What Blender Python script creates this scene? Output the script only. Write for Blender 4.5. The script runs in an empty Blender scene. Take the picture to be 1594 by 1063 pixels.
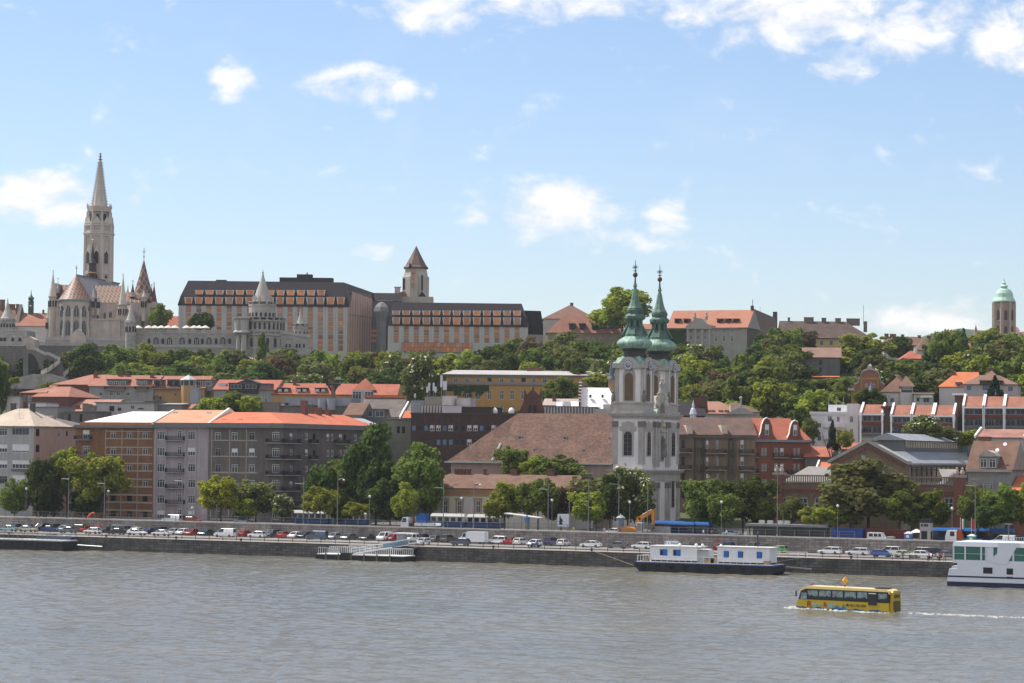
import bpy,bmesh,math,random
from mathutils import Vector,Matrix,noise
R=math.radians
sc=bpy.context.scene
col=sc.collection
rng=random.Random(7)

# ------------------------------------------------------------------ camera
F,CX,CY=3900.0,797.0,531.5           # focal length and centre in photo pixels (1594 x 1063)
TH,PITCH,ROLL,CAMZ=R(25),math.atan2(705-531.5,3900),R(0.65),22.0
EYE=Vector((0,0,CAMZ))
CR=Matrix.Rotation(TH,3,'Z')@Matrix.Rotation(math.pi/2+PITCH,3,'X')@Matrix.Rotation(ROLL,3,'Z')
FW=Vector((-math.sin(TH),math.cos(TH),0))
RT=Vector((math.cos(TH),math.sin(TH),0))
cd=bpy.data.cameras.new('camera');cam=bpy.data.objects.new('camera',cd);col.objects.link(cam)
cd.sensor_width=36;cd.lens=36*F/1594;cd.clip_start=1;cd.clip_end=20000
cam.matrix_world=Matrix.Translation(EYE)@CR.to_4x4()
sc.camera=cam

# ------------------------------------------------------------------ light
SUN_EL,SUN_LEFT=R(56),R(62)            # height, and how far left of the view direction
h=FW*math.cos(SUN_LEFT)-RT*math.sin(SUN_LEFT)
SUN=Vector((h.x*math.cos(SUN_EL),h.y*math.cos(SUN_EL),math.sin(SUN_EL)))
sl=bpy.data.lights.new('sun','SUN');sl.energy=4.6;sl.angle=R(0.5);sl.color=(1,0.95,0.87)
so=bpy.data.objects.new('sun',sl);col.objects.link(so)
so.rotation_euler=SUN.to_track_quat('Z','Y').to_euler()
sc.view_settings.view_transform='Standard';sc.view_settings.look='None'
sc.view_settings.gamma=1;sc.view_settings.use_curve_mapping=False
sc.view_settings.exposure=0.5

def ray(px,py):
    v=CR@Vector(((px-CX)/F,-(py-CY)/F,-1));return v/v.dot(FW)
def P(px,py,d):return EYE+ray(px,py)*d
def PV(px,py,v):
    r=ray(px,py);return EYE+r*(v/r.y)
def PZ(px,py,z):
    r=ray(px,py);return EYE+r*((z-CAMZ)/r.z)
def depth(p):return(Vector(p)-EYE).dot(FW)
def proj(p):
    q=CR.transposed()@(Vector(p)-EYE);return CX-F*q.x/q.z,CY+F*q.y/q.z

# ------------------------------------------------------------------ sky
w=bpy.data.worlds.new('World');sc.world=w;w.use_nodes=True
nt=w.node_tree;N=nt.nodes;L=nt.links
for n in list(N):N.remove(n)
def node(t,**k):
    n=N.new(t)
    for a,b in k.items():setattr(n,a,b)
    return n
def mth(op,a,b=None,c=None,clamp=False):
    n=node('ShaderNodeMath',operation=op,use_clamp=clamp)
    for i,x in enumerate((a,b,c)):
        if x is None:continue
        if hasattr(x,'links'):L.new(x,n.inputs[i])
        else:n.inputs[i].default_value=x
    return n.outputs[0]
sky=node('ShaderNodeTexSky',sky_type='NISHITA',sun_disc=False,sun_elevation=SUN_EL,
           sun_rotation=math.atan2(SUN.x,SUN.y),altitude=120,air_density=1.0,dust_density=0.6,ozone_density=2.6)
tc=node('ShaderNodeTexCoord')
def vecdot(sock,v):
    n=node('ShaderNodeVectorMath',operation='DOT_PRODUCT');L.new(sock,n.inputs[0]);n.inputs[1].default_value=v
    return n.outputs['Value']
dirv=tc.outputs['Generated']
fx=vecdot(dirv,RT);fy=vecdot(dirv,FW);fz=vecdot(dirv,(0,0,1))
az=mth('DIVIDE',fx,fy);el=mth('DIVIDE',fz,fy)         # compass bearing and height of a sky direction
cmb=node('ShaderNodeCombineXYZ');L.new(az,cmb.inputs[0]);L.new(el,cmb.inputs[1])
def ntex(scale,detail,rough,src=None,dist=0.0):
    n=node('ShaderNodeTexNoise');n.inputs['Scale'].default_value=scale;n.inputs['Detail'].default_value=detail
    n.inputs['Roughness'].default_value=rough;n.inputs['Distortion'].default_value=dist
    L.new(src or cmb.outputs[0],n.inputs['Vector']);return n.outputs['Fac']
mp=node('ShaderNodeMapping');mp.inputs['Scale'].default_value=(1,1.5,1);L.new(cmb.outputs[0],mp.inputs[0])
n1=ntex(38,9,0.58,mp.outputs[0],0.4);n2=ntex(110,6,0.6,mp.outputs[0])
wisp=ntex(16,8,0.62,mp.outputs[0],0.8)
# cumulus seen that day: bearing, height, half-width, half-height (photo pixels turned to slopes), density
CL=[(65,308,92,40,1.2),(175,316,55,14,.62),(365,122,36,30,.66),(360,150,30,12,.5),(556,130,78,28,1.02),(590,175,24,14,.35),(672,135,14,22,.5),
      (580,391,36,12,.8),(850,324,104,42,1.12),(785,340,60,16,.75),(935,372,64,20,.75),(1038,338,34,26,.95),(1010,378,50,14,.55),(1030,228,18,10,.4),
      (1440,217,30,10,.55),(1390,497,70,22,1.0),(1480,490,66,26,1.1),(1560,505,60,14,.7),(1560,65,46,46,1.0),(1590,100,50,18,.7),
      (1240,14,180,56,1.1),(1400,50,66,42,.95),(1310,95,45,30,.9),(1060,5,160,34,.8),(880,2,200,30,.9),(700,8,130,34,.85),(740,100,22,8,.35),
      (820,100,18,12,.3),(1520,10,110,36,.7),(720,400,30,10,.35),(960,185,20,10,.25),(150,10,20,10,.0)]
tot=None
for(px,py,rx,ry,a)in CL:
    r=ray(px,py);x0=r.dot(RT);y0=r.z
    dx=mth('DIVIDE',mth('SUBTRACT',az,x0),rx/F);dy=mth('DIVIDE',mth('SUBTRACT',el,y0),ry/F)
    rr=mth('ADD',mth('MULTIPLY',dx,dx),mth('MULTIPLY',dy,dy))
    g=mth('MULTIPLY',mth('SUBTRACT',1.0,mth('MULTIPLY',rr,0.42),clamp=True),a)
    tot=g if tot is None else mth('MAXIMUM',tot,g)
f=mth('ADD',tot,mth('ADD',mth('MULTIPLY',mth('SUBTRACT',n1,0.5),3.0),mth('MULTIPLY',mth('SUBTRACT',n2,0.5),0.95)))
mr=node('ShaderNodeMapRange',interpolation_type='SMOOTHSTEP');L.new(f,mr.inputs[0])
mr.inputs[1].default_value=0.22;mr.inputs[2].default_value=1.3
thin=node('ShaderNodeMapRange',interpolation_type='SMOOTHSTEP');L.new(wisp,thin.inputs[0])
thin.inputs[1].default_value=0.5;thin.inputs[2].default_value=0.85;thin.inputs[4].default_value=0.10
dens=mth('MAXIMUM',mr.outputs[0],thin.outputs[0])
# unseen bright cumulus added behind the viewer as neutral fill for the facades
round_=ntex(3.2,7,0.6,dirv)
rest=node('ShaderNodeMapRange',interpolation_type='SMOOTHSTEP');L.new(round_,rest.inputs[0]);rest.inputs[1].default_value=0.40;rest.inputs[2].default_value=0.56
front=mth('GREATER_THAN',fy,0.25)
dens=mth('ADD',mth('MULTIPLY',dens,front),mth('MULTIPLY',rest.outputs[0],mth('SUBTRACT',1.0,front)))
body=node('ShaderNodeMapRange');L.new(n1,body.inputs[0]);body.inputs[1].default_value=.3;body.inputs[2].default_value=.7
body.inputs[3].default_value=6.6;body.inputs[4].default_value=7.8
ccol=node('ShaderNodeMix',data_type='RGBA',blend_type='MULTIPLY');ccol.inputs[0].default_value=1
ccol.inputs[6].default_value=(1.0,0.985,0.98,1)
cb=node('ShaderNodeCombineColor');[L.new(body.outputs[0],cb.inputs[i])for i in range(3)]
L.new(cb.outputs[0],ccol.inputs[7])
mix=node('ShaderNodeMix',data_type='RGBA');L.new(dens,mix.inputs[0]);tint=node('ShaderNodeVectorMath',operation='MULTIPLY');tint.inputs[1].default_value=(.985,.98,1.05);L.new(sky.outputs[0],tint.inputs[0]);L.new(tint.outputs[0],mix.inputs[6]);L.new(ccol.outputs[2],mix.inputs[7])
bg=node('ShaderNodeBackground');bg.inputs[1].default_value=0.103;L.new(mix.outputs[2],bg.inputs[0])
wo=node('ShaderNodeOutputWorld');L.new(bg.outputs[0],wo.inputs[0])

# ------------------------------------------------------------------ materials
MATS={}
def M(name,c=(.5,.5,.5),rough=.85,var=.18,scale=.6,fine=.0,streak=0.0,metal=0.0,spec=.3,bump=0.0,brick=None,tile=None,course=None):
    """One procedural material: base colour varied by coarse and fine noise, with rain streaks, bricks or roof tiles where asked."""
    if name in MATS:return MATS[name]
    m=bpy.data.materials.new(name);m.use_nodes=True;t=m.node_tree;b=t.nodes['Principled BSDF']
    b.inputs['Roughness'].default_value=rough;b.inputs['Metallic'].default_value=metal
    b.inputs['Specular IOR Level'].default_value=spec
    co=t.nodes.new('ShaderNodeTexCoord').outputs['Object']
    def nz(s,det=3,vec=None):
        n=t.nodes.new('ShaderNodeTexNoise');n.inputs['Scale'].default_value=s;n.inputs['Detail'].default_value=det
        t.links.new(vec or co,n.inputs['Vector']);return n.outputs['Fac']
    def scaled(fac,lo,hi):
        r_=t.nodes.new('ShaderNodeMapRange');t.links.new(fac,r_.inputs[0]);r_.inputs[1].default_value=.25;r_.inputs[2].default_value=.75
        r_.inputs[3].default_value=lo;r_.inputs[4].default_value=hi;return r_.outputs[0]
    def mul(a,fac):
        n=t.nodes.new('ShaderNodeVectorMath');n.operation='SCALE'
        t.links.new(a,n.inputs[0]);t.links.new(fac,n.inputs[3]);return n.outputs[0]
    rgb=t.nodes.new('ShaderNodeRGB');rgb.outputs[0].default_value=(*c,1);cur=rgb.outputs[0]
    if brick:
        bw,bh,c2=brick
        n=t.nodes.new('ShaderNodeTexVoronoi');n.inputs['Scale'].default_value=1
        mpn=t.nodes.new('ShaderNodeMapping');mpn.inputs['Scale'].default_value=(1/bw,1/bw,1/bh)
        t.links.new(co,mpn.inputs[0]);t.links.new(mpn.outputs[0],n.inputs['Vector'])
        sp=t.nodes.new('ShaderNodeSeparateColor');t.links.new(n.outputs['Color'],sp.inputs[0])
        mx=t.nodes.new('ShaderNodeMix');mx.data_type='RGBA';t.links.new(sp.outputs[0],mx.inputs[0])
        t.links.new(cur,mx.inputs[6]);mx.inputs[7].default_value=(*c2,1);cur=mx.outputs[2]
    if course:                                                      # ashlar courses with mortar joints, seen on the long faces
        bw,bh,c2,cm=course;sx=t.nodes.new('ShaderNodeSeparateXYZ');cx=t.nodes.new('ShaderNodeCombineXYZ');t.links.new(co,sx.inputs[0])
        t.links.new(sx.outputs[0],cx.inputs[0]);t.links.new(sx.outputs[2],cx.inputs[1]);n=t.nodes.new('ShaderNodeTexBrick');t.links.new(cx.outputs[0],n.inputs['Vector'])
        for k_,v_ in(('Scale',1),('Mortar Size',.045),('Brick Width',bw),('Row Height',bh),('Mortar Smooth',.3),('Bias',-.1)):n.inputs[k_].default_value=v_
        n.inputs['Color1'].default_value=(*c,1);n.inputs['Color2'].default_value=(*c2,1);n.inputs['Mortar'].default_value=(*cm,1);cur=n.outputs['Color']
    if var:cur=mul(cur,scaled(nz(scale,4),1-var,1+var))
    if fine:cur=mul(cur,scaled(nz(scale*9,3),1-fine,1+fine))
    if streak:
        mpn=t.nodes.new('ShaderNodeMapping');mpn.inputs['Scale'].default_value=(1.6,1.6,.12);t.links.new(co,mpn.inputs[0])
        cur=mul(cur,scaled(nz(1,4,mpn.outputs[0]),1-streak,1+streak*.4))
    if tile:
        mpn=t.nodes.new('ShaderNodeMapping');mpn.inputs['Scale'].default_value=(.25,.25,1);t.links.new(co,mpn.inputs[0])
        wv=t.nodes.new('ShaderNodeTexWave');wv.bands_direction='Z';wv.inputs['Scale'].default_value=tile;wv.inputs['Distortion'].default_value=.6
        t.links.new(mpn.outputs[0],wv.inputs['Vector'])
        cur=mul(cur,scaled(wv.outputs['Fac'],.86,1.08))
    t.links.new(cur,b.inputs['Base Color'])
    if bump:
        bp=t.nodes.new('ShaderNodeBump');bp.inputs['Strength'].default_value=bump;bp.inputs['Distance'].default_value=.1
        t.links.new(nz(scale*7,4),bp.inputs['Height']);t.links.new(bp.outputs[0],b.inputs['Normal'])
    MATS[name]=m;return m
def glassy(name,c,rough=.1,spec=.22):
    return M(name,c,rough=rough,var=.25,scale=.35,spec=spec)
GL=glassy('window_glass',(.05,.06,.075));GLB=glassy('window_glass_blue',(.13,.20,.34));GLD=glassy('window_dark',(.02,.02,.024),.25)
FRW=M('frame_white',(.55,.55,.53),.6,.08);FRG=M('frame_grey',(.3,.3,.3),.6,.1);FRD=M('frame_dark',(.06,.055,.05),.6,.1)
BLIND=M('roller_blind',(.62,.62,.62),.7,.1);COPPER=M('green_copper',(.25,.385,.315),.6,.4,.45,.25,.5);COPD=M('dark_copper',(.065,.11,.09),.7,.35,.7,.1,.3)
IRON=M('dark_iron',(.035,.035,.038),.6,.1);STEEL=M('grey_steel',(.20,.205,.21),.45,.1,metal=.4);WHITE=M('white_paint',(.78,.78,.78),.45,.05)
CONC=M('grey_concrete',(.34,.34,.32),.9,.15,.4,.08,.2);BRICKCH=M('chimney_brick',(.16,.085,.065),.9,.25,1.2)
RUBBER=M('black_rubber',(.02,.02,.02),.8,.05);ASPH=M('asphalt',(.06,.06,.06),.95,.2,.08)

# ------------------------------------------------------------------ mesh builder
class MB:
    def __init__(s):s.v=[];s.f=[];s.m=[];s.T=None
    def poly(s,pts,m=0):
        i=len(s.v)
        for p in pts:s.v.append(tuple(s.T@Vector(p))if s.T else tuple(p))
        s.f.append(tuple(range(i,i+len(pts))));s.m.append(m)
    def box(s,x0,x1,y0,y1,z0,z1,m=0,top=None):
        """top = (dx, dy): how much each side draws in at the top."""
        a,b=top or(0,0)
        lo=[(x0,y0,z0),(x1,y0,z0),(x1,y1,z0),(x0,y1,z0)]
        hi=[(x0+a,y0+b,z1),(x1-a,y0+b,z1),(x1-a,y1-b,z1),(x0+a,y1-b,z1)]
        s.poly(lo[::-1],m);s.poly(hi,m)
        for i in range(4):
            j=(i+1)%4;s.poly([lo[i],lo[j],hi[j],hi[i]],m)
        return s
    def prism(s,pts,y0,y1,m=0,mside=None):
        """polygon in the x-z plane (counter-clockwise seen from the front), pushed from y0 back to y1"""
        ms=m if mside is None else mside
        s.poly([(x,y0,z)for x,z in pts],m);s.poly([(x,y1,z)for x,z in reversed(pts)],m)
        n=len(pts)
        for i in range(n):
            (xa,za),(xb,zb)=pts[i],pts[(i+1)%n]
            s.poly([(xb,y0,zb),(xa,y0,za),(xa,y1,za),(xb,y1,zb)],ms)
        return s
    def prismx(s,pts,x0,x1,m=0,mside=None):
        """polygon in the y-z plane pushed along x"""
        T0=s.T;R_=Matrix(((0,1,0,0),(1,0,0,0),(0,0,1,0),(0,0,0,1)))
        s.T=(T0@R_)if T0 else R_
        s.prism(pts,x0,x1,m,mside);s.T=T0;return s
    def lathe(s,prof,n=16,cx=0,cy=0,m=0,ph=0.0,a0=0.0,a1=2*math.pi,mfun=None,sx=1,sy=1):
        full=abs(a1-a0-2*math.pi)<1e-6
        def pt(i,k):
            a=a0+(a1-a0)*i/n+ph;r,z=prof[k]
            return(cx+r*math.cos(a)*sx,cy+r*math.sin(a)*sy,z)
        for k in range(len(prof)-1):
            for i in range(n):
                mm=mfun(i,k)if mfun else m
                if prof[k+1][0]<1e-4:s.poly([pt(i,k),pt(i+1,k),pt(i,k+1)],mm)
                elif prof[k][0]<1e-4:s.poly([pt(i,k),pt(i+1,k+1),pt(i,k+1)],mm)
                else:s.poly([pt(i,k),pt(i+1,k),pt(i+1,k+1),pt(i,k+1)],mm)
        if full and prof[-1][0]>1e-4:s.poly([pt(i,len(prof)-1)for i in range(n)],m)
        return s
    def tube(s,a,b,r0,r1=None,n=6,m=0):
        a,b=Vector(a),Vector(b);r1=r0 if r1 is None else r1;d=(b-a).normalized()
        u=d.orthogonal().normalized();v=d.cross(u)
        A=[a+(u*math.cos(t)+v*math.sin(t))*r0 for t in[2*math.pi*i/n for i in range(n)]]
        B=[b+(u*math.cos(t)+v*math.sin(t))*r1 for t in[2*math.pi*i/n for i in range(n)]]
        for i in range(n):
            j=(i+1)%n;s.poly([A[i],A[j],B[j],B[i]],m)
        s.poly(A[::-1],m);s.poly(B,m);return s
    def ball(s,c,r,m=0,n=8,sz=1):
        k=6;s.lathe([(max(r*math.sin(math.pi*i/k),0),c[2]-r*sz*math.cos(math.pi*i/k))for i in range(k+1)],n,c[0],c[1],m);return s
    def hip(s,x0,x1,y0,y1,z0,z1,hl=None,hr=None,m=0,mg=None,yr=None,thick=.18):
        """ridge along x; hl / hr = how far the ridge draws in at each end (0 = gable)"""
        d=(y1-y0)/2;hl=d if hl is None else hl;hr=d if hr is None else hr
        yr=(y0+y1)/2 if yr is None else yr;mg=m if mg is None else mg
        A,B,C,D=(x0,y0,z0),(x1,y0,z0),(x1,y1,z0),(x0,y1,z0)
        E,G=(x0+hl,yr,z1),(x1-hr,yr,z1)
        dn=lambda p:(p[0],p[1],p[2]-thick)
        s.poly([A,B,G,E],m);s.poly([C,D,E,G],m);s.poly([D,A,E],m if hl>.05 else mg);s.poly([B,C,G],m if hr>.05 else mg)
        s.poly([dn(A),dn(D),dn(C),dn(B)],m)
        for p,q in((A,B),(B,C),(C,D),(D,A)):s.poly([dn(p),dn(q),q,p],m)
        return s
    def build(s,name,mats,parent=None,loc=None,rz=0,smooth=False):
        me=bpy.data.meshes.new(name);me.from_pydata(s.v,[],s.f)
        for k in(mats if isinstance(mats,(list,tuple))else[mats]):me.materials.append(k)
        me.polygons.foreach_set('material_index',s.m)
        if smooth:me.polygons.foreach_set('use_smooth',[True]*len(me.polygons))
        me.update()
        o=bpy.data.objects.new(name,me);col.objects.link(o)
        if parent:o.parent=parent
        if loc is not None:o.location=loc
        if rz:o.rotation_euler.z=rz
        return o

def tag(o,label=None,cat=None,group=None,kind=None):
    for k,v in(('label',label),('category',cat),('group',group),('kind',kind)):
        if v:o[k]=v
    return o
def thing(name,label,cat,loc=(0,0,0),rz=0,group=None):
    o=bpy.data.objects.new(name,None);col.objects.link(o);o.location=loc;o.rotation_euler.z=rz;o.empty_display_size=.5
    return tag(o,label,cat,group)
def kids(o):return[c for c in bpy.data.objects if c.parent is o]if not hasattr(o,'children')else list(o.children)
def copy_tree(o,parent=None):
    c=o.copy();col.objects.link(c);c.parent=parent
    for ch in list(o.children):copy_tree(ch,c)
    return c
def slot(o,i,m):
    o.material_slots[i].link='OBJECT';o.material_slots[i].material=m

# ------------------------------------------------------------------ ground height
PROF=[(-9e9,5),(548,5),(600,14),(640,22),(680,31),(720,38),(760,44),(800,49),(850,54.5),(900,58),(1150,68),(1500,60),(2200,20),(9e9,20)]
def ground(x,y):
    for(a,za),(b,zb)in zip(PROF,PROF[1:]):
        if a<=y<b:return za+(zb-za)*(y-a)/(b-a)if a>-1e9 and b<1e9 else za if a<-1e9 else zb
    return 20
# ------------------------------------------------------------------ water, quay, ground
def water():
    m=bpy.data.materials.new('river_water');m.use_nodes=True;t=m.node_tree;b=t.nodes['Principled BSDF']
    b.inputs['Roughness'].default_value=.12;b.inputs['IOR'].default_value=1.33;b.inputs['Specular IOR Level'].default_value=.5
    co=t.nodes.new('ShaderNodeTexCoord').outputs['Object']
    def nz(sc_,det,rough=.55,rot=25,sx=.45,sy=1):
        mpn=t.nodes.new('ShaderNodeMapping');mpn.inputs['Rotation'].default_value=(0,0,R(rot));mpn.inputs['Scale'].default_value=(sx,sy,1)
        t.links.new(co,mpn.inputs[0]);n=t.nodes.new('ShaderNodeTexNoise');n.inputs['Scale'].default_value=sc_;n.inputs['Detail'].default_value=det
        n.inputs['Roughness'].default_value=rough;t.links.new(mpn.outputs[0],n.inputs['Vector']);return n.outputs['Fac']
    a=nz(.045,5,.6,-20,.35);r_=t.nodes.new('ShaderNodeValToRGB');t.links.new(a,r_.inputs[0])
    r_.color_ramp.elements[0].position=.3;r_.color_ramp.elements[1].position=.7
    r_.color_ramp.elements[0].color=(.175,.155,.112,1);r_.color_ramp.elements[1].color=(.125,.122,.10,1)
    t.links.new(r_.outputs[0],b.inputs['Base Color'])
    prev=None
    for s_,det,st,dist,args in((1.1,4,.6,.35,(.6,20,1,.6)),(3.5,3,.5,.12,(.6,20,1,.6))):
        bp=t.nodes.new('ShaderNodeBump');bp.inputs['Strength'].default_value=st;bp.inputs['Distance'].default_value=dist
        t.links.new(nz(s_,det,*args),bp.inputs['Height'])
        if prev:t.links.new(prev,bp.inputs['Normal'])
        prev=bp.outputs[0]
    t.links.new(prev,b.inputs['Normal'])
    import numpy as np
    X0,X1,Y0,Y1,st=-330,120,165,453.2,.62;nx,ny=int((X1-X0)/st),int((Y1-Y0)/st)
    gx,gy=np.meshgrid(np.linspace(X0,X1,nx+1),np.linspace(Y0,Y1,ny+1));gz=np.zeros_like(gx);wr=np.random.RandomState(5)
    for k in range(46):                                             # wind chop: many short crossing waves
        lam=1.5*(6.5/1.5)**wr.rand();a=math.radians(62)+wr.randn()*.85;q=2*math.pi/lam;ph=wr.rand()*6.28
        gust=.6+.4*np.sin(gx*wr.uniform(.01,.05)+gy*wr.uniform(.01,.05)+wr.rand()*6.28)
        gz+=.0062*lam**.9*gust*np.sin(q*(gx*math.cos(a)+gy*math.sin(a))+ph+.8*np.sin(gx*.11+gy*.07+k))
    edge=np.minimum(np.minimum(gx-X0,X1-gx),gy-Y0);gz*=np.clip(edge/8,0,1)
    co3=np.stack([gx,gy,gz],-1).reshape(-1,3);i=(np.arange(ny)[:,None]*(nx+1)+np.arange(nx)[None,:]).ravel();fc=np.stack([i,i+1,i+nx+2,i+nx+1],-1)
    ring=[(-2600,-400,0),(2600,-400,0),(2600,453.2,0),(-2600,453.2,0),(X0,Y0,0),(X1,Y0,0),(X1,453.2,0),(X0,453.2,0)];nb=len(co3);fr_=[[nb,nb+1,nb+5,nb+4],[nb+1,nb+2,nb+6,nb+5],[nb+3,nb,nb+4,nb+7]]
    me=bpy.data.meshes.new('river');allv=np.concatenate([co3,np.array(ring)]);allf=np.concatenate([fc,np.array(fr_)]);me.vertices.add(len(allv));me.vertices.foreach_set('co',allv.ravel());me.loops.add(allf.size);me.loops.foreach_set('vertex_index',allf.ravel().astype(np.int32));me.polygons.add(len(allf));me.polygons.foreach_set('loop_start',np.arange(0,allf.size,4,dtype=np.int32));me.polygons.foreach_set('use_smooth',np.ones(len(allf),dtype=bool));me.materials.append(m);me.update(calc_edges=True);me.validate()
    o=bpy.data.objects.new('river',me);col.objects.link(o);tag(o,kind='structure')
water()
QV,WV,QZ,RZ=453.0,483.0,2.75,5.0        # quay edge, retaining wall, quay level, upper road level
STONEQ=M('quay_stone',(.13,.125,.12),.9,.3,.25,.15,.35,course=(1.5,.55,(.07,.067,.064),(.045,.043,.042)))
STONEW=M('embankment_stone',(.32,.285,.26),.9,.26,.22,.15,.35,course=(1.5,.52,(.20,.175,.165),(.13,.115,.105)))
PAVEQ=M('quay_coping',(.46,.37,.32),.9,.15,.5)
mb=MB();mb.box(-1500,1500,QV,QV+1.4,-4,QZ+.12,0)
mb.box(-1500,1500,QV+.0,QV+1.4,QZ+.121,QZ+.16,1)
tag(mb.build('quay_wall',[STONEQ,PAVEQ]),'long dark stone quay wall rising straight from the river','quay wall')
mb=MB();mb.poly([(-1500,QV+1.4,QZ),(1500,QV+1.4,QZ),(1500,WV+.1,QZ),(-1500,WV+.1,QZ)])
tag(mb.build('quay_road',M('quay_asphalt',(.20,.19,.18),.95,.15,.12)),kind='structure')
mb=MB()
for i in range(-60,40):mb.box(i*9,i*9+3.5,QV+12.0,QV+12.12,QZ+.004,QZ+.008)
tag(mb.build('road_marking',WHITE),kind='structure')
mb=MB();mb.box(-1500,1500,WV,WV+.7,1,RZ+.55,0);mb.box(-1500,1500,WV-.12,WV+.82,RZ+.551,RZ+.78,1)
tag(mb.build('retaining_wall',[STONEW,M('wall_coping',(.48,.44,.40),.9,.15,.6)]),'grey stone retaining wall between the quay car park and the upper road','wall')
GRASS=M('hill_soil',(.06,.075,.03),1,.35,.05,.2)
mb=MB()
xs=[-2600,-1600,-1000]+[x for x in range(-800,401,25)]+[600,1000,2000,2600]
ys=[WV+.7,500,548]+[y for y in range(570,901,15)]+[1000,1150,1300,1500,1800,2200,3000,4200]
for i in range(len(xs)-1):
    for j in range(len(ys)-1):
        q=[(xs[i],ys[j]),(xs[i+1],ys[j]),(xs[i+1],ys[j+1]),(xs[i],ys[j+1])]
        mb.poly([(x,y,ground(x,y)+(1.2*noise.noise((x*.02,y*.02,0))if 560<y<1000 else 0)-.02)for x,y in q],1 if ys[j]<547 else 0)
tag(mb.build('ground',[GRASS,M('street_paving',(.13,.125,.12),.95,.2,.1)],smooth=False),kind='structure')
mb=MB();mb.poly([(-1500,WV+4,RZ+.004),(1500,WV+4,RZ+.004),(1500,WV+17,RZ+.004),(-1500,WV+17,RZ+.004)])
tag(mb.build('road',ASPH),kind='structure')
# far hill behind the right end of the ridge
FOREST=M('far_forest',(.045,.07,.03),1,.5,.012,.4)
mb=MB();c0=P(1640,600,3200);nx,ny=60,16
def fh(i,j):
    a=(i/nx-.5)*2;b_=(j/ny-.5)*2;x=c0+RT*a*900+FW*b_*500
    hgt=186*math.exp(-((a+.02)**2)*3.4)*(1-b_*b_)+14*noise.noise((a*9,b_*4,0))+6*noise.noise((a*40,b_*18,3))
    return(x.x,x.y,max(hgt,2)+5)
for i in range(nx):
    for j in range(ny):mb.poly([fh(i,j),fh(i+1,j),fh(i+1,j+1),fh(i,j+1)])
tag(mb.build('hills',FOREST),kind='structure')

# ------------------------------------------------------------------ building kit
WCACHE={}
def win_mesh(style,w,h):
    """window in its opening: origin bottom-left, x right, y inward; returns (frame mesh builder, pane mesh builder)"""
    f,p=MB(),MB();t=min(.13,w*.12);fy0,fy1=.06,.16
    for a in((0,t,0,h),(w-t,w,0,h),(t,w-t,0,t),(t,w-t,h-t,h)):f.box(a[0],a[1],fy0,fy1,a[2],a[3])
    if style in('std','blind','half','open'):
        n=1 if w<1.9 else 2 if w<3.2 else 4
        for i in range(1,n+1):
            x=w*i/(n+1);f.box(x-.05,x+.05,fy0,fy1,t,h-t)
        if h>1.4 and style!='blind':f.box(t,w-t,fy0+.004,fy1-.004,h*.68,h*.68+.08)
    if style=='tall':
        f.box(w/2-.06,w/2+.06,fy0,fy1,t,h-t);f.box(t,w-t,fy0+.004,fy1-.004,h*.6,h*.6+.1)
    if style=='strip':
        n=max(2,round(w/1.0))
        for i in range(1,n):f.box(w*i/n-.05,w*i/n+.05,fy0,fy1,t,h-t)
    p.poly([(t,.13,t),(w-t,.13,t),(w-t,.13,h-t),(t,.13,h-t)],0)
    if style=='blind':p.box(t,w-t,.05,.12,t+h*.12,h-t,1)
    if style=='half':p.box(t,w-t,.05,.12,h*.5,h-t,1)
    if style=='curt':p.box(t,w*.35,.1,.12,t,h-t,1)
    return f,p
WSTY={'std':(FRW,GL),'blind':(FRW,GL),'half':(FRW,GL),'tall':(FRW,GL),'dark':(FRD,GLD),'strip':(FRG,GL),'blue':(FRD,GLB),'curt':(FRW,GL),'grey':(FRG,GL),'open':(FRG,GLD)}
def put_window(parent,T,w,h,style='std',name='window',panes=True):
    key=(style,round(w,1),round(h,1))
    if key not in WCACHE:
        f,p=win_mesh('std' if style in('grey',)else style,key[1],key[2]);fr,gl=WSTY[style]
        fo=f.build('frame',fr);po=p.build('pane',[gl,BLIND])
        WCACHE[key]=(fo.data,po.data);bpy.data.objects.remove(fo);bpy.data.objects.remove(po)
    fm,pm=WCACHE[key]
    o=bpy.data.objects.new(name,fm);col.objects.link(o);o.parent=parent;o.matrix_local=T
    q=bpy.data.objects.new('pane',pm);col.objects.link(q);q.parent=o
    return o

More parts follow.
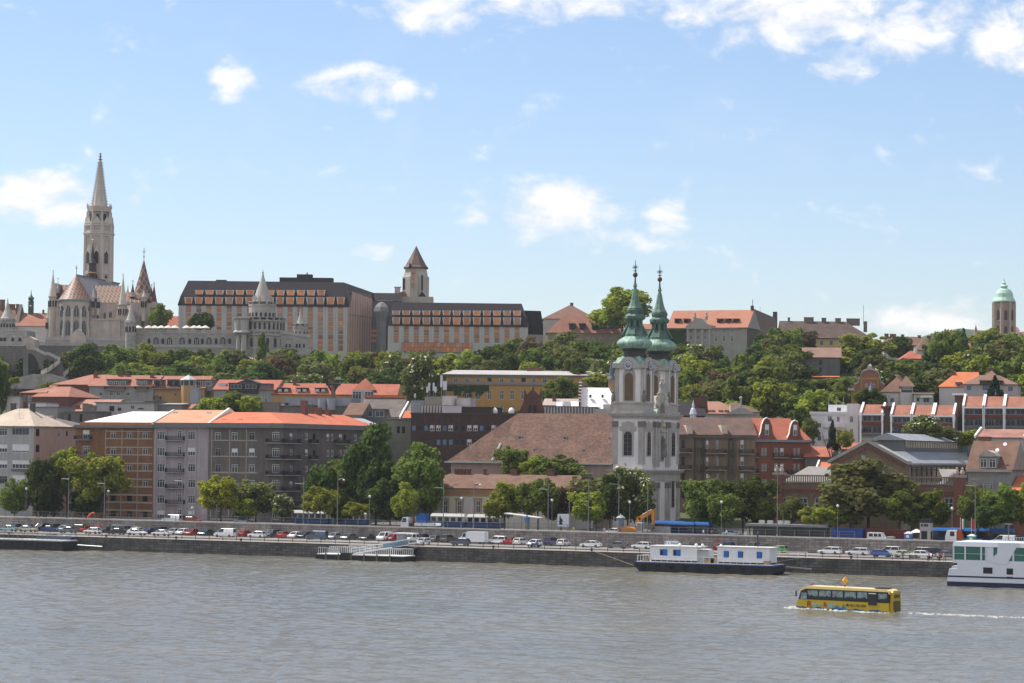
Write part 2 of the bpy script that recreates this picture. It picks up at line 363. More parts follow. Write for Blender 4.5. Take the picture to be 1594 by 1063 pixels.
class Face:
    """a vertical wall plane of a building: x along it, y inward, z up; photo pixels are turned into x and z on it"""
    def __init__(s,b,x=0,y=0,ang=0.0,W=None):
        s.b=b;s.T=Matrix.Translation((x,y,0))@Matrix.Rotation(ang,4,'Z');s.W=W;s.open=[]
        s.Mw=b.Mw@s.T;s.Mi=s.Mw.inverted()
    def L(s,px,py,y=0.0):
        r=s.Mi.to_3x3()@ray(px,py);e=s.Mi@EYE;k=(y-e.y)/r.y;q=e+r*k;return q.x,q.z
    def Z(s,px,py,y=0.0):return s.L(px,py,y)[1]
    def X(s,px,py=650,y=0.0):return s.L(px,py,y)[0]
    def win(s,px,py,w,h,style='std',hole=True):
        """centre and size in photo pixels"""
        x0,z0=s.L(px-w/2,py+h/2);x1,z1=s.L(px+w/2,py-h/2)
        if x1<x0:x0,x1=x1,x0
        s.winm(x0,z0,x1-x0,z1-z0,style,hole)
    def winm(s,x,z,w,h,style='std',hole=True):
        w,h=round(w,1),round(h,1)
        if hole:s.open.append((x,x+w,z,z+h))
        put_window(s.b.root,s.T@Matrix.Translation((x,0 if hole else-.2,z)),w,h,style)
    def grid(s,pxs,pys,w,h,style='std',skip=()):
        for i,px in enumerate(pxs):
            for j,py in enumerate(pys):
                if(i,j)in skip:continue
                st=style if isinstance(style,str)else style[s.b.rg.randrange(len(style))]
                s.win(px,py,w,h,st)
    def wall(s,mb,z0,z1,m=0,x0=0.0,x1=None):
        """wall with real openings, written into mb"""
        x1=s.W if x1 is None else x1;ops=[o for o in s.open if o[0]>x0 and o[1]<x1 and o[2]>z0 and o[3]<z1]
        xs=sorted({x0,x1,*[o[0]for o in ops],*[o[1]for o in ops]});T0=mb.T;mb.T=s.T
        # columns are cut only by the openings that cross them
        for a,b_ in zip(xs,xs[1:]):
            if b_-a<1e-6:continue
            mid=(a+b_)/2;cuts=sorted([(o[2],o[3])for o in ops if o[0]<mid<o[1]]);z=z0
            for c0_,c1_ in cuts:
                if c0_>z:mb.poly([(a,0,z),(b_,0,z),(b_,0,c0_),(a,0,c0_)],m)
                z=max(z,c1_)
            if z<z1:mb.poly([(a,0,z),(b_,0,z),(b_,0,z1),(a,0,z1)],m)
        D=.22
        for xa,xb,za,zb in ops:
            mb.poly([(xa,0,za),(xb,0,za),(xb,D,za),(xa,D,za)],m);mb.poly([(xb,0,zb),(xa,0,zb),(xa,D,zb),(xb,D,zb)],m)
            mb.poly([(xa,0,zb),(xa,0,za),(xa,D,za),(xa,D,zb)],m);mb.poly([(xb,0,za),(xb,0,zb),(xb,D,zb),(xb,D,za)],m)
        mb.T=T0
    def box(s,mb,x0,x1,y0,y1,z0,z1,m=0,top=None):
        T0=mb.T;mb.T=s.T;mb.box(x0,x1,y0,y1,z0,z1,m,top);mb.T=T0
    def pbox(s,mb,px0,px1,py0,py1,out,inn=0.0,m=0):
        """box from a photo rectangle on this face, standing out by `out`"""
        xa,za=s.L(px0,py1);xb,zb=s.L(px1,py0);s.box(mb,min(xa,xb),max(xa,xb),-out,inn,min(za,zb),max(za,zb),m)
    def balcony(s,px0,px1,py,out=1.1,h=1.0,mrail=IRON,mslab=CONC):
        """slab under a railing whose base stands at photo height py"""
        xa,za=s.L(px0,py);xb,_=s.L(px1,py);mb=MB();mb.T=s.T
        mb.box(xa,xb,-out,-.003,za-.16,za,0);o=mb.build('balcony',mslab,s.b.root)
        r=MB();r.T=s.T
        r.box(xa,xb,-out+.02,-out+.06,za+h-.06,za+h);r.box(xa,xb,-out+.025,-out+.055,za+.05,za+.1)
        n=max(2,int((xb-xa)/.22))
        for i in range(n+1):
            x=xa+(xb-xa-.05)*i/n;r.box(x,x+.07,-out+.024,-out+.056,za,za+h-.061)
        for x in(xa,xb-.05):r.box(x,x+.05,-out+.061,-.004,za+.08,za+h)
        r.build('railing',mrail,o)

class Bld:
    def __init__(s,name,label,cat,pxL,pxR,pyref,d=None,v=None,phi=0.0,zb=None,group=None):
        """front from photo column pxL to pxR at height pyref; v = grid line it stands on, or d = distance of its left end and phi = its turn"""
        s.rg=random.Random(name+str(pxL));s.phi=R(phi)
        o=PV(pxL,pyref,v)if v else P(pxL,pyref,d)
        zb=ground(o.x,o.y)if zb is None else zb
        s.O=Vector((o.x,o.y,zb));s.Mw=Matrix.Translation(s.O)@Matrix.Rotation(s.phi,4,'Z')
        s.root=thing(name,label,cat,s.O,s.phi,group)
        s.f=Face(s,0,0,0);s.W=s.f.L(pxR,pyref)[0];s.f.W=s.W;s.pyref=pyref;s.pxm=(pxL+pxR)/2
    def Z(s,py,px=None,y=0.0):return s.f.L(s.pxm if px is None else px,py,y)[1]
    def side(s,y=0.0,depth_=20,right=True):
        return Face(s,s.W,y,math.pi/2,depth_)if right else Face(s,0,y+depth_,-math.pi/2,depth_)
    def part(s,name,mb,mats,smooth=False,parent=None):return mb.build(name,mats,parent or s.root,smooth=smooth)
    def body(s,mat,ze,D,faces=None,x0=0.0,x1=None,y0=0.0,low=-4.0):
        """walls: the front with its openings, plain back and sides unless faces give them"""
        x1=s.W if x1 is None else x1;mb=MB();s.f.wall(mb,low,ze,0,x0,x1)
        done=set()
        for f_,nm in(faces or[]):
            f_.wall(mb,low,ze,0);done.add(nm)
        if 'R' not in done:mb.poly([(x1,y0,low),(x1,D,low),(x1,D,ze),(x1,y0,ze)])
        if 'L' not in done:mb.poly([(x0,D,low),(x0,y0,low),(x0,y0,ze),(x0,D,ze)])
        mb.poly([(x1,D,low),(x0,D,low),(x0,D,ze),(x1,D,ze)]);mb.poly([(x0,y0,ze),(x1,y0,ze),(x1,D,ze),(x0,D,ze)])
        return s.part('wall',mb,mat)
    def chimney(s,roof,px,py0,py1,y,w=1.0,mat=None):
        x,zt=s.f.L(px,py0,y);_,zb=s.f.L(px,py1,y);mb=MB();mb.box(x-w/2,x+w/2,y-.45,y+.45,zb-1.2,zt)
        mb.box(x-w/2-.1,x+w/2+.1,y-.55,y+.55,zt+.003,zt+.2)
        mb.build('chimney',mat or BRICKCH,roof)

def house(name,label,cat,pxL,pxR,eave,ridge,wallm,roofm,d=None,v=None,phi=0.0,D=12.0,hl=0.0,hr=0.0,wins=(),zb=None,over=.4,gab=None,chim=(),group=None,yr=None,low=-6.0):
    """a plain building: walls with openings, pitched roof, chimneys; heights in photo pixels"""
    b=Bld(name,label,cat,pxL,pxR,eave,d=d,v=v,phi=phi,zb=zb,group=group)
    for wd in wins:b.f.win(*wd)
    ze=b.Z(eave);yr=D/2 if yr is None else yr;zr=b.Z(ridge,y=yr)
    b.ze,b.zr,b.D=ze,zr,D
    b.body(wallm,ze,D,low=low)
    mb=MB();mb.hip(-over,b.W+over,-over,D+over,ze+.19,zr,hl,hr,0,1,yr=yr)
    b.roof=b.part('roof',mb,[roofm,gab or wallm])
    for c in chim:b.chimney(b.roof,*c)
    return b
# ------------------------------------------------------------------ roofs and walls
TILE_O=M('orange_tile',(.46,.135,.06),.85,.14,.35,.12,tile=2.2)
TILE_T=M('tan_tile',(.46,.25,.15),.85,.12,.3,.1,tile=2.2)
TILE_R=M('red_tile',(.33,.105,.065),.85,.2,.3,.18,tile=2.2)
TILE_P=M('pink_tile',(.29,.125,.085),.85,.18,.3,.15,tile=2.2)
TILE_B=M('brown_tile',(.15,.085,.06),.9,.25,.5,.3,tile=1.8)
TILE_D=M('dark_brown_tile',(.125,.08,.065),.9,.25,.5,.25,tile=1.8)
TILE_G=M('grey_tile',(.15,.125,.115),.9,.25,.5,.2,tile=1.8)
ZINC=M('zinc_sheet',(.50,.53,.56),.5,.12,.3,.08,metal=.2,spec=.5);ZINCW=M('white_roof_sheet',(.86,.82,.80),.55,.05,.3,.04)
SLATE=M('purple_slate',(.02,.0155,.02),.85,.2,.4,.15)
V1=515.0
EAVE_G=M('eave_grey',(.15,.15,.155),.8,.15)

# 1: grey and pink corner block at the left edge
b=Bld('apartment_block','grey apartment block with beige hipped roof and white roller blinds, pink on its shaded side','apartment block',-40,53,664,v=V1,zb=RZ)
SR=b.side(0,27)
for r_,y in enumerate((672,698,723,747,771)):
    b.f.win(5,y,13,12,('std','half','half','open','std')[r_]);b.f.win(-28,y,13,12,'std')
    b.f.win(32,y-.5,27,13 if r_ else 11,('strip','blind','half','blind','strip')[r_])
for r_,y in enumerate((673,698)):SR.win(58.5,y,6,12,'dark')
SR.win(93,675,5,11,'std');SR.win(104,675,3,8,'dark')
ze=b.Z(664);mb=MB();b.f.wall(mb,-1,ze,0)
SR.wall(mb,-1,ze,1)
mb.poly([(0,27,-1),(0,0,-1),(0,0,ze),(0,27,ze)],0);mb.poly([(b.W,27,-1),(0,27,-1),(0,27,ze),(b.W,27,ze)],1)
b.part('wall',mb,[M('beige_grey_stucco',(.36,.35,.34),.9,.1,.3,.05,.2),M('pink_stucco',(.40,.285,.24),.9,.1,.3,.05,.15)])
zr=b.Z(636,y=8);mb=MB();mb.hip(-.6,b.W+.6,-.6,16,ze+.2,zr,8,8,0)
mb.hip(b.W-12,b.W+.61,8,28,ze+.21,zr-1.6,6,9.5,1,yr=17)
rf=b.part('roof',mb,[M('weathered_beige_tile',(.44,.36,.29),.9,.14,.35,.1,.15),TILE_G])
for px,y in((21,8),(51,8)):b.chimney(rf,px,629,641,y,1.1,M('dark_chimney',(.07,.065,.06)))
mb=MB();x,z=b.f.L(30,650,3);mb.tube((x,3,z-.6),(x,3,z+2.3),.09);mb.box(x-.25,x+.25,2.8,3.2,z-.75,z-.35);mb.build('vent_pipe',WHITE,rf)
for r_ in range(2,5):
    mb=MB();b.f.pbox(mb,18,46,(672,698,723,747,771)[r_]+7,(672,698,723,747,771)[r_]+10.5,.25);b.part('sill_band',mb,M('dark_panel',(.13,.13,.14)))

def long_roof(b,x0,x1,ze,zr,D,yr,mat,gl=False,gr=False):
    mb=MB();mb.hip(x0,x1,-.3,D,ze,zr,0,0,0,yr=yr);return b.part('roof',mb,mat)
def attic(b,py0,py1,x0,x1,out=.8,m=EAVE_G):
    """deep cornice below the roof"""
    z0,z1=b.Z(py1),b.Z(py0);mb=MB();mb.box(x0,x1,-out,1,z0,z0+(z1-z0)*.45);mb.box(x0,x1,-.35,1,z0+(z1-z0)*.45+.002,z1)
    return b.part('cornice',mb,m)
LINE=M('pale_band',(.34,.30,.25),.9,.1)

# 2: orange brick house with the white roof
b=Bld('apartment_house','orange brick apartment house with gleaming white roof and pale window bands','apartment house',118,240,665,v=V1,zb=RZ)
rows=(677,702,727,751.5,776,800)
for y in rows:
    for px in(176,201.5,226):b.f.win(px,y,8.5,11,'std' if y<760 else 'dark')
    b.f.win(134,y-1,11,13,'half' if y<690 else 'std')
ze=b.Z(665);b.body(M('orange_brick',(.25,.12,.062),.9,.22,.22,.14,.25,brick=(.6,.2,(.18,.085,.045))),ze,14,low=-1)
mb=MB()
for y in rows:
    for dy in(5.8,-5.8):b.f.pbox(mb,165,237,y+dy-.55,y+dy+.55,.07)
for px in(163.5,189,214):b.f.pbox(mb,px-.6,px+.6,668,805,.05)
b.part('band',mb,LINE)
for y in rows[:5]:b.f.balcony(118.5,143,y+7)
attic(b,661.5,666,-.3,b.W+.02,.9)
mb=MB();b.f.pbox(mb,125,237,657.4,661.2,.2,.5);b.part('parapet',mb,M('orange_band',(.40,.15,.06),.9,.1))
zr=b.Z(640.5,y=9);za=b.Z(657);mb=MB();mb.hip(b.f.X(129),b.f.X(237),.3,18,za,zr,8.5,0,0,yr=9);rf=b.part('roof',mb,ZINCW)
for px,y in((175,650.5),(220,650.5)):
    x,z=b.f.L(px,y,4.5);mb=MB();mb.box(x-.4,x+.4,4.1,4.9,z-.7,z+.25);mb.build('vent',FRD,rf)
def firewall(b,x,ze,zr,yr,mat=WHITE,cap=.55,w=.5,front=-.3):
    mb=MB();T=[(front,ze-.5),(front,ze+.15),(yr,zr+cap),(2*yr,ze+.15),(2*yr,ze-.5)]
    mb.prismx(T,x-w/2,x+w/2,0);return b.part('firewall',mb,mat)
firewall(b,b.f.X(238.6),za,zr,9,M('bright_coping',(.72,.70,.64)))

# 3: lilac house with balcony recess
b=Bld('apartment_house','lilac apartment house with a column of dark balconies and tan tiled roof','apartment house',240,325,665,v=V1,zb=RZ)
for y in rows:
    for px in(250,298):b.f.win(px,y+1,12,13,b.rg.choice(('std','std','half','std')))
    b.f.win(279.5,y-1,7,13,'std')
ze=b.Z(665);b.body(M('lilac_stucco',(.37,.315,.335),.9,.14,.22,.08,.25),ze,14,low=-1)
mb=MB()
for a,c in((243,257.5),(289.5,304)):  # proud pale bays are framed by pilasters
    for q in(a-2,c):mb=MB();b.f.pbox(mb,q,q+2,667,812,.35);b.part('pilaster',mb,M('pale_lilac',(.50,.44,.47),.9,.06))
for y in rows:b.f.balcony(259.5,288,y+8,.9)
attic(b,658,666,0,b.W,.9)
zr=b.Z(638,y=9);za=b.Z(658.5);rf=long_roof(b,0.3,b.W-.2,za,zr,18,9,TILE_T)
firewall(b,b.f.X(325.5,660),za,zr,9,M('bright_coping',(.72,.70,.64)))
for px,y in((273,643),(326,643.5)):
    x,z=b.f.L(px,y,7);mb=MB();mb.box(x-.5,x+.5,6.6,7.4,z-.7,z+.3);mb.build('vent',M('vent_white',(.55,.53,.5)),rf)

# 4: dark grey-brown corner house, turning into the side street
b=Bld('corner_house','dark grey brown corner house with bright orange roof and wrap-around balconies','apartment house',325,441,665,v=V1,zb=RZ)
for y in rows:
    for px in(339,365,392):b.f.win(px,y+2,9.5,12.5,b.rg.choice(('std','std','open','half')))
    b.f.win(429,y+2,11,13,'std')
S=b.side(0,46)
for j,y in enumerate(rows[:5]):
    yy=y+3
    for px in(453,477,489,510.5,517,530,537,553):S.win(px,yy-1+(px-441)*.02,4.6,10,b.rg.choice(('std','std','half','dark')))
ze=b.Z(665);GB=M('grey_brown_stucco',(.138,.117,.108),.9,.22,.22,.12,.3)
b.body(GB,ze,46,faces=[(S,'R')],low=-1)
mb=MB()
for y in rows:
    for dy in(8.5,):b.f.pbox(mb,327,400,y+dy-.45,y+dy+.45,.05)
for px in(329,357,383):b.f.pbox(mb,px-.5,px+.5,668,805,.05)
b.part('band',mb,LINE)
for y in rows[:5]:
    b.f.balcony(417,441.5,y+12,1.2);S.balcony(441.5,462,y+12.5,1.2)
    S.balcony(480,491,y+13,1.0);S.balcony(520,540,y+13.5,1.0)
mb=MB();z0,z1=b.Z(666),b.Z(658.5);zc=z0+(z1-z0)*.45
mb.box(-.02,b.W+.9,-.9,46,z0,zc);mb.box(0,b.W+.35,-.35,46,zc+.002,z1);b.part('cornice',mb,EAVE_G)
zr=b.Z(641.5,y=9);za=b.Z(658.4);xr=b.W-9
mb=MB();mb.poly([(0.3,-.3,za),(b.W+.3,-.3,za),(xr,9,zr),(.3,9,zr)],0);mb.poly([(b.W+.3,-.3,za),(b.W+.3,46,za),(xr,46,zr),(xr,9,zr)],0)
mb.poly([(.3,9,zr),(xr,9,zr),(xr,46,zr),(xr-9,46,za),(xr-9,18,za),(.3,18,za)],0)
mb.poly([(xr,46,zr),(b.W+.3,46,za),(xr-9,46,za)],1)
rf=b.part('roof',mb,[M('bright_orange_tile',(.48,.14,.07),.8,.16,.3,.14,.12,tile=2.4),GB])
for px,py in((351,653),(376,653)):
    x,z=b.f.L(px,py,3.2);mb=MB();mb.box(x-.6,x+.6,2.6,3.8,z-.55,z+.08);mb.build('skylight',GL,rf)
for t,hh in((24,3.2),(31,1.6),(36,1.2)):
    mb=MB();mb.box(xr-.2,xr+1.2,t,t+1.4,zr-2,zr+hh);mb.build('chimney',BRICKCH,rf)
# 5: lower wing further down the side street
b5=Bld('apartment_house','shaded house with pale metal roof down the side street behind the trees','apartment house',560,640,680,d=depth(b.Mw@Vector((b.W,46.5,0))),phi=90,zb=RZ)
pw=b.Mw@Vector((b.W,46.5,0));b5.root.location.x,b5.root.location.y=pw.x,pw.y
b5.O=Vector((pw.x,pw.y,RZ));b5.Mw=Matrix.Translation(b5.O)@Matrix.Rotation(R(90),4,'Z');b5.f=Face(b5,0,0,0);b5.W=b5.f.W=b5.f.X(692,690)
for y in(696,722,748):
    for px in(575,592,603,617,633,648,663,680):b5.f.win(px,y+(px-575)*.03,7,12,b5.rg.choice(('std','half','dark')))
ze=b5.f.Z(600,683);b5.body(M('old_brown_stucco',(.17,.15,.13),.9,.16,.3,.1,.25),ze,16,low=-1)
mb=MB();mb.box(-.02,b5.W+.3,-.9,16,ze+.003,ze+.7);mb.box(17.5,b5.W,-.4,16,ze+.703,ze+1.5)
b5.part('cornice',mb,EAVE_G)
mb=MB();mb.hip(.1,17,-.3,17,ze+.75,ze+5.2,0,8,0,yr=8.5);rf=b5.part('roof',mb,ZINC)
for t in(3,8,13):
    mb=MB();mb.box(t,t+.7,3.6,4.3,ze+2.4,ze+3.6);mb.build('vent',FRD,rf)

# 6: low white house with the brown hipped roof
b=Bld('baroque_house','low white house with tan window surrounds, brown hipped roof and eyebrow vents','house',648,888,762,v=V1,zb=RZ)
for px in(668,693,715.5,744,772,800,828,856):b.f.win(px,789,7.5,19,'tall')
ze=b.Z(762);b.body(M('cream_stucco',(.56,.52,.46),.9,.08,.3,.05,.1),ze,13,low=-1)
mb=MB()
TANS=M('tan_surround',(.36,.22,.12),.9,.1)
for px in(668,693,715.5,744,772,800,828,856):
    b.f.pbox(mb,px-6,px-3.9,778,801,.12);b.f.pbox(mb,px+3.9,px+6,778,801,.12);b.f.pbox(mb,px-7,px+7,775.5,778,.2)
b.f.pbox(mb,648,888,768.5,771,.1);b.f.pbox(mb,648,888,762.5,764.5,.35)
b.part('window_surround',mb,TANS)
zr=b.Z(738,y=6.5);mb=MB();mb.hip(-.6,b.W+.6,-.7,13.7,ze+.2,zr,6,0.3,0,1);rf=b.part('roof',mb,[TILE_B,TANS])
for px in(672,712,745):
    x,z=b.f.L(px,756,1.9);mb=MB();mb.prism([(x-1,z-.1),(x-.6,z+.25),(x,z+.4),(x+.6,z+.25),(x+1,z-.1)],1.0,3.4,1,0);mb.build('eyebrow_vent',[TILE_B,FRD],rf)
for px,w_ in((683,1.6),(712,1.0),(720,1.4),(730,.8),(755,.5),(800,1.3),(857,1.5)):b.chimney(rf,px,731.5,740,6.5,w_)

# ------------------------------------------------------------------ twin-towered church
STW=M('church_white',(.72,.685,.67),.9,.07,.25,.04,.14);STG=M('church_stone',(.40,.375,.35),.9,.14,.5,.1,.18);STD=M('church_dark_stone',(.17,.155,.14),.9,.2,.8,.15)
LOUV=M('louvre_brown',(.13,.085,.05),.8,.15);CLOCKB=M('clock_blue',(.16,.17,.24),.6,.1);GOLD=M('gilding',(.55,.4,.15),.4,.1,metal=.5)
b=Bld('church','baroque white church with two green copper onion-domed towers and clocks, brown tiled nave','church',955,1001,650,v=536,zb=RZ)
VW=536;TW=b.W
zn=b.Z(722);z1=b.Z(733);z2=b.Z(645);z3=b.Z(566)
DEP=22.5                                     # facade length, running away from the river-side corner
SF=b.side(0,DEP)                            # facade facing the square
# shaft of each tower and the facade between them
def tower(y0,nm):
    tw=7.0;root=b.root;x0,x1=0.0,TW
    mb=MB();mb.box(x0,x1,y0,y0+tw,-1,z2-.9,0)
    xc=(x0+x1)/2;yc=y0+tw/2;ins=.35
    mb.box(x0+ins,x1-ins,y0+ins,y0+tw-ins,z2+.3,z3,0)
    w_=b.part(nm,mb,STW)
    # corner pilasters, cornices, base of the bell storey
    pm=MB()
    for xa in(x0-.18,x1-1.1):
        for ya in(y0-.18,y0+tw-1.1):
            pm.box(xa,xa+1.28,ya,ya+1.28,z1+1.6,z2-1.5);pm.box(xa+ins,xa+1.28-(ins if xa>x0 else-.0),ya+ins,ya+1.28,z2+2.9,z3-.6)
            pm.box(xa-.1,xa+1.38,ya-.1,ya+1.38,z2-2.9,z2-1.55,1)
    pm.box(x0-.3,x1+.3,y0-.3,y0+tw+.3,z2+.31,z2+.9);pm.box(x0+.1,x1-.1,y0+.1,y0+tw-.1,z2+.9,z2+2.5);pm.box(x0-.1,x1+.1,y0-.1,y0+tw+.1,z2+2.51,z2+2.85)
    pm.build('pilaster',[STG,STD],w_)
    cm=MB()
    for(zz,o_,t_)in((z2-.9,.35,.5),(z2-.4,.75,.35),(z2-.05,.95,.3)):cm.box(x0-o_,x1+o_,y0-o_,y0+tw+o_,zz,zz+t_-.003)
    # curved top cornice of the bell storey over the clocks
    for face in range(4):
        T=Matrix.Translation((xc,yc,0))@Matrix.Rotation(face*math.pi/2,4,'Z');cm.T=T;hw=(x1-x0)/2+.25;off=-tw/2-.1
        pts=[(-hw,z3-1.0)]+[(hw,z3-1.0),(hw,z3+.1)]+[(hw*.62,z3+.1)]+[(1.9*math.cos(a),z3+.1+1.5*math.sin(a))for a in[math.pi*k/8 for k in range(1,8)]]+[(-hw*.62,z3+.1),(-hw,z3+.1)]
        cm.prism(pts,off-.3,off+.35,0)
    cm.T=None;cm.build('cornice',STG,w_)
    for face in(0,1):                        # windows and clocks on the two seen sides
        T=Matrix.Translation((xc,yc,0))@Matrix.Rotation(face*math.pi/2,4,'Z')
        off=-tw/2 if face==0 else-(x1-x0)/2
        def arched(x,z,w__,h_,o,nm_,fill=LOUV,slats=False):
            sm=MB();sm.T=T
            out=[(x-w__*.72,z),(x+w__*.72,z),(x+w__*.72,z+h_-w__*.3)]+[(x+w__*.72*math.cos(a),z+h_-w__*.3+w__*.85*math.sin(a))for a in[math.pi*k/8 for k in range(1,8)]]+[(x-w__*.72,z+h_-w__*.3)]
            sm.prism(out,o-.14,o+.2);so_=sm.build(nm_,STG,w_)
            pm_=MB();pm_.T=T
            inn=[(x-w__/2,z+.2),(x+w__/2,z+.2),(x+w__/2,z+h_-w__/2)]+[(x+w__/2*math.cos(a),z+h_-w__/2+w__/2*math.sin(a))for a in[math.pi*k/8 for k in range(1,8)]]+[(x-w__/2,z+h_-w__/2)]
            pm_.prism(inn,o-.17,o-.1,0)
            if slats:
                k=0
                while z+.4+k*.42<z+h_-.5:
                    zz=z+.4+k*.42;pm_.box(x-w__/2,x+w__/2,o-.28,o-.17,zz,zz+.16,1);k+=1
            else:
                pm_.box(x-.05,x+.05,o-.2,o-.165,z+.2,z+h_-.1,1)
                for k in range(1,6):pm_.box(x-w__/2,x+w__/2,o-.2,o-.165,z+.2+k*h_/6,z+.26+k*h_/6,1)
            pm_.build('louvre' if slats else 'pane',[fill if slats else GLD,M('slat_tan',(.20,.14,.085))if slats else M('glazing_bar',(.2,.14,.07))],so_)
        arched(0,z2+3.0,2.1,6.6,off+ins,'belfry_window',LOUV,True)
        arched(0,z1+3.4,2.0,5.7,off,'window')
        if face==1 or y0==0:arched(0,4.5,1.6,6.5,off,'window')
        hm=MB();hm.T=T;zt=z1+9.2
        hm.prism([(-1.9,zt),(1.9,zt),(2.2,zt+.9),(1.5,zt+1.2),(1.5,zt+1.9),(0,zt+2.3),(-1.5,zt+1.9),(-1.5,zt+1.2),(-2.2,zt+.9)],off-.2,off+.1)
        hm.build('window_hood',STG,w_)
        # panel stripes between pilasters
        ck=MB();ck.T=T;zc_=z3-.35;o=off+.02
        ck.prism([(1.15*math.cos(a),zc_+1.15*math.sin(a))for a in[2*math.pi*k/20 for k in range(20)]],o-.45,o-.2,0)
        for k in range(12):
            a=2*math.pi*k/12;c_,s_=math.cos(a),math.sin(a);p=lambda r_,d_:(r_*c_-d_*s_,o-.47,zc_+r_*s_+d_*c_)
            ck.poly([p(.62,-.06),p(1.0,-.13),p(1.0,.13),p(.62,.06)],1)
        ck.poly([(-.07,o-.48,zc_),(.07,o-.48,zc_),(.05,o-.48,zc_+.8),(-.05,o-.48,zc_+.8)],1)
        ck.poly([(-.05,o-.485,zc_-.05),(.55,o-.485,zc_+.3),(.5,o-.485,zc_+.38),(-.05,o-.485,zc_+.07)],1)
        ck.build('clock',[CLOCKB,WHITE],w_)
    # copper helm: flared skirt, dark drum, bulb, open lantern, spirelet, ball and cross
    Z=lambda py:b.f.L(978,py,3.5)[1];hz=MB();Q=math.pi/4
    hw=(x1-x0)/2
    sk=MB();sk.lathe([(hw*1.52,z3+.12),(hw*1.3,z3+.55),(hw*1.02,z3+1.2),(hw*.86,Z(555))],4,xc,yc,0,Q);hel=sk.build('helm_skirt',COPPER,w_)
    dr=MB();dr.lathe([(3.0,Z(555)-.1),(2.9,Z(552)),(2.5,Z(551.5)),(2.5,Z(547)),(2.9,Z(546)),(2.7,Z(544.5)),(3.2,Z(542.5))],12,xc,yc,0,Q/3)
    dr.build('drum',M('dark_drum',(.05,.052,.048),.8,.2),w_)
    bu=MB();zb_=Z(543);zt_=Z(526)
    hB=zt_-zb_;rb=3.95
    bu.lathe([(3.1,zb_)]+[(3.15+1.0*math.sin(math.pi*(k+.5)/8),zb_+hB*(k+.5)/8*.95)for k in range(8)]+[(2.9,zt_),(2.4,zt_+.3)],16,xc,yc,0)
    bu.build('onion_bulb',COPPER,w_,smooth=True)
    la=MB();zl0=zt_+.3;zl1=Z(489)
    hL=zl1-zl0
    la.lathe([(2.5,zl0),(2.45,zl0+.5),(2.0,zl0+1.4),(1.7,zl0+2.2)],8,xc,yc,0,Q/2)
    for k in range(8):
        a=Q*k+Q/2;c_,s_=math.cos(a),math.sin(a)
        la.tube((xc+1.6*c_,yc+1.6*s_,zl0+2.1),(xc+1.5*c_,yc+1.5*s_,zl1-1.2),.33,.3,6)
        if k%2==0:
            for t_ in range(4):la.tube((xc+(2.9-.3*t_)*c_,yc+(2.9-.3*t_)*s_,zl0+.3+t_*.55),(xc+(2.6-.3*t_)*c_,yc+(2.6-.3*t_)*s_,zl0+.9+t_*.55),.34,.3,6)
    la.lathe([(1.3,zl0+2),(1.2,zl1-1.0)],8,xc,yc,1)
    la.lathe([(1.7,zl1-1.6),(2.3,zl1-1.1),(2.35,zl1-.5),(1.7,zl1+.1),(1.9,zl1+.5),(1.95,zl1+1.0),(1.6,zl1+1.3)],8,xc,yc,0,Q/2)
    la.build('lantern',[M('lantern_copper',(.085,.155,.125),.65,.4,.6,.2,.4),COPD],w_)
    spz=Z(446);sp_=MB();sp_.lathe([(1.8,zl1+1.3),(1.4,zl1+1.9),(.95,zl1+3.2),(.55,zl1+5.4),(.3,spz-.2),(.52,spz),(.33,spz+.5),(.25,spz+1.0)],8,xc,yc,0,Q/2);sp_.build('spirelet',M('spire_copper',(.14,.235,.19),.65,.35,.6,.2,.4),w_)
    fi=MB();fi.tube((xc,yc,spz+.9),(xc,yc,Z(430)),.22,.16);fi.ball((xc,yc,Z(428)),.62,1);zx=Z(405)
    fi.tube((xc,yc,Z(425)),(xc,yc,zx),.16,.06);fi.box(xc-.75,xc+.75,yc-.07,yc+.07,zx-1.75,zx-1.58);fi.box(xc-.5,xc+.5,yc-.06,yc+.06,zx-2.6,zx-2.46)
    for s_ in(-1,1):fi.tube((xc-.5*s_,yc,zx-2.1),(xc+.5*s_,yc,zx-1.2),.06)
    fi.build('cross',[IRON,M('ball_bronze',(.08,.04,.03),.5,.1)],w_)
tower(0,'tower');tower(DEP-7.0,'tower')
# middle of the facade
SF_=SF;mb=MB();SF.box(mb,7,DEP-7,-.25,6,-1,z2-.9);body_=b.part('facade',mb,STW)
for y in(6.6,8.2,13.4,15.0,.2,21.3):
    for lo_,hi_ in((z1+1,z2-1.5),(0,z1-2.6)):
        if lo_ and y in(.2,21.3):continue
        mb=MB();SF.box(mb,y,y+1.0,-.65,0,lo_,hi_);SF.box(mb,y-.1,y+1.1,-.75,0,hi_-1.4,hi_-.1,1);mb.build('pilaster',[STG,STD],body_)
mb=MB()
for zz,o_,t_ in((z1-.9,.4,.5),(z1-.4,.9,.4),(z1,1.2,.25)):
    mb.box(-o_*1.0,TW+o_,-o_,DEP+o_,zz,zz+t_-.003)
for zz,o_,t_ in((z2-.9,.35,.5),(z2-.4,.75,.35),(z2-.05,.95,.3)):SF.box(mb,7.96,DEP-7.96,-o_-.25,4,zz,zz+t_-.003)
SF.box(mb,-.2,DEP+.2,-.45,0,z1-2.4,z1-1.0)
mb.build('cornice',STG,body_)
mb=MB();mb.T=SF.T;yc=DEP/2
mb.box(yc-1.3,yc+1.3,-.4,-.2,z1+2.2,z1+9.2,0);mb.box(yc-.85,yc+.85,-.45,-.402,z1+2.6,z1+8.2,1)
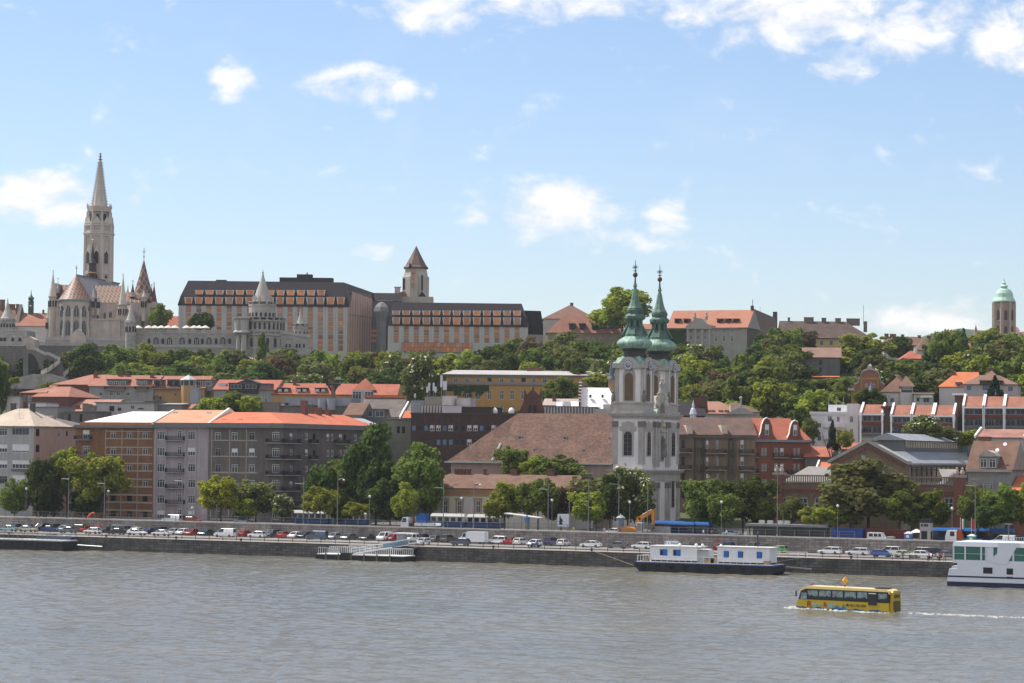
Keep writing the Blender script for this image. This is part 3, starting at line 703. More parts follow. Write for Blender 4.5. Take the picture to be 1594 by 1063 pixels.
mb.box(yc-1.7,yc+1.7,-.9,-.24,z1+9.2,z1+9.7,0);mb.prism([(yc-1.4,z1+9.71),(yc+1.4,z1+9.71),(yc+.8,z1+11.2),(yc,z1+11.9),(yc-.8,z1+11.2)],-.6,-.24,0)
mb.ball((yc,-.7,z1+10.6),.55,2);mb.build('niche',[STG,STD,GOLD],body_)
def statue(mb,x,y,z,h_,m=0):
    mb.lathe([(.34*h_/2,z),(.40*h_/2,z+.15*h_),(.30*h_/2,z+.45*h_),(.36*h_/2,z+.68*h_),(.14*h_/2,z+.80*h_),(.19*h_/2,z+.88*h_),(.16*h_/2,z+.96*h_),(0.0,z+h_)],9,x,y,m)
    mb.tube((x+.1*h_,y,z+.66*h_),(x+.28*h_,y-.1,z+.5*h_),.06*h_,.04*h_);mb.tube((x-.1*h_,y,z+.66*h_),(x-.2*h_,y-.2,z+.8*h_),.06*h_,.04*h_)
mb=MB();mb.T=SF.T;statue(mb,yc,-.7,z1+3.2,4.6);mb.build('statue',STD,body_)
# gable with sculpture group between the towers
mb=MB();mb.T=SF.T
mb.prism([(8,z2+.3),(14.5,z2+.3),(14.3,z2+1.6),(13,z2+3.2),(11.25,z2+4.6),(9.5,z2+3.2),(8.2,z2+1.6)],-.3,2,0);mb.prism([(9.6,z2+.5),(12.9,z2+.5),(12.5,z2+2.2),(11.25,z2+3.2),(10,z2+2.2)],-.34,-.302,1)
gb=mb.build('gable',[STG,STD],body_)
for x,z,h_ in((8.6,2.0,3.2),(11.25,4.6,4.2),(13.9,2.0,3.2),(9.9,3.6,2.4),(12.6,3.6,2.4)):
    mb=MB();mb.T=SF.T;statue(mb,x,-.2,z2+z,h_);mb.build('statue',M('pale_statue',(.42,.40,.34),.9,.2)if h_<4 else GOLD if h_<3 else STG,gb)
mb=MB();mb.T=SF.T;mb.poly([(7.4,-.4,z2+.35),(9.5,-.4,z2+3.2),(9.5,2,z2+3.2),(7.4,2,z2+.35)]);mb.build('gable_flashing',COPPER,gb)
for x_,y_ in((TW+.15,.2),(TW+.15,DEP-6.8),(-.2,.2)):
    mb=MB();mb.lathe([(.3,z2+2.9),(.55,z2+3.5),(.5,z2+4.4),(.2,z2+4.9),(.35,z2+5.3),(0,z2+5.8)],8,x_,y_);mb.build('urn',STD,body_)
# nave with its big roof and the choir beyond
xl=b.f.X(690,722);xr_=-.05;ND=19.5;zr=b.Z(644,y=9.5)
nx0=b.f.X(768,722)
mb=MB();mb.box(nx0,xr_,.02,ND,-1,zn-.2);mb.box(xl+1,nx0,2.2,ND-2,-1,zn-.4);nv=b.part('nave',mb,M('nave_pink',(.36,.27,.24),.9,.1,.3,.05,.15))
NT=M('mottled_tile',(.165,.09,.064),.9,.25,.25,.3,brick=(.6,.4,(.095,.06,.05)))
mb=MB();rx=b.f.X(806,644,9.5)
A=(nx0+.2,-.6,zn);B=(xr_,-.6,zn);C=(xr_,9.5,zr);D_=(rx,9.5,zr)
mb.poly([A,B,C,D_],0);mb.poly([(xr_,ND+.6,zn),(nx0+.2,ND+.6,zn),D_,C],0)
cx0=xl;mb.poly([(cx0+.0,1.6,zn),(nx0+.2,1.6,zn),D_],0);mb.poly([(cx0,ND-2.2,zn),(cx0,1.6,zn),D_],0);mb.poly([(nx0+.2,ND-2.2,zn),(cx0,ND-2.2,zn),D_],0)
mb.poly([A,D_,(nx0+.2,1.6,zn)],0);mb.poly([B,(xr_,ND+.6,zn),C],1)
rf=b.part('roof',mb,[NT,STW])
mb=MB();mb.box(nx0,xr_,-.95,-.55,zn-.28,zn+.06);mb.box(cx0-.3,nx0,1.2,1.62,zn-.28,zn+.06);
zq=lambda t:zn+(zr-zn)*t
for k in range(7):
    t0,t1=.02+k*.05,.02+(k+1)*.05;p=lambda t:(nx0+.2+(rx-nx0-.2)*t-.3,-.6+10.1*t-.1,zq(t)+.12)
    mb.tube(p(t0),p(t1),.28,.28,5)
mb.build('gutter',M('pale_copper',(.42,.5,.43),.7,.2),rf)
for px,py,yy in((811,680,5),(881,681,5),(951,683,5),(834,700,2.6),(910,701,2.6)):
    x,z=b.f.L(px,py,yy);mb=MB();mb.box(x-.45,x+.45,yy-.7,yy+.6,z-.7,z+.3,0);mb.box(x-.3,x+.3,yy-.72,yy-.701,z-.6,z+.1,1);mb.build('roof_vent',[M('vent_tin',(.35,.36,.34)),FRD],rf)

# ------------------------------------------------------------------ brick market hall
MHB=M('yellow_brown_brick',(.20,.155,.10),.9,.15,.3,.12,.1,brick=(.5,.14,(.165,.125,.08)));MHR=M('red_brick_trim',(.20,.082,.06),.9,.15,.6,.1)
b=Bld('market_hall','brick market hall with broad arched gable and long grey iron roof','market hall',1205,1503,760,v=V1+2,zb=RZ)
X=b.f.X;Zp=b.Z
zw=Zp(752,1250);zg=Zp(718,1345);zp=Zp(688,1345);xg0,xg1=X(1296,740),X(1412,740);xm=(xg0+xg1)/2
for px in(1225,1250,1275,1433,1477,1498):b.f.win(px,786,14,22,'tall')
mb=MB();b.f.wall(mb,-1,zw,0);mb.box(0,xg0,.3,14,-1,zw-.02);mb.box(xg1,b.W,.3,14,-1,zw-.02);w_=b.part('wall',mb,MHB)
for px in(1225,1250,1275,1433,1477,1498):
    mb=MB();x=X(px,776);z=Zp(776,px);a_=[(1.55*math.cos(t),1.3*math.sin(t))for t in[math.pi*k/8 for k in range(9)]];i_=[(1.05*math.cos(t),.85*math.sin(t))for t in[math.pi*k/8 for k in range(9)]]
    for k in range(8):mb.prism([(x+a_[k][0],z+a_[k][1]),(x+a_[k+1][0],z+a_[k+1][1]),(x+i_[k+1][0],z+i_[k+1][1]),(x+i_[k][0],z+i_[k][1])],-.12,.04)
    mb.build('brick_arch',MHR,w_)
for x0_,x1_ in((0,xg0),(xg1,b.W)):
    mb=MB();mb.box(x0_,x1_,-.3,0,zw-1.4,zw-.9);n_=int((x1_-x0_)/.6)
    for k in range(n_):mb.box(x0_+k*.6,x0_+k*.6+.32,-.22,0,zw-2.0,zw-1.41)
    mb.build('brick_trim',MHR,w_)
mb=MB()
for x0_,x1_ in((0,xg0-.4),(xg1+.4,b.W)):
    mb.box(x0_,x1_,-.25,.3,zw+.001,zw+.25);mb.box(x0_,x1_,-.25,.3,zw+1.5,zw+1.8)
    n_=int((x1_-x0_)/.5)
    for k in range(n_):mb.box(x0_+k*.5,x0_+k*.5+.2,-.1,.15,zw+.25,zw+1.5)
mb.build('balustrade',M('sandstone_rail',(.24,.19,.15),.9,.15),w_)
# gable front with the great arch
AR=3.2;az_=Zp(741,1345);axx=X(1347,741)
arc=[(axx+AR*math.cos(t),az_+2.1*math.sin(t))for t in[math.pi*k/14 for k in range(15)]]
top=[(xg1+.2,zg),(xm,zp),(xg0-.2,zg)]
mb=MB()
def arch_wall(mb,x0,x1,ztop_fn,arc,z0,y0,y1):
    pts=[p for p in arc][::-1]
    for(xa,za),(xb,zb__)in zip(pts,pts[1:]):mb.prism([(xa,za),(xb,zb__),(xb,ztop_fn(xb)),(xa,ztop_fn(xa))],y0,y1)
    mb.prism([(x0,z0),(pts[0][0],z0),(pts[0][0],ztop_fn(pts[0][0])),(x0,ztop_fn(x0))],y0,y1);mb.prism([(pts[-1][0],z0),(x1,z0),(x1,ztop_fn(x1)),(pts[-1][0],ztop_fn(pts[-1][0]))],y0,y1)
tf=lambda x:zg+(zp-zg)*max(0,1-abs(x-xm)/((xg1-xg0)/2))
arch_wall(mb,xg0,xg1,tf,arc,-1,-1.2,1.2);gw=b.part('gable_wall',mb,MHB)
mb=MB();a2=[(axx+(AR+1.5)*math.cos(t),az_+3.7*math.sin(t))for t in[math.pi*k/14 for k in range(15)]]
for k in range(14):mb.prism([a2[k],a2[k+1],arc[k+1],arc[k]],-1.4,-1.1)
for k in range(26):
    t=(k+.5)/26;x=xg0+(xg1-xg0)*t;mb.box(x-.22,x+.22,-1.4,-1.15,tf(x)-1.5,tf(x)-.75)
mb.build('brick_trim',MHR,gw)
mb=MB()
for xa,za,xb,zb__ in((xg0-.6,zg-.2,xm,zp+.25),(xm,zp+.25,xg1+.6,zg-.2)):mb.prism([(xa,za-.35),(xb,zb__-.35),(xb,zb__+.35),(xa,za+.35)],-1.75,1.3)
mb.box(xm-1.2,xm+1.2,-1.8,1.4,zp+.3,zp+.9)
for x in(xg0,xg1):mb.box(x-1.1,x+1.1,-1.7,1.3,Zp(752,1300),Zp(747,1300));mb.box(x-.8,x+.8,-1.55,1.25,-1,Zp(753,1300))
mb.box(axx-.45,axx+.45,-1.55,-1.41,az_+2.2,az_+4.4)
for s_ in(-1,1):mb.prism([(axx+s_*4.6-.8,az_-.2),(axx+s_*4.6+.8,az_-.2),(axx+s_*4.6-s_*.2,az_+1.4)],-1.6,-1.41)
mb.build('coping',M('coping_stone',(.33,.31,.28),.9,.15),gw)
mb=MB();mb.box(axx-AR,axx+AR,.2,.3,-1,az_+2.2,0)
aw=mb.build('arch_window',GL,gw);mb=MB()
for k in range(-3,4):mb.box(axx+k*1.0-.08,axx+k*1.0+.08,.08,.19,-1,az_+2.2)
for k in range(6):mb.box(axx-AR,axx+AR,.07,.185,az_+.4-k*2.2,az_+.55-k*2.2)
mb.build('glazing_bar',FRD,aw)
# long hall with lantern roof running back
HD=68;mb=MB();mb.box(xg0+2,xg1-2,1.3,HD,-1,zg-.6);mb.build('hall_wall',M('hall_pale_stone',(.36,.32,.28),.9,.12),b.root)
mb=MB();hw=(xg1-xg0)/2
mb.poly([(xg1+.5,1.4,zg-.3),(xg1+.5,HD,zg-.3),(xm+4.2,HD,zp-1.9),(xm+4.2,1.4,zp-1.9)]);mb.poly([(xg0-.5,HD,zg-.3),(xg0-.5,1.4,zg-.3),(xm-4.2,1.4,zp-1.9),(xm-4.2,HD,zp-1.9)])
mb.box(xg1+.2,xg1+.55,1.4,HD,zg-.7,zg-.31)
rf=b.part('roof',mb,M('hall_zinc',(.25,.262,.28),.6,.16,.3,.08,.1,spec=.3))
mb=MB();y0=13;mb.box(xm-3.9,xm+3.9,y0,HD-1,zp-2.2,zp+.6,0)
for k in range(22):
    yy=y0+.6+k*1.98
    mb.box(xm+3.9,xm+3.98,yy,yy+1.3,zp-1.0,zp+.4,1)
ln=mb.build('roof_lantern',[M('lantern_iron',(.10,.11,.12),.6,.1),M('lantern_glass',(.35,.30,.22),.3,.3,.5)],rf)
mb=MB();mb.poly([(xm+4.6,y0-.6,zp+.55),(xm+4.6,HD-.5,zp+.55),(xm,HD-.5,zp+2.1),(xm,y0-.6,zp+2.1)]);mb.poly([(xm-4.6,HD-.5,zp+.55),(xm-4.6,y0-.6,zp+.55),(xm,y0-.6,zp+2.1),(xm,HD-.5,zp+2.1)])
mb.poly([(xm-4.6,y0-.6,zp+.55),(xm+4.6,y0-.6,zp+.55),(xm,y0-.6,zp+2.1)]);mb.poly([(xm-4.6,y0-.6,zp+.5),(xm+4.6,y0-.6,zp+.5),(xm+4.6,HD-.5,zp+.5),(xm-4.6,HD-.5,zp+.5)])
mb.build('lantern_roof',MATS['hall_zinc'],ln)
mb=MB();mb.box(xg1-1.98,xg1-1.9,10,HD-4,zw+.5,zg-1.2,0)
sg=mb.build('side_glazing',M('reddish_glass',(.16,.10,.085),.15,.5,.25,.3,spec=.5),b.root);mb=MB()
for k in range(12):mb.box(xg1-1.9,xg1-1.78,10+k*4,10.25+k*4,zw+.4,zg-1.1)
mb.box(xg1-1.9,xg1-1.8,10,HD-4,zw+3,zw+3.2);mb.build('mullion',FRD,sg)
for q in((X(1240,745,12),xg0-.5,2,14,zw+.3,zw+3.6,4,0),(xg1+6,b.W-5,2,14,zw+.3,zw+3.4,3,3)):mb=MB();mb.hip(*q);b.part('wing_roof',mb,M('wing_zinc',(.22,.2,.19),.8,.12))
for px in(1212,1493):
    x=X(px,752);mb=MB();mb.box(x-1.0,x+1.0,-.6,1.5,-1,zw+1.7,0);mb.box(x-1.2,x+1.2,-.8,1.7,zw+1.71,zw+2.2,1)
    for s_ in(-1,1):mb.lathe([(.3,zw+2.21),(.6,zw+2.6),(.45,zw+3.1),(.2,zw+3.35),(.3,zw+3.6),(0,zw+3.9)],8,x+s_*.6,.4,1)
    mb.build('corner_pier',[MHR,M('pier_stone',(.34,.29,.27),.9,.15)],b.root)
# ------------------------------------------------------------------ houses between the front row and the hill, left to right
GREYST=M('grey_stucco',(.30,.29,.28),.9,.12,.3,.06,.2);PALEST=M('pale_stucco',(.44,.41,.39),.9,.1,.3,.05,.15);OCHRE=M('ochre_stucco',(.42,.255,.115),.9,.1,.3,.06,.12)
BRK=M('dark_red_brick',(.14,.06,.05),.9,.18,.4,.12,brick=(.5,.14,(.11,.05,.04)));WHIST=M('white_stucco',(.60,.59,.60),.9,.08,.3,.04,.12);DKST=M('soot_stucco',(.15,.14,.13),.9,.18,.3,.1,.25)
def ws(pxs,py,w,h,st='std'):return[(x,py,w,h,st)for x in pxs]
def dormer(b,px0,px1,py0,py1,y,deep=5.0,m=None,win='strip',roofm=None,n=1):
    """upright dormer standing on a roof: front at depth y into the building"""
    xa,za=b.f.L(px0,py1,y);xb,zb=b.f.L(px1,py0,y);mb=MB();mb.box(xa,xb,y,y+deep,za-1.2,zb)
    d=mb.build('dormer',m or M('dormer_grey',(.17,.17,.18),.7,.12),b.roof)
    mb=MB();mb.box(xa-.25,xb+.25,y-.4,y+deep+.1,zb+.003,zb+.22);mb.build('dormer_roof',roofm or EAVE_G,d)
    if win:
        wd=(xb-xa)/n
        for k in range(n):put_window(d,Matrix.Translation((xa+wd*k+wd*.12,y-.17,za+(zb-za)*.12)),wd*.76,(zb-za)*.72,win)
    return d
# behind the left block
b=house('house','low dark red house with a pyramid-like red roof below the grand stairs','house',33,72,612,600,BRK,TILE_P,d=690,phi=0,D=16,hl=7,hr=5,wins=ws((38,46,62),620,6,9,'std')+[(50,631,7,8,'half')],low=-14)
mb=MB();zr=b.zr-.4;mb.hip(b.W-3,b.W+9.5,-3,13,b.ze-1,zr,2,5,0);mb.build('rear_roof',TILE_P,b.root)
mb=MB();mb.box(b.W-2.5,b.W+9,-2.6,12,-14,b.ze-1.2);mb.build('rear_wall',BRK,b.root)
b=house('house','pink roofed house with dark brick end wall under the bastion stairs','house',82,150,599.5,583,BRK,TILE_P,d=735,phi=8,D=15,hl=9,hr=0,chim=((150,579,590,7),),wins=[(121,607,4,5,'dark')],low=-14)
b=house('apartment_house','grey house with two big grey dormers in its salmon tiled roof','house',139,239,602,584,GREYST,TILE_P,d=725,phi=14,D=15,wins=ws((157,173,184,199),612.5,6.5,8)+ws((157,173,184,199,216),630,6.5,8),chim=((149,581,595,6),(187,580,589,7),(198,580,588,7),(237,582,598,6)),low=-14)
dormer(b,166,197,591,605,.6,6,win='std',n=3);dormer(b,212,230,591,605,.6,6,win='std',n=2)
for px in(160,206):
    x,z=b.f.L(px,597,2.5);mb=MB();mb.box(x-.5,x+.5,2,3,z-.6,z+.1);mb.build('skylight',ZINC,b.roof)
b.f.balcony(164,196,606.5,1.0);b.f.balcony(211,231,606.5,1.0)
b=house('apartment_house','ochre house with corner turret under a silvery cone and red roof terraces','house',236,318,604.5,585,OCHRE,TILE_P,d=722,phi=16,D=15,wins=ws((244,315),616,4.5,8)+[(273,614,4,5,'grey'),(287,622,3,9,'dark'),(294,622,3,9,'dark')],low=-14)
dormer(b,239,250,591.5,602,.3,6,win='dark');dormer(b,260,280,591.5,601.5,.8,6,win='dark',roofm=TILE_P,n=2);dormer(b,304,331,592,602,1.0,6,win='std',roofm=TILE_P,n=2)
b.f.balcony(239,282,604,1.2);b.f.balcony(240,251,622,1)
xt,zt=b.f.L(292.5,600,-1.2);tz0=b.Z(630,292);rt=2.1
mb=MB();mb.lathe([(rt,tz0-9),(rt,zt)],8,xt,-.8,0,math.pi/8);mb.lathe([(rt*.96,zt),(rt*.96,b.Z(592,292))],8,xt,-.8,1,math.pi/8,mfun=lambda i,k:1)
tu=mb.build('turret',[OCHRE,GL],b.root);mb=MB();zz=b.Z(592,292)
mb.lathe([(rt*1.18,zz),(rt*1.1,zz+.25),(rt*.45,b.Z(586.5,292)),(0,b.Z(583.5,292))],8,xt,-.8,0,math.pi/8);mb.build('turret_roof',M('silver_cone',(.42,.42,.42),.5,.1),tu)
for k in range(8):
    a=math.pi/4*k+math.pi/8;mb=MB()if k==0 else mb;mb.tube((xt+rt*math.cos(a),-.8+rt*math.sin(a),zt),(xt+rt*math.cos(a),-.8+rt*math.sin(a),zz),.12,.12,4)
mb.build('mullion',FRW,tu)
b0=Bld('vent_stack','tall pale grey square chimney stack in front of the ochre house','chimney',296,308.5,605,d=700,phi=16);z1_=b0.Z(605);mb=MB();mb.box(0,b0.W,0,2.2,-8,z1_);mb.box(-.15,b0.W+.15,-.15,2.35,z1_+.003,z1_+.3);mb.tube((b0.W*.55,1,z1_),(b0.W*.55,1,z1_+1.3),.15);b0.part('stack',mb,M('stack_grey',(.33,.34,.37),.9,.06))
b=house('apartment_house','grey house with a glazed black gable dormer in its red roof behind a tree','house',333,428,607.5,591,GREYST,TILE_R,d=715,phi=16,D=14,wins=ws((405,414),622,5,9)+ws((375,384),634,7,8),chim=((383,587,595,7),),low=-14)
dormer(b,356,402,597,606,-.4,6,m=M('black_timber',(.035,.038,.045),.7,.1),win='strip',n=2)
xa,za=b.f.L(368,597,-.4);xb,_=b.f.L(402,597,-.4);zt=b.f.L(385,590,-.4)[1]
mb=MB();mb.prism([(xa,za+.22),(xb,za+.22),((xa+xb)/2,zt)],-.6,5,0);mb.build('gable',MATS['black_timber'],b.roof)
x,z=b.f.L(347,598,3);mb=MB();mb.box(x-1.1,x+1.1,2,4,z-.9,z+.3);mb.build('skylight',ZINC,b.roof)
dormer(b,403,420,598,605,.3,6,win=None)
b=house('apartment_house','long house with bright red roof, paired dormers and a pyramid pavilion roof','apartment house',424,617,615,597,OCHRE,TILE_R,d=712,phi=22,D=14,chim=((459,592,602,6),(516,594,607,6)),low=-14)
for px in(435.5,445.5,465,474,494,503):dormer(b,px-3.6,px+3.6,604.5,613.5,.8,5,m=M('dormer_tan',(.22,.15,.12)),win='half',roofm=EAVE_G)
xc,ze_=b.f.L(566,607,0);zt=b.f.L(566,588,4)[1];xl_=b.f.X(546,607);xr2=b.f.X(583,607)
mb=MB();mb.lathe([((xr2-xl_)/2*1.414,ze_),(0,zt)],4,xc,4.5,0,math.pi/4);mb.build('pavilion_roof',TILE_R,b.roof)
mb=MB();mb.box(xl_+.8,xr2-.8,-1.6,10,b.ze-4,ze_-.05);mb.build('pavilion_wall',PALEST,b.root)
put_window(b.root,Matrix.Translation((xc-3,-1.8,b.ze-1.3)),2.6,2.4,'std');put_window(b.root,Matrix.Translation((xc+.5,-1.8,b.ze-1.3)),2.6,2.4,'std')
for px in(589,606):
    x,z=b.f.L(px,611,2);mb=MB();mb.box(x-.5,x+.5,1.5,2.5,z-.5,z+.15);mb.build('skylight',ZINC,b.roof)
# roofscape right behind the front row
b=house('shed','low building with long pale pink roof behind the white-roofed house','house',78,165,642,621.5,DKST,M('pale_pink_tile',(.33,.165,.125),.85,.12,.3,.1,tile=2.2),d=680,phi=6,D=18,low=-14,chim=((133,629,640,3),(147,632,642,2),(121,632,642,2)))
b=house('workshop','whitewashed flat-roofed building with small vents behind the white roof','house',149,240,627,625.5,PALEST,EAVE_G,d=672,phi=8,D=8,low=-14,wins=[(186,637,6,5,'dark'),(206,634,6,5,'grey'),(219,636,9,2.5,'dark'),(174,636,8,8,'dark')])
b=house('workshop','dark sooty rear building with two openings beside the beige roof','house',100,149,641,639.8,DKST,EAVE_G,d=650,phi=4,D=8,low=-20,wins=ws((108,126),651,5,14,'dark'))
b.chimney(b.roof,136,630,645,2,2.4,M('stone_chimney',(.17,.15,.12),.9,.2));b.chimney(b.roof,146,633,645,2,1.3,MATS['stone_chimney'])
mbx=house('roof_shed','grey flat-topped shed on the roofs behind the beige hip','house',46,89,634,633,M('cement_sheet',(.27,.26,.25),.9,.1),EAVE_G,d=655,phi=0,D=8,low=-20)
mbx=house('white_wall_house','small white-walled house showing above the beige roof','house',44,71,627,626.2,WHIST,EAVE_G,d=668,phi=0,D=6,low=-20)
b=house('workshop','grey rooftop block with a pale blue window between two chimneys','house',225,245,625,624,M('cement_brown',(.2,.19,.18)),EAVE_G,d=668,phi=8,D=6,low=-20,wins=[(233,632,4,8,'blue')])
b=house('workshop','squat grey block with lean-to roofs beside the tall stack','house',245,283,630,627.5,M('cement_brown',(.2,.19,.18)),M('lilac_sheet',(.33,.31,.33)),d=668,phi=8,D=8,low=-20)
b=house('house','small red-tiled lean-to at the foot of the tall grey stack','house',283,297,637,629,PALEST,TILE_P,d=668,phi=8,D=6,low=-20)
GTANK=M('tank_grey',(.26,.27,.30),.7,.12,.3,.05,.15)
b=house('apartment_house','plain grey party-wall block with smooth pale cylinders at its roof edge','house',408,546,632,630,DKST,EAVE_G,d=668,phi=10,D=10,low=-20,wins=[(429,637,4,9,'dark'),(446,631,6,9,'dark')])
mb=MB();mb.box(b.f.X(440),b.W-.3,1,9,b.ze+.3,b.Z(619));mb.build('rooftop_plant',GTANK,b.root)
for px in(503,517):x=b.f.X(px);mb=MB();mb.lathe([(1.15,b.ze-1),(1.15,b.Z(621,y=-.8))],14,x,-.8);mb.build('cylinder',GTANK,b.root,smooth=False)
mb=MB();x0_=b.f.X(410);mb.box(x0_,b.f.X(436),-.8,.5,b.ze-2,b.Z(626));mb.build('rooftop_hut',M('hut_brown',(.17,.15,.13)),b.root)
b.chimney(b.root,484,631,645,-2,1.9);b.chimney(b.root,519,601,625,5,.9)
mb=MB();x=b.f.X(519,610,5);z=b.Z(612,519,5);mb.tube((x,5,z-2),(x,5,z+1),.45);mb.tube((x,5,z),(x-1.4,5,z+2),.35);mb.tube((x,5,z+.4),(x+1.2,5,z+2.2),.35);mb.box(x-2,x+1.9,4.6,5.4,z+2,z+2.6);mb.build('flue',IRON,b.root)
b=house('house','brown monopitch roof beside the dark mansard in the middle rooftops','house',536,562,647,627,DKST,TILE_B,d=655,phi=14,D=14,low=-20)
b=house('house','steep grey mansard house with an orange ridge strip and wide glazed dormer','house',560,622,650,618.5,GREYST,TILE_G,d=660,phi=14,D=13,low=-20,gab=BRK)
dormer(b,564,600,637.5,650,-.3,6,m=M('dormer_dark',(.10,.10,.095)),win='strip',n=2,roofm=TILE_G)
mb=MB();mb.box(-.3,b.W+.2,b.D/2-.5,b.D/2+.5,b.zr-.1,b.zr+.5);mb.build('ridge_strip',TILE_O,b.roof)
b=house('house','small house with grey and orange roof and white gable coping','house',627,652,652,628,GREYST,TILE_G,d=655,phi=10,D=13,low=-20)
mb=MB();zq=b.ze+(b.zr-b.ze)*.45;mb.poly([(-.2,-.62,b.ze+.25),(b.W,-.62,b.ze+.25),(b.W,b.D*.2,zq+.25),(-.2,b.D*.2,zq+.25)]);mb.build('orange_tiles',TILE_O,b.roof)
mb=MB();mb.prismx([(-.7,b.ze),(-.7,b.ze+.6),(6.5,b.zr+.6),(6.5,b.zr-.3)],-.8,-.41);mb.build('coping',WHITE,b.roof)
b=house('house','olive grey flat-topped house with two brown shutters','house',597,642,653,652,M('olive_stucco',(.17,.17,.13),.9,.12),EAVE_G,d=640,phi=6,D=8,low=-20,wins=ws((620,628),669,5,11,'dark'))
b=house('garden_shed','pale stuccoed gable wall beside the big tree at the far left rooftops','house',11,31,617,616,PALEST,EAVE_G,d=690,phi=0,D=6,low=-20)

# dark brick office block with strip windows
b=Bld('office_block','long flat dark brown office block with two rows of small square windows','office block',640,850,645,d=632,phi=9)
DKB=M('brown_panel',(.055,.034,.03),.85,.25,.25,.2,brick=(1.4,.8,(.075,.04,.034)))
for k in range(17):
    for py,o in((666,0),(688,38)):
        px=644+9.58*k
        if px<640+o or px>845:continue
        b.f.win(px,py+.2,7,9.5,b.rg.choice(('blue','blue','half','half','dark','dark','blue')))
ze=b.Z(645);b.body(DKB,ze,22,low=-20)
mb=MB();mb.box(-.2,b.W+.1,-.2,22,ze+.003,ze+.35)
for k in range(24):mb.box(k*b.W/24,k*b.W/24+.12,-.09,0,ze-3.4,ze)
b.part('parapet',mb,M('parapet_brown',(.075,.05,.045),.8,.15))
def pent(px0,px1,py0,y,D,m,nm='penthouse'):
    xa,z=b.f.L(px0,py0,y);xb,_=b.f.L(px1,py0,y);mb=MB();mb.box(xa,xb,y,y+D,ze,z);mb.box(xa-.1,xb+.1,y-.1,y+D+.1,z+.003,z+.15);return mb.build(nm,m,b.root)
pent(655,691,631,3,8,DKST);pent(688,718,632.5,2,9,M('penthouse_white',(.5,.48,.5),.8,.1));pent(718.3,766,634,2.5,9,M('penthouse_dark',(.05,.035,.03)));pent(688.5,702,617,9,5,M('rusty_white',(.48,.45,.42),.8,.12));pent(711,732,620.5,12,5,M('penthouse_pink',(.42,.39,.38),.8,.1));pent(661,688,618,12,6,M('penthouse_beige',(.26,.23,.2),.9,.1));pent(640,660,624,14,5,GTANK)
mb=MB()
for k in range(8):xa=b.f.X(656+4.6*k,638,2.5);mb.box(xa,xa+.42,2.3,2.99,ze+.36,b.Z(631.5,y=2.5))
b.part('fin',mb,PALEST)
for k,(px,h_)in enumerate(((665,3),(668,4),(675,4),(678,3),(687,6),(691,4.5),(694,4.5),(646,2))):
    x,z=b.f.L(px,619 if px>650 else 624,14);mb=MB();mb.tube((x,14,z),(x,14,z+h_),.09);mb.box(x-.25,x+.25,13.8,14.0,z+h_*.45,z+h_*.95,1);mb.build('antenna',[STEEL,M('antenna_white',(.55,.56,.58))],b.root)
for px in(770,796):x,z=b.f.L(px,644,4);mb=MB();mb.ball((x,4,z+.6),.8,0,10,1.2);mb.build('roof_dome',WHITE,b.root)

# gothic brick gable, pale roofs and louvred attic behind the nave
b=house('brick_gable_house','small dark red gothic brick gable with finials peeping over the nave roof','house',806,850,646,643,BRK,TILE_D,d=655,phi=20,D=14,low=-12)
ap=b.Z(615,829);xm_=b.W*.52;mb=MB();mb.prism([(0,b.ze),(b.W,b.ze),(xm_+2.3,ap-1.6),(xm_+2.3,ap),(xm_+1.5,ap+.2),(xm_,ap+1.6),(xm_-1.5,ap+.2),(xm_-2.3,ap),(xm_-2.3,ap-1.6)],-.3,.5)
for dx in(-.7,.7):mb.box(xm_+dx-.35,xm_+dx+.35,-.45,-.31,b.ze,b.ze+2.6,1)
for dx in(-2.1,0,2.1):mb.lathe([(.45,ap-.6),(.4,ap+.6+(1 if dx==0 else 0)),(0,ap+1.9+(1 if dx==0 else 0))],6,xm_+dx,0)
mb.build('gable',[BRK,GLD],b.root);mb=MB();mb.prismx([(.5,b.ze),(14,b.ze),(14,ap-2),(.5,ap-1)],b.W*.3,b.W*.7);mb.build('gable_roof',TILE_D,b.root)
b=house('louvred_attic','long pale concrete attic storey of upright fins above the nave ridge','building',848,926,634,633.4,DKST,EAVE_G,d=640,phi=16,D=10,low=-12)
mb=MB()
for k in range(17):xa=b.W*k/16.6;mb.box(xa,xa+.42,-.5,-.003,b.ze-2.6,b.ze)
b.part('fin',mb,M('fin_stone',(.42,.40,.38),.9,.1))
mb=MB();mb.box(b.W+.02,b.W+5.8,-.3,9,-10,b.ze-.3);mb.box(b.W+2,b.W+5,1,6,b.ze-.3,b.ze+.9);mb.build('end_block',PALEST,b.root)
mb=MB();mb.lathe([(1.1,b.ze-2.6),(.9,b.ze-1),(.5,b.ze+1.6),(0,b.ze+4)],4,b.W+4.6,-.5,0,math.pi/4);mb.build('pinnacle',STG,b.root)
b=house('house','low house with beige roof and bright solar panels behind the louvred attic','house',846,903,632,620.5,PALEST,M('beige_tile',(.34,.28,.24),.9,.12),d=668,phi=18,D=13,low=-12,chim=((863,617,630,4),))
for i,(a_,c_,m_)in enumerate(((866,876,ZINC),(878,888,M('panel_grey',(.2,.2,.23))),(889,907,ZINCW))):
    xa,za=b.f.L(a_,632,-.8);xb,zb_=b.f.L(c_,627,-.8);mb=MB();mb.poly([(xa,-.8,za),(xb,-.8,za),(xb-.3,1.5,zb_+.4),(xa-.3,1.5,zb_+.4)]);mb.poly([(xa-.3,1.5,zb_+.3),(xb-.3,1.5,zb_+.3),(xb,-.8,za-.1),(xa,-.8,za-.1)]);mb.build('roof_panel',m_,b.roof)
b=house('stepped_gable_house','white-roofed house with a dark red stepped brick gable at its end','house',906,962,638,603.5,PALEST,ZINCW,d=660,phi=22,D=13,hr=3,low=-12)
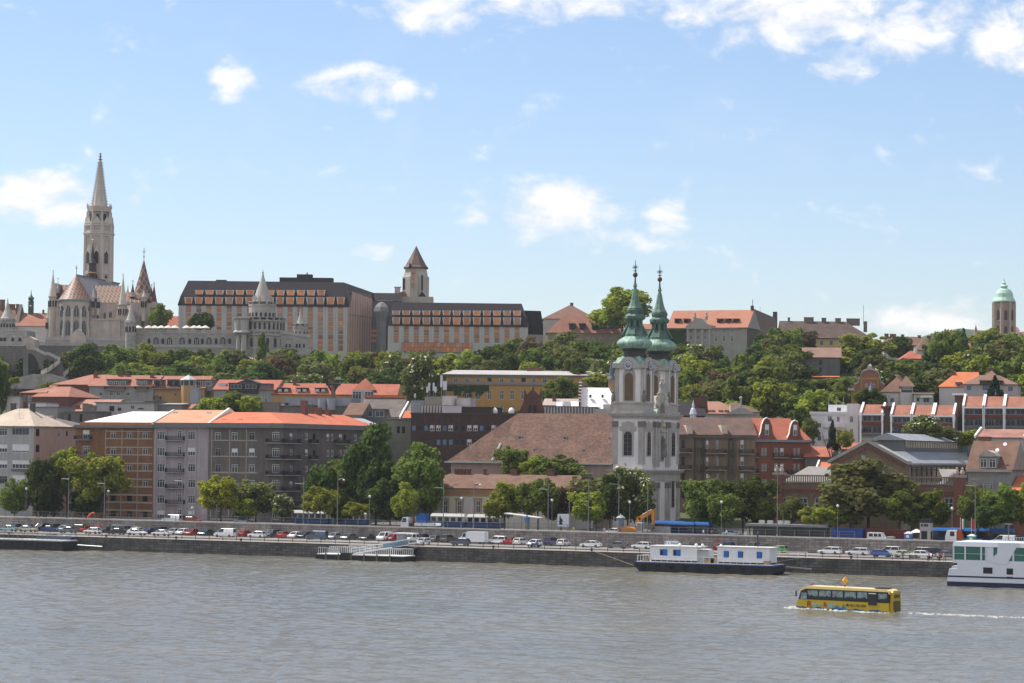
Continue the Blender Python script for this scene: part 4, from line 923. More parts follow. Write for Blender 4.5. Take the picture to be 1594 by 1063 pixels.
mb=MB();n_=7;pts=[(-1.2,b.ze-2)]
for k in range(n_):t=k/n_;yk=-.8+7.3*t;zk=b.ze+(b.zr-b.ze)*(k+1)/n_+1.2;pts+=[(yk,zk-.4),(yk,zk)]
pts+=[(6.5,b.zr+2.4),(7.6,b.zr+2.4),(14,b.ze),(14,b.ze-2)]
mb.prismx(pts,-.9,-.35);mb.build('stepped_gable',M('gable_brick',(.15,.055,.05),.9,.15),b.root)
mb=MB()
for k in range(n_):t=k/n_;yk=-.8+7.3*t;zk=b.ze+(b.zr-b.ze)*(k+1)/n_+1.2;mb.box(-1.0,-.25,yk-.1,yk+.9,zk+.003,zk+.3)
mb.build('gable_step',WHITE,b.root)
for px in(919,938):x,z=b.f.L(px,616,2.5);mb=MB();mb.box(x-.3,x+.3,2,3,z-.5,z+.3);mb.build('vent',FRD,b.roof)
b=Bld('church_spire','slim slate grey spire standing just left of the copper towers','spire',948,956,592,d=668,phi=20);mb=MB();mb.box(-.2,b.W+.2,0,1.7,-10,b.Z(590));mb.lathe([(1.25,b.Z(590)),(.8,b.Z(585)),(0,b.Z(549))],8,b.W/2,.85,1);b.part('spire',mb,[M('spire_base',(.3,.2,.12)),M('spire_slate',(.10,.11,.14),.6,.1)])

# yellow palace on the slope
b=Bld('palace','long ochre yellow palace with tall windows and grey metal roof on the slope','palace',694,962,585,d=772,phi=22)
YEL=M('palace_yellow',(.46,.26,.085),.9,.1,.3,.06,.1)
for px in(709,727,744,762,781,797,815,831,848,866,884):b.f.win(px,592,6.5,8,'std' if px not in(762,815)else 'dark')
for px in(726,744,762,781,797,814,831,847,866):b.f.win(px,614.5,6.5,14,'tall')
for px in(708,780,797,815):b.f.win(px,636,6.5,9,'std')
ze=b.Z(584.5);b.body(YEL,ze,16,low=-16)
mb=MB();b.f.pbox(mb,693,962,596,598,.5);b.f.pbox(mb,693,962,584.6,586,.4);b.part('cornice',mb,M('cornice_lead',(.24,.22,.22),.8,.1))
mb=MB();b.f.pbox(mb,766,857,599,660,.35);
zr=b.Z(577,y=8);mb=MB();mb.hip(-1.2,b.W+2,-1,17,ze+.2,zr,3,0,0);rf=b.part('roof',mb,M('lead_roof',(.37,.34,.32),.7,.14,.15,.1));b.chimney(rf,831,573.5,579,8,4.5)
mb=MB()
for k in range(260):
    t=b.rg.random();px=695+65*t;py=601+b.rg.random()*(9-5*abs(t-.55))*(1 if b.rg.random()<.7 else 1.8)
    x,z=b.f.L(px,py);s_=.35;mb.poly([(x-s_,-.15-.2*b.rg.random(),z-s_),(x+s_,-.2,z-s_*.6),(x+s_,-.05,z+s_),(x-s_*.7,-.28,z+s_*.8)])
b.part('ivy',mb,M('ivy_leaf',(.03,.055,.018),.8,.3,1.5))

# ------------------------------------------------------------------ right of the church
b=house('tenement','sooty brown brick tenement with iron balconies and long brown roof right of the church','apartment house',1056,1176,678,650,M('sooty_brick',(.20,.145,.10),.9,.2,.3,.12,.25),TILE_D,d=606,phi=31,D=15,low=-14,zb=7,
          wins=[w_ for y in(691,717,743,769)for w_ in((1085,y,4,13,'std'),(1091,y,4,13,'std'),(1101,y+1,4,13,'half'),(1117,y+1,4,14,'std'),(1138,y+1,4,12,'std'),(1144,y+1,4,12,'std'),(1063,y,5,13,'dark'),(1155,y+1,5,14,'half'))])
mb=MB()
for y in(677,703,729,755):b.f.pbox(mb,1078,1096,y+.5,y+27,.5)if False else None
for a_,c_ in((1079,1097),(1132,1149)):b.f.pbox(mb,a_,c_,681,800,.0,.1)
b.f.pbox(mb,1056,1176,679,681,.5);b.part('cornice',mb,M('sooty_trim',(.12,.1,.08)))
for y in(705,731,757):b.f.balcony(1098,1130,y,1.2);b.f.balcony(1057,1076,y-1,1.2);b.f.balcony(1151,1172,y+1,1.2)
for px in(1072,1126):xa,za=b.f.L(px,675,.5);xb,zb_=b.f.L(px-6,665,4);mb=MB();mb.prism([(xa-.4,za),(xa+1.0,za),(xb+1.0,zb_+.5),(xb-.4,zb_+.5)],.0,4);mb.build('fire_coping',M('tan_coping',(.62,.50,.40)),b.roof)
# red brick gabled pair
b=Bld('gabled_house','red brick house with two sunlit-edged curved gables and fresh orange tiles','apartment house',1164,1262,686,d=610,phi=31,zb=7)
RB=M('fresh_red_brick',(.20,.085,.058),.9,.16,.3,.12,brick=(.5,.14,(.19,.065,.04)))
for y in(703,727.5,752,777):
    for px,st in((1167,'half'),(1175,'std'),(1187,'std'),(1191.5,'std'),(1208,'std'),(1217,'half'),(1237,'std'),(1243,'std')):b.f.win(px,y,3.6 if px<1200 or px>1230 else 5.5,11.5,st)
ze=b.Z(687,1210);b.body(RB,ze,14,low=-10)
for y in(712,737,762):b.f.balcony(1163,1180,y-1,1.0);b.f.balcony(1204,1226,y,1.0);b.f.balcony(1232,1250,y+1,1.0)
mb=MB();b.f.pbox(mb,1163,1262,685,687.5,.7);b.part('cornice',mb,M('blue_lead',(.2,.22,.27)))
zr=b.Z(651,y=7);mb=MB();mb.hip(-.5,b.W+.3,-.4,14.4,ze+.3,zr,0,4,0,1);b.roof=b.part('roof',mb,[TILE_R,RB])
for gx0,gx1,ap in((1180,1206,651),(1225,1249,655)):
    xa=b.f.X(gx0,686);xb=b.f.X(gx1,686);zt=b.Z(ap,(gx0+gx1)/2);xm_=(xa+xb)/2;w2=(xb-xa)/2
    prof=[(xb,ze),(xb,ze+.8),(xm_+w2*.75,ze+(zt-ze)*.35),(xm_+w2*.6,ze+(zt-ze)*.7),(xm_+w2*.35,ze+(zt-ze)*.93),(xm_,zt),(xm_-w2*.35,ze+(zt-ze)*.93),(xm_-w2*.6,ze+(zt-ze)*.7),(xm_-w2*.75,ze+(zt-ze)*.35),(xa,ze+.8),(xa,ze)]
    mb=MB();mb.prism(prof[::-1][::-1],-.4,.3);g=mb.build('curved_gable',RB,b.root)
    mb=MB();seg=prof[1:-1]
    for(x0_,z0_),(x1_,z1_)in zip(seg[3:],seg[4:]):mb.prism([(x0_,z0_+.003),(x1_,z1_+.003),(x1_,z1_+.26),(x0_,z0_+.26)],-.6,.5)  # coping only on left slope and top: its white stands for sunlight there
    mb.build('sunlit_coping',WHITE,g)
    put_window(g,Matrix.Translation((xm_-.5,-.6,ze+1.5)),1.0,2.6,'half')
    mb=MB();mb.prism([(xa,ze+.4),(xb,ze+.4),(xm_,zt-.3)],.3,8,0,1);mb.build('cross_roof',[RB,TILE_O],b.roof)
# school roofs further back
b=house('school','old school with broad pinkish red roof and turret behind the tenement','school',1094,1160,645,625,PALEST,M('school_tile',(.29,.145,.10),.85,.15,.3,.12,tile=2),d=672,phi=22,D=16,hr=7,low=-12)
for px in(1101,1109,1122,1131):dormer(b,px-2,px+2,639.5,643.5,1,3,m=WHITE,win='std')
b=house('school','dark brown cross-gabled roof with a small white finial behind the gabled pair','school',1140,1182,642,627,STG,TILE_D,d=664,phi=22,D=16,hr=6,low=-12)
mb=MB();ap=b.Z(633,1152);x=b.f.X(1153);mb.prism([(x-4.2,b.ze-.5),(x+4.2,b.ze-.5),(x,ap)],-.6,6,0,0);mb.tube((x,-.3,ap-.5),(x,-.3,ap+2),.3,.2);mb.ball((x,-.3,ap+2.3),.45);mb.build('gable',[STG],b.root)
b=house('gothic_house','grey slated steep roof with dark brick gable just right of the church towers','house',1056,1096,648,625,BRK,SLATE,d=650,phi=22,D=13,low=-12)
x,z=b.f.L(1079,648,-1);mb=MB();mb.lathe([(.8,z-2),(.8,z+.4),(1.0,z+.5),(.55,z+2.0),(.3,z+2.2),(.35,z+2.7),(0,z+4.3)],8,x,-1);mb.build('turret',ZINC,b.root)
xa=b.f.X(1085);ap=b.Z(618,1088);mb=MB();mb.prism([(xa-1.5,b.ze+1),(xa+3,b.ze+1),(xa+2.6,ap),(xa-.6,ap)],4,9);mb.build('gable',BRK,b.root)
# white modern block
b=Bld('white_block','white modernist apartment block with stepped roof terrace','apartment block',1262,1336,640,d=640,phi=14)
WB=M('white_render',(.70,.70,.71),.85,.07,.3,.04,.1)
for y in(652,672,691):b.f.win(1325.5,y+.5,5,10,'std');b.f.win(1292,y,7,9,'std');b.f.win(1305,y+.5,4.5,8,'std');b.f.win(1275,y+10,6,8,'std')
b.f.win(1306,637,7,6,'std')
ze=b.Z(643);mb=MB();b.f.wall(mb,-14,ze);mb.poly([(b.W,0,-14),(b.W,14,-14),(b.W,14,ze),(b.W,0,ze)]);mb.poly([(0,0,ze),(b.W,0,ze),(b.W,14,ze),(0,14,ze)]);b.part('wall',mb,WB)
mb=MB();xa=b.f.X(1318);zt=b.Z(628);mb.box(xa,b.W,.002,12,ze-.2,zt);mb.box(b.f.X(1288),xa,3.5,12,ze,b.Z(629.5));mb.box(b.f.X(1260),xa,-.25,.4,ze-.35,ze+.35)
mb.build('top_storey',WB,b.root)
for y in(662,681):mb=MB();b.f.pbox(mb,1281,1316,y-3,y+3,.9);mb.build('balcony',WB,b.root)
for px in(1290,1302,1313):x,z=b.f.L(px,628,5);mb=MB();mb.tube((x,5,z-1.5),(x,5,z+1.6),.12);mb.build('vent_pipe',STEEL,b.root)
# terraced modern flats with orange roofs
def terrace(lbl,px0,px1,d_,top,eave,units,phi=10):
    b=Bld('terraced_flats',lbl,'apartment block',px0,px1,eave,d=d_,phi=phi);zt=b.Z(top,y=5);ze=b.Z(eave);rows_=[(eave+6,'strip',9),(eave+22.5,'strip',10)]
    for a_,c_ in units:
        n_=2 if c_-a_<32 else 2
        for py,st,hh in rows_:
            for k in range(n_):wd=(c_-a_-3)/n_;b.f.win(a_+2+wd*(k+.5),py,wd-1.2,hh,b.rg.choice(('strip','strip','open'))if hh>9 else 'strip')
    b.body(M('flat_grey',(.22,.21,.21),.9,.1),ze,12,low=-12)
    mb=MB();mb.hip(-.2,b.W+.2,-.8,12,ze+.2,zt,0,0,0,yr=5);rf=b.part('roof',mb,M('terrace_tile',(.27,.11,.072),.85,.22,.4,.3,tile=2.4))
    mb=MB();mb.box(-.2,b.W+.2,-1.0,-.6,ze-.15,ze+.22)
    for a_,c_ in units:
        for q in(a_,c_):x=b.f.X(q,eave);mb.prismx([(-1.05,ze-1.5),(-1.05,ze+.6),(5,zt+.6),(5,zt-.6),(.5,ze-1.5)],x-.25,x+.25);mb.box(x-.2,x+.2,-.9,-.003,-10,ze-1.51)
    mb.build('white_trim',WHITE,rf)
    mb=MB()
    for a_,c_ in units:
        b.f.pbox(mb,a_+1,c_-1,eave+11,eave+16,.85);
    b.part('brick_band',mb,M('band_red',(.16,.045,.035),.9,.15))
    for a_,c_ in units:b.f.balcony(a_+2,c_-2,eave+29,.9)
    return b
terrace('left run of red roofed terraced flats beside the white block',1338,1376,628,629.5,645.5,[(1340.5,1374)])
terrace('middle run of terraced flats with red roofs and brick balcony bands',1387,1486,622,630.5,648,[(1388,1419),(1420,1452),(1454,1485)])
b=terrace('right-hand run of terraced flats with the highest red roof, cut by the frame',1500,1600,612,617,635,[(1500,1531),(1532,1563),(1564,1597)])
for px0,px1,pt,lb in((1375,1387,632,'narrow brown stair tower between the left and middle terraced flats'),(1486,1499,612,'narrow brown stair tower under a flat white canopy between terraced flats')):
    b=Bld('stair_tower',lb,'stair tower',px0,px1,650,d=626,phi=10);zt=b.Z(pt);mb=MB();mb.box(0,b.W,.5,6,-12,zt-.5,0);tw_=b.part('tower',mb,M('stair_brown',(.11,.08,.06),.9,.2));mb=MB();mb.box(-.6,b.W+.6,-.3,6,zt-.49,zt);mb.build('canopy',WHITE if pt<620 else MATS['band_red'],tw_);mb=MB();mb.box(.3,b.W-.3,.35,.498,-12,zt-6,0);mb.build('glazing',GL,tw_)
# villas above
b=house('villa','villa with tall brown pyramid roof and half-timbered dormer tower','villa',1372,1421,611,583,M('villa_cream',(.50,.46,.44),.9,.08,.3,.04,.1),TILE_B,d=700,phi=18,D=13,hl=5.5,hr=5.5,low=-12,wins=[(1388.5,623,6,7,'grey'),(1405,623,2.6,9,'std'),(1410,623,2.6,9,'dark'),(1415,623,2.6,9,'std')])
xa,z0_=b.f.L(1402,611,-1.2);xb,z1_=b.f.L(1421,601.5,-1.2);mb=MB();mb.box(xa,xb,-1.2,6,z0_-4.5,z1_);d_=mb.build('dormer_tower',MATS['villa_cream'],b.root);mb=MB()
mb.poly([(xa-.5,-1.7,z1_),(xb+.6,-1.7,z1_),((xa+xb)/2,5,b.zr-.3)]);mb.poly([(xb+.6,-1.7,z1_),(xb+.6,7,z1_),((xa+xb)/2,5,b.zr-.3)]);mb.poly([(xa-.5,7,z1_),(xa-.5,-1.7,z1_),((xa+xb)/2,5,b.zr-.3)]);mb.build('tower_roof',TILE_B,d_)
mb=MB();mb.box(xa+.2,xb-.2,-1.3,-1.203,z0_+.1,z1_-.1)
for k in range(6):pass
tm=mb.build('timber_band',M('timber_brown',(.07,.06,.055)),d_)
for k in range(4):put_window(d_,Matrix.Translation((xa+.4+k*(xb-xa-.6)/4,-1.48,z0_+.75)),(xb-xa)/5.4,.95,'std')
b=house('villa','orange roofed villa behind the right-hand terraced flats','villa',1462,1525,603,579,M('villa_white',(.50,.49,.47),.9,.08,.3,.04),M('villa_orange',(.47,.15,.065),.85,.15,.35,.12,tile=2.2),d=706,phi=12,D=14,hl=5,hr=1,low=-12,chim=((1482,577,583,6),))
dormer(b,1488,1496,596,602,.2,4,win='grey',m=DKST)
b=house('villa','lilac grey villa with brown hipped gables and a black timbered bay','villa',1501,1584,599,584,M('villa_lilac',(.42,.37,.39),.9,.08,.3,.04,.08),M('villa_brown',(.20,.12,.09),.9,.15,.4,.15,tile=1.8),d=694,phi=10,D=14,hl=4,hr=6,low=-12,wins=[(1508.5,604,6.5,6,'blue'),(1534,603,8,8,'blue'),(1573,605,7,7,'blue'),(1545,602.5,6,7,'blue')])
xa,z0_=b.f.L(1525,592,-.8);xb,_=b.f.L(1559,592,-.8);ap=b.f.L(1542,576.5,2)[1];mb=MB()
mb.poly([(xa-.3,-1.2,z0_),(xb+.3,-1.2,z0_),((xa+xb)/2,2.5,ap)]);mb.poly([(xb+.3,-1.2,z0_),(xb+.3,8,z0_),((xa+xb)/2,5,ap),((xa+xb)/2,2.5,ap)]);mb.poly([(xa-.3,8,z0_),(xa-.3,-1.2,z0_),((xa+xb)/2,2.5,ap),((xa+xb)/2,5,ap)]);mb.build('gable_roof',MATS['villa_brown'],b.roof)
mb=MB();mb.box(xa,xb,-.8,3,z0_-1.1,z0_-.05);mb.build('timber_band',MATS['timber_brown'],b.roof);b.chimney(b.roof,1543,574,580,5,1.6)
b=house('house','small flat-roofed annexe with white awning right of the brown pyramid villa','house',1422,1452,614,611,PALEST,TILE_D,d=692,phi=14,D=8,low=-12,wins=[(1442,623,9,7,'strip'),(1429,622,4,6,'dark')])
mb=MB();b.f.pbox(mb,1433,1452,617,618.6,1.2);b.part('awning',mb,WHITE)
b=house('house','pale grey roofed houses at the right edge above the villas','house',1586,1620,592,582,PALEST,M('greyish_tile',(.3,.31,.31)),d=760,phi=12,D=12,low=-12)
# baroque gabled villa in orange and pink
b=Bld('gabled_villa','orange and brick red villa with a curved baroque gable crowned by a small turret','villa',1325,1381,604,d=712,phi=16)
OB=M('villa_brick',(.27,.13,.09),.9,.15,.3,.1);OT=M('villa_ochre',(.38,.22,.07),.9,.1);GC=M('gable_capstone',(.36,.34,.32),.9,.12);ze=b.Z(604)
b.f.win(1349,600,4,5.5,'std',hole=False);b.f.win(1359.5,600,5,5.5,'std',hole=False)
mb=MB();mb.box(0,b.W,.3,12,-12,ze,0);b.part('wall',mb,OT)
def gx(px):return b.f.X(px)
zz=lambda py:b.Z(py,1353)
gp=[(gx(1326),ze),(gx(1380),ze),(gx(1377),zz(600)),(gx(1371),zz(596)),(gx(1369),zz(588)),(gx(1368),zz(583)),(gx(1364),zz(578.5)),(gx(1353.5),zz(575.5)),(gx(1344),zz(578.5)),(gx(1340),zz(583)),(gx(1339),zz(588)),(gx(1336),zz(596)),(gx(1329),zz(600))]
mb=MB();mb.prism(gp,-.1,1.0);g=mb.build('gable',OB,b.root)
mb=MB();b.f.pbox(mb,1338,1370,588,590.5,.3)
for px in(1341,1367):b.f.pbox(mb,px-1.2,px+1.2,590.5,606,.28)
mb.build('ochre_trim',OT,g)
mb=MB();seg=gp[2:]
for(x0_,z0_),(x1_,z1_)in zip(seg,seg[1:]):mb.prism([(x0_,z0_+.003),(x1_,z1_+.003),(x1_,z1_+.6),(x0_,z0_+.6)],-.5,1.3)
b.f.pbox(mb,1350,1358,570,575,.2,.9);mb.lathe([(.9,zz(569.9)),(0,zz(565.5))],4,gx(1354),.3,0,math.pi/4);b.f.pbox(mb,1336,1340,586.5,588.5,.5,.8);b.f.pbox(mb,1368,1372,586.5,588.5,.5,.8);b.f.pbox(mb,1320,1330,604,608,.6,1.2)
mb.build('coping',GC,g)
mb=MB();mb.lathe([(2.4,zz(620)),(2.2,zz(612)),(.9,zz(606)),(.4,zz(600)),(0,zz(592))],8,gx(1356),-1.4);mb.build('bay_roof',M('bay_blue_slate',(.12,.13,.18),.7,.12),b.root)
mb=MB();mb.lathe([(2.1,-10),(2.1,zz(620)-.05)],8,gx(1356),-1.4);mb.build('bay',OT,b.root)
# grey house right of the market hall and its neighbours
b=house('mansard_house','grey stucco house with arched dormer and brown mansard roof right of the market hall','house',1507,1574,732,686,M('hall_grey',(.27,.26,.25),.9,.12,.3,.06,.2),TILE_B,d=540,phi=0,D=13,low=-2,zb=RZ,over=.5,gab=M('gable_plaster',(.27,.24,.22)),
          wins=[(1533,757,5,12,'std'),(1542,757,5,12,'std'),(1557,756,5,10,'half'),(1517,757,5,12,'std'),(1533,785,5,12,'std'),(1548,785,5,12,'std')],chim=((1533,681,690,7,2.6),))
dormer(b,1524,1552,711,730,-.2,6,m=MATS['hall_grey'],win='std',n=2,roofm=STG)
mb=MB();b.f.pbox(mb,1505,1576,731,734,.8);b.f.pbox(mb,1505,1576,770,772,.4);b.part('cornice',mb,STG)
xa,za=b.f.L(1524,711,-.3);xb,_=b.f.L(1552,711,-.3);mb=MB();mb.prism([(xa,za+.23),(xb,za+.23),(xb-.6,za+.9),((xa+xb)/2,za+1.4),(xa+.6,za+.9)],-.7,4);mb.build('arched_pediment',STG,b.roof)
for px,py in((1579,694),(1520,732),(1553,703)):
    x,z=b.f.L(px if px<1574 else 1565,py,1);mb=MB();mb.lathe([(.05,0),(.28,.06),(.42,.17)],10);o=mb.build('satellite_dish',WHITE,b.roof,(x,.8,z+.3));o.rotation_euler=(R(60),0,0)
b=house('house','pinkish tiled roof with mossy patches and white gable copings behind the mansard house','house',1521,1592,682,668,PALEST,M('mossy_tile',(.28,.14,.11),.9,.3,.3,.25,tile=2),d=572,phi=2,D=12,low=-6,zb=8)
mb=MB()
for x in(-.4,b.W+.4):mb.prismx([(-.6,b.ze),(-.6,b.ze+.6),(6,b.zr+.5),(6,b.zr-.3)],x-.2,x+.2)
mb.build('coping',WHITE,b.roof)
b=house('house','red brick end house with orange roof at the right edge of the front row','house',1576,1640,765,741,RB,TILE_O,d=534,phi=0,D=13,low=-2,zb=RZ,wins=ws((1585,1592),783,4,11))
b=house('house','low orange-tiled house tucked left of the market hall gable','house',1272,1300,741,719,PALEST,TILE_O,d=585,phi=8,D=12,low=-6,zb=7)
mb=MB();mb.prismx([(-.7,b.ze),(-.7,b.ze+.6),(6,b.zr+.5),(6,b.zr-.3)],-.8,-.41);mb.build('coping',WHITE,b.roof)
b=house('house','low red-roofed buildings behind the brick gabled house','house',1253,1292,712,695,DKST,TILE_R,d=610,phi=8,D=12,low=-6)
b=house('house','sliver of bright red roof behind the market hall gable','house',1310,1338,700,689,DKST,TILE_R,d=625,phi=8,D=10,low=-8)
# ------------------------------------------------------------------ Gothic church on the ridge
LIME=M('church_limestone',(.45,.38,.335),.9,.14,.35,.12,.2);LIMD=M('limestone_dark',(.25,.22,.2),.9,.2,.5,.15,.25);LIML=M('limestone_light',(.5,.46,.41),.9,.1,.4,.08)
def patterned(name,ca,cb,cc,sx=1.6,sz=2.2):
    """glazed tiles in lozenges: orange field, dark and pale diamonds"""
    m=M(name,ca,.55,.12,.4,.15,spec=.4);t=m.node_tree;bs=t.nodes['Principled BSDF'];old=bs.inputs['Base Color'].links[0].from_socket
    co=t.nodes.new('ShaderNodeTexCoord').outputs['Object'];sp=t.nodes.new('ShaderNodeSeparateXYZ');t.links.new(co,sp.inputs[0])
    def mm(op,a,b_=None):
        n=t.nodes.new('ShaderNodeMath');n.operation=op
        for i,x in enumerate((a,b_)):
            if x is None:continue
            if hasattr(x,'links'):t.links.new(x,n.inputs[i])
            else:n.inputs[i].default_value=x
        return n.outputs[0]
    u=mm('MULTIPLY',mm('ADD',sp.outputs[0],mm('MULTIPLY',sp.outputs[1],.5)),1/sx);v=mm('MULTIPLY',sp.outputs[2],1/sz)
    tri=lambda x:mm('ABSOLUTE',mm('SUBTRACT',mm('FRACT',x),.5))
    d1=mm('ADD',tri(u),tri(v));dia=mm('LESS_THAN',d1,.28);ring=mm('LESS_THAN',mm('ABSOLUTE',mm('SUBTRACT',d1,.5)),.09)
    mx=t.nodes.new('ShaderNodeMix');mx.data_type='RGBA';t.links.new(dia,mx.inputs[0]);t.links.new(old,mx.inputs[6]);mx.inputs[7].default_value=(*cb,1)
    my=t.nodes.new('ShaderNodeMix');my.data_type='RGBA';t.links.new(ring,my.inputs[0]);t.links.new(mx.outputs[2],my.inputs[6]);my.inputs[7].default_value=(*cc,1)
    t.links.new(my.outputs[2],bs.inputs['Base Color']);return m
ZS=patterned('zsolnay_orange',(.145,.042,.018),(.022,.022,.018),(.20,.145,.095));ZSD=patterned('zsolnay_dark',(.17,.07,.045),(.10,.06,.05),(.30,.25,.2),2.2,3.4)
ZSG=M('glazed_grey_tile',(.20,.19,.20),.5,.15,.4,.1,tile=1.2,spec=.4);COPT=M('copper_eave',(.16,.27,.27),.7,.2)
b=Bld('gothic_church','pale Gothic hilltop church with tall crocketed stone spire and orange patterned tile roofs','church',76,246,545,d=985,phi=25)
X,Zp=b.f.X,b.Z
def ZY(py,px,y):return b.f.L(px,py,y)[1]
def XY(px,py,y):return b.f.L(px,py,y)[0]
def cone_turret(root,px,y,hw_px,base,cornice,apex,m=LIME,mc=LIML,n=8,fin=True,name='turret'):
    """shaft, little gallery, stone cone and finial"""
    x=XY(px,cornice,y);r_=(XY(px+hw_px,cornice,y)-XY(px-hw_px,cornice,y))/2;zb_,zc,za=ZY(base,px,y),ZY(cornice,px,y),ZY(apex,px,y)
    mb=MB();mb.lathe([(r_*.88,zb_),(r_*.88,zc-.6),(r_*1.1,zc-.3),(r_*1.1,zc)],n,x,y,0,math.pi/n);t=mb.build(name,m,root)
    mb=MB();mb.lathe([(r_*.95,zc+.003),(r_*.5,zc+(za-zc)*.45),(r_*.12,zc+(za-zc)*.93),(.05,za)],n,x,y,0,math.pi/n)
    if fin:mb.ball((x,y,za),r_*.14);mb.tube((x,y,za),(x,y,za+1.1),.1);mb.box(x-.4,x+.4,y-.06,y+.06,za+.55,za+.72)
    mb.build('cone',mc,t);mb=MB()
    for k in range(n):
        a=2*math.pi*(k+.5)/n;mb.box(x+r_*.9*math.cos(a)-.28,x+r_*.9*math.cos(a)+.28,y+r_*.9*math.sin(a)-.28,y+r_*.9*math.sin(a)+.28,zc-4.2,zc-1.8)
    mb.build('opening',GLD,t);return t
# choir: polygonal apse with buttresses and two tiers of lancets
ya=3.0;xa=XY(117,467,ya);ra=(XY(141,467,ya)-XY(93,467,ya))/2;ze=ZY(467,117,ya);ya=ra;xa=XY(117,467,ya)
mb=MB();mb.lathe([(ra,-6),(ra,ze)],12,xa,ya,0,0,math.pi,2*math.pi);mb.box(xa-ra,xa+ra,ya,ya+22,-6,ze);ap=b.part('choir',mb,LIME)
mb=MB()
for k in range(7):
    a=math.pi+math.pi*(k+.0)/6;c_,s_=math.cos(a),math.sin(a);T=Matrix.Translation((xa+ra*c_,ya+ra*s_,0))@Matrix.Rotation(a+math.pi/2,4,'Z');mb.T=T
    for(o_,z0,z1)in((1.5,-6,ze*.33),(1.1,ze*.33,ze*.62),(.7,ze*.62,ze*.86)):mb.box(-.45,.45,-o_,.2,z0,z1-.5);mb.prismx([(-o_,z1-.5),(.2,z1-.5),(.2,z1+.7)],-.45,.45)
mb.build('buttress',LIML,ap)
for k in range(6):
    a=math.pi+math.pi*(k+.5)/6;T=Matrix.Translation((xa+ra*1.0*math.cos(a),ya+ra*1.0*math.sin(a),0))@Matrix.Rotation(a+math.pi/2,4,'Z')
    for z0,z1 in((15.6,21.6),(23.0,27.4)):
        mb=MB();mb.T=T;ww=.85;out=[(-ww,z0),(ww,z0),(ww,z1-1.4),(ww*.6,z1-.4),(0,z1),(-ww*.6,z1-.4),(-ww,z1-1.4)];mb.prism(out,-.16,.05);wo_=mb.build('window',M('leaded_glass',(.05,.07,.08),.3,.2,spec=.4),ap)
        mb=MB();mb.T=T;mb.box(-.07,.07,-.26,-.161,z0,z1-.5);mb.build('tracery',LIME,wo_)
mb=MB();mb.lathe([(ra+.35,ze-.5),(ra+.5,ze-.1),(ra+.5,ze+.15)],12,xa,ya,0,0,math.pi,2*math.pi);mb.build('eave',COPT,ap)
yr=ya+7;zr=ZY(427,119,yr);xr=XY(119,427,yr)
mb=MB()
pts=[(xa+(ra+.5)*math.cos(math.pi+math.pi*k/12),ya+(ra+.5)*math.sin(math.pi+math.pi*k/12),ze+.15)for k in range(13)]
for p,q in zip(pts,pts[1:]):mb.poly([p,q,(xr,yr,zr)],0)
mb.build('choir_roof',ZS,ap)
yk=yr+26;xk=XY(186,441,yk);zk=ZY(441,186,yk)
mb=MB();mb.poly([pts[12],(XY(172,467,yk),yk-5,ze+.15),(xk,yk,zk),(xr,yr,zr)],0);mb.poly([(xr,yr,zr),(xk,yk,zk),(XY(120,467,yk),yk,ze),pts[0]],1)
rf=b.part('nave_roof',mb,[ZSG,ZS]);mb=MB();mb.tube((xr,yr,zr-.2),(xk,yk,zk-.1),.35,.35,5);mb.tube((xr,yr,zr),(xr,yr,zr+3.6),.12);mb.box(xr-.6,xr+.6,yr-.06,yr+.06,zr+2.4,zr+2.6);mb.build('ridge_crest',M('ridge_brown',(.14,.06,.04)),rf)
# left side roof behind choir
y0=14;mb=MB();xl,xr2=XY(88,467,y0),XY(107,467,y0)
mb.poly([(xl,y0,ZY(467,92,y0)),(xr2+5,y0,ZY(467,107,y0)),(xr2+5,y0+9,ZY(443,107,y0+9)),(xl,y0+9,ZY(443,90,y0+9))]);mb.build('side_roof',ZS,rf)
mb=MB();mb.box(xl-.6,xr2,y0+.05,y0+8,-6,ZY(467.5,95,y0));mb.box(xl-.9,xl+.3,y0-.3,y0+9.2,ZY(470,90,y0),ZY(441,90,y0));mb.build('north_wall',LIME,b.root)
cone_turret(b.root,82,2.5,6.5,548,461,424);cone_turret(b.root,90,13,2,470,449,436,n=6)
for px,y,hw,c_,a_ in((75,3,3.2,495,470),):
    cone_turret(b.root,px,y,hw,548,c_,a_,n=6,fin=False,name='pinnacle')
# south side: long wall, patterned roof, oratory
y1=9;xw0,xw1=XY(140,475,y1),XY(246,475,y1);zw=ZY(471,190,y1)
mb=MB();mb.box(xw0,xw1,y1,y1+20,-6,zw,0);sw=b.part('south_wall',mb,LIME)
for px,py0,py1,w_ in((152,490,512,4),(172,484,494,5),(163,486,498,3.6),(146,515,530,3),(158,512,519,2),(160.5,512,519,2),(169,512,519,3),(184,503,528,5.5),(203,490,520,4),(222,487,512,4),(232,490,520,3)):
    xA,zA=b.f.L(px-w_/2,py1,y1-.1);xB,zB=b.f.L(px+w_/2,py0,y1-.1);mb=MB();mb.prism([(xA,zA),(xB,zA),(xB,zB-(xB-xA)*.7),((xA+xB)/2,zB),(xA,zB-(xB-xA)*.7)],y1-.12,y1+.05);mb.build('window',M('leaded_glass',(.10,.135,.15))if px not in(158,160.5,169)else WHITE,sw)
mb=MB()
for px in(143,150,157,168,178,190,197,210,218,228,238):x=XY(px,500,y1);mb.box(x-.45,x+.45,y1-1.4,y1,-6,zw*(.55 if px<180 else .8));mb.prismx([(y1-1.4,zw*(.55 if px<180 else .8)+.002),(y1,zw*(.55 if px<180 else .8)+.002),(y1,zw*(.55 if px<180 else .8)+2)],x-.45,x+.45)
mb.build('buttress',LIMD,sw)
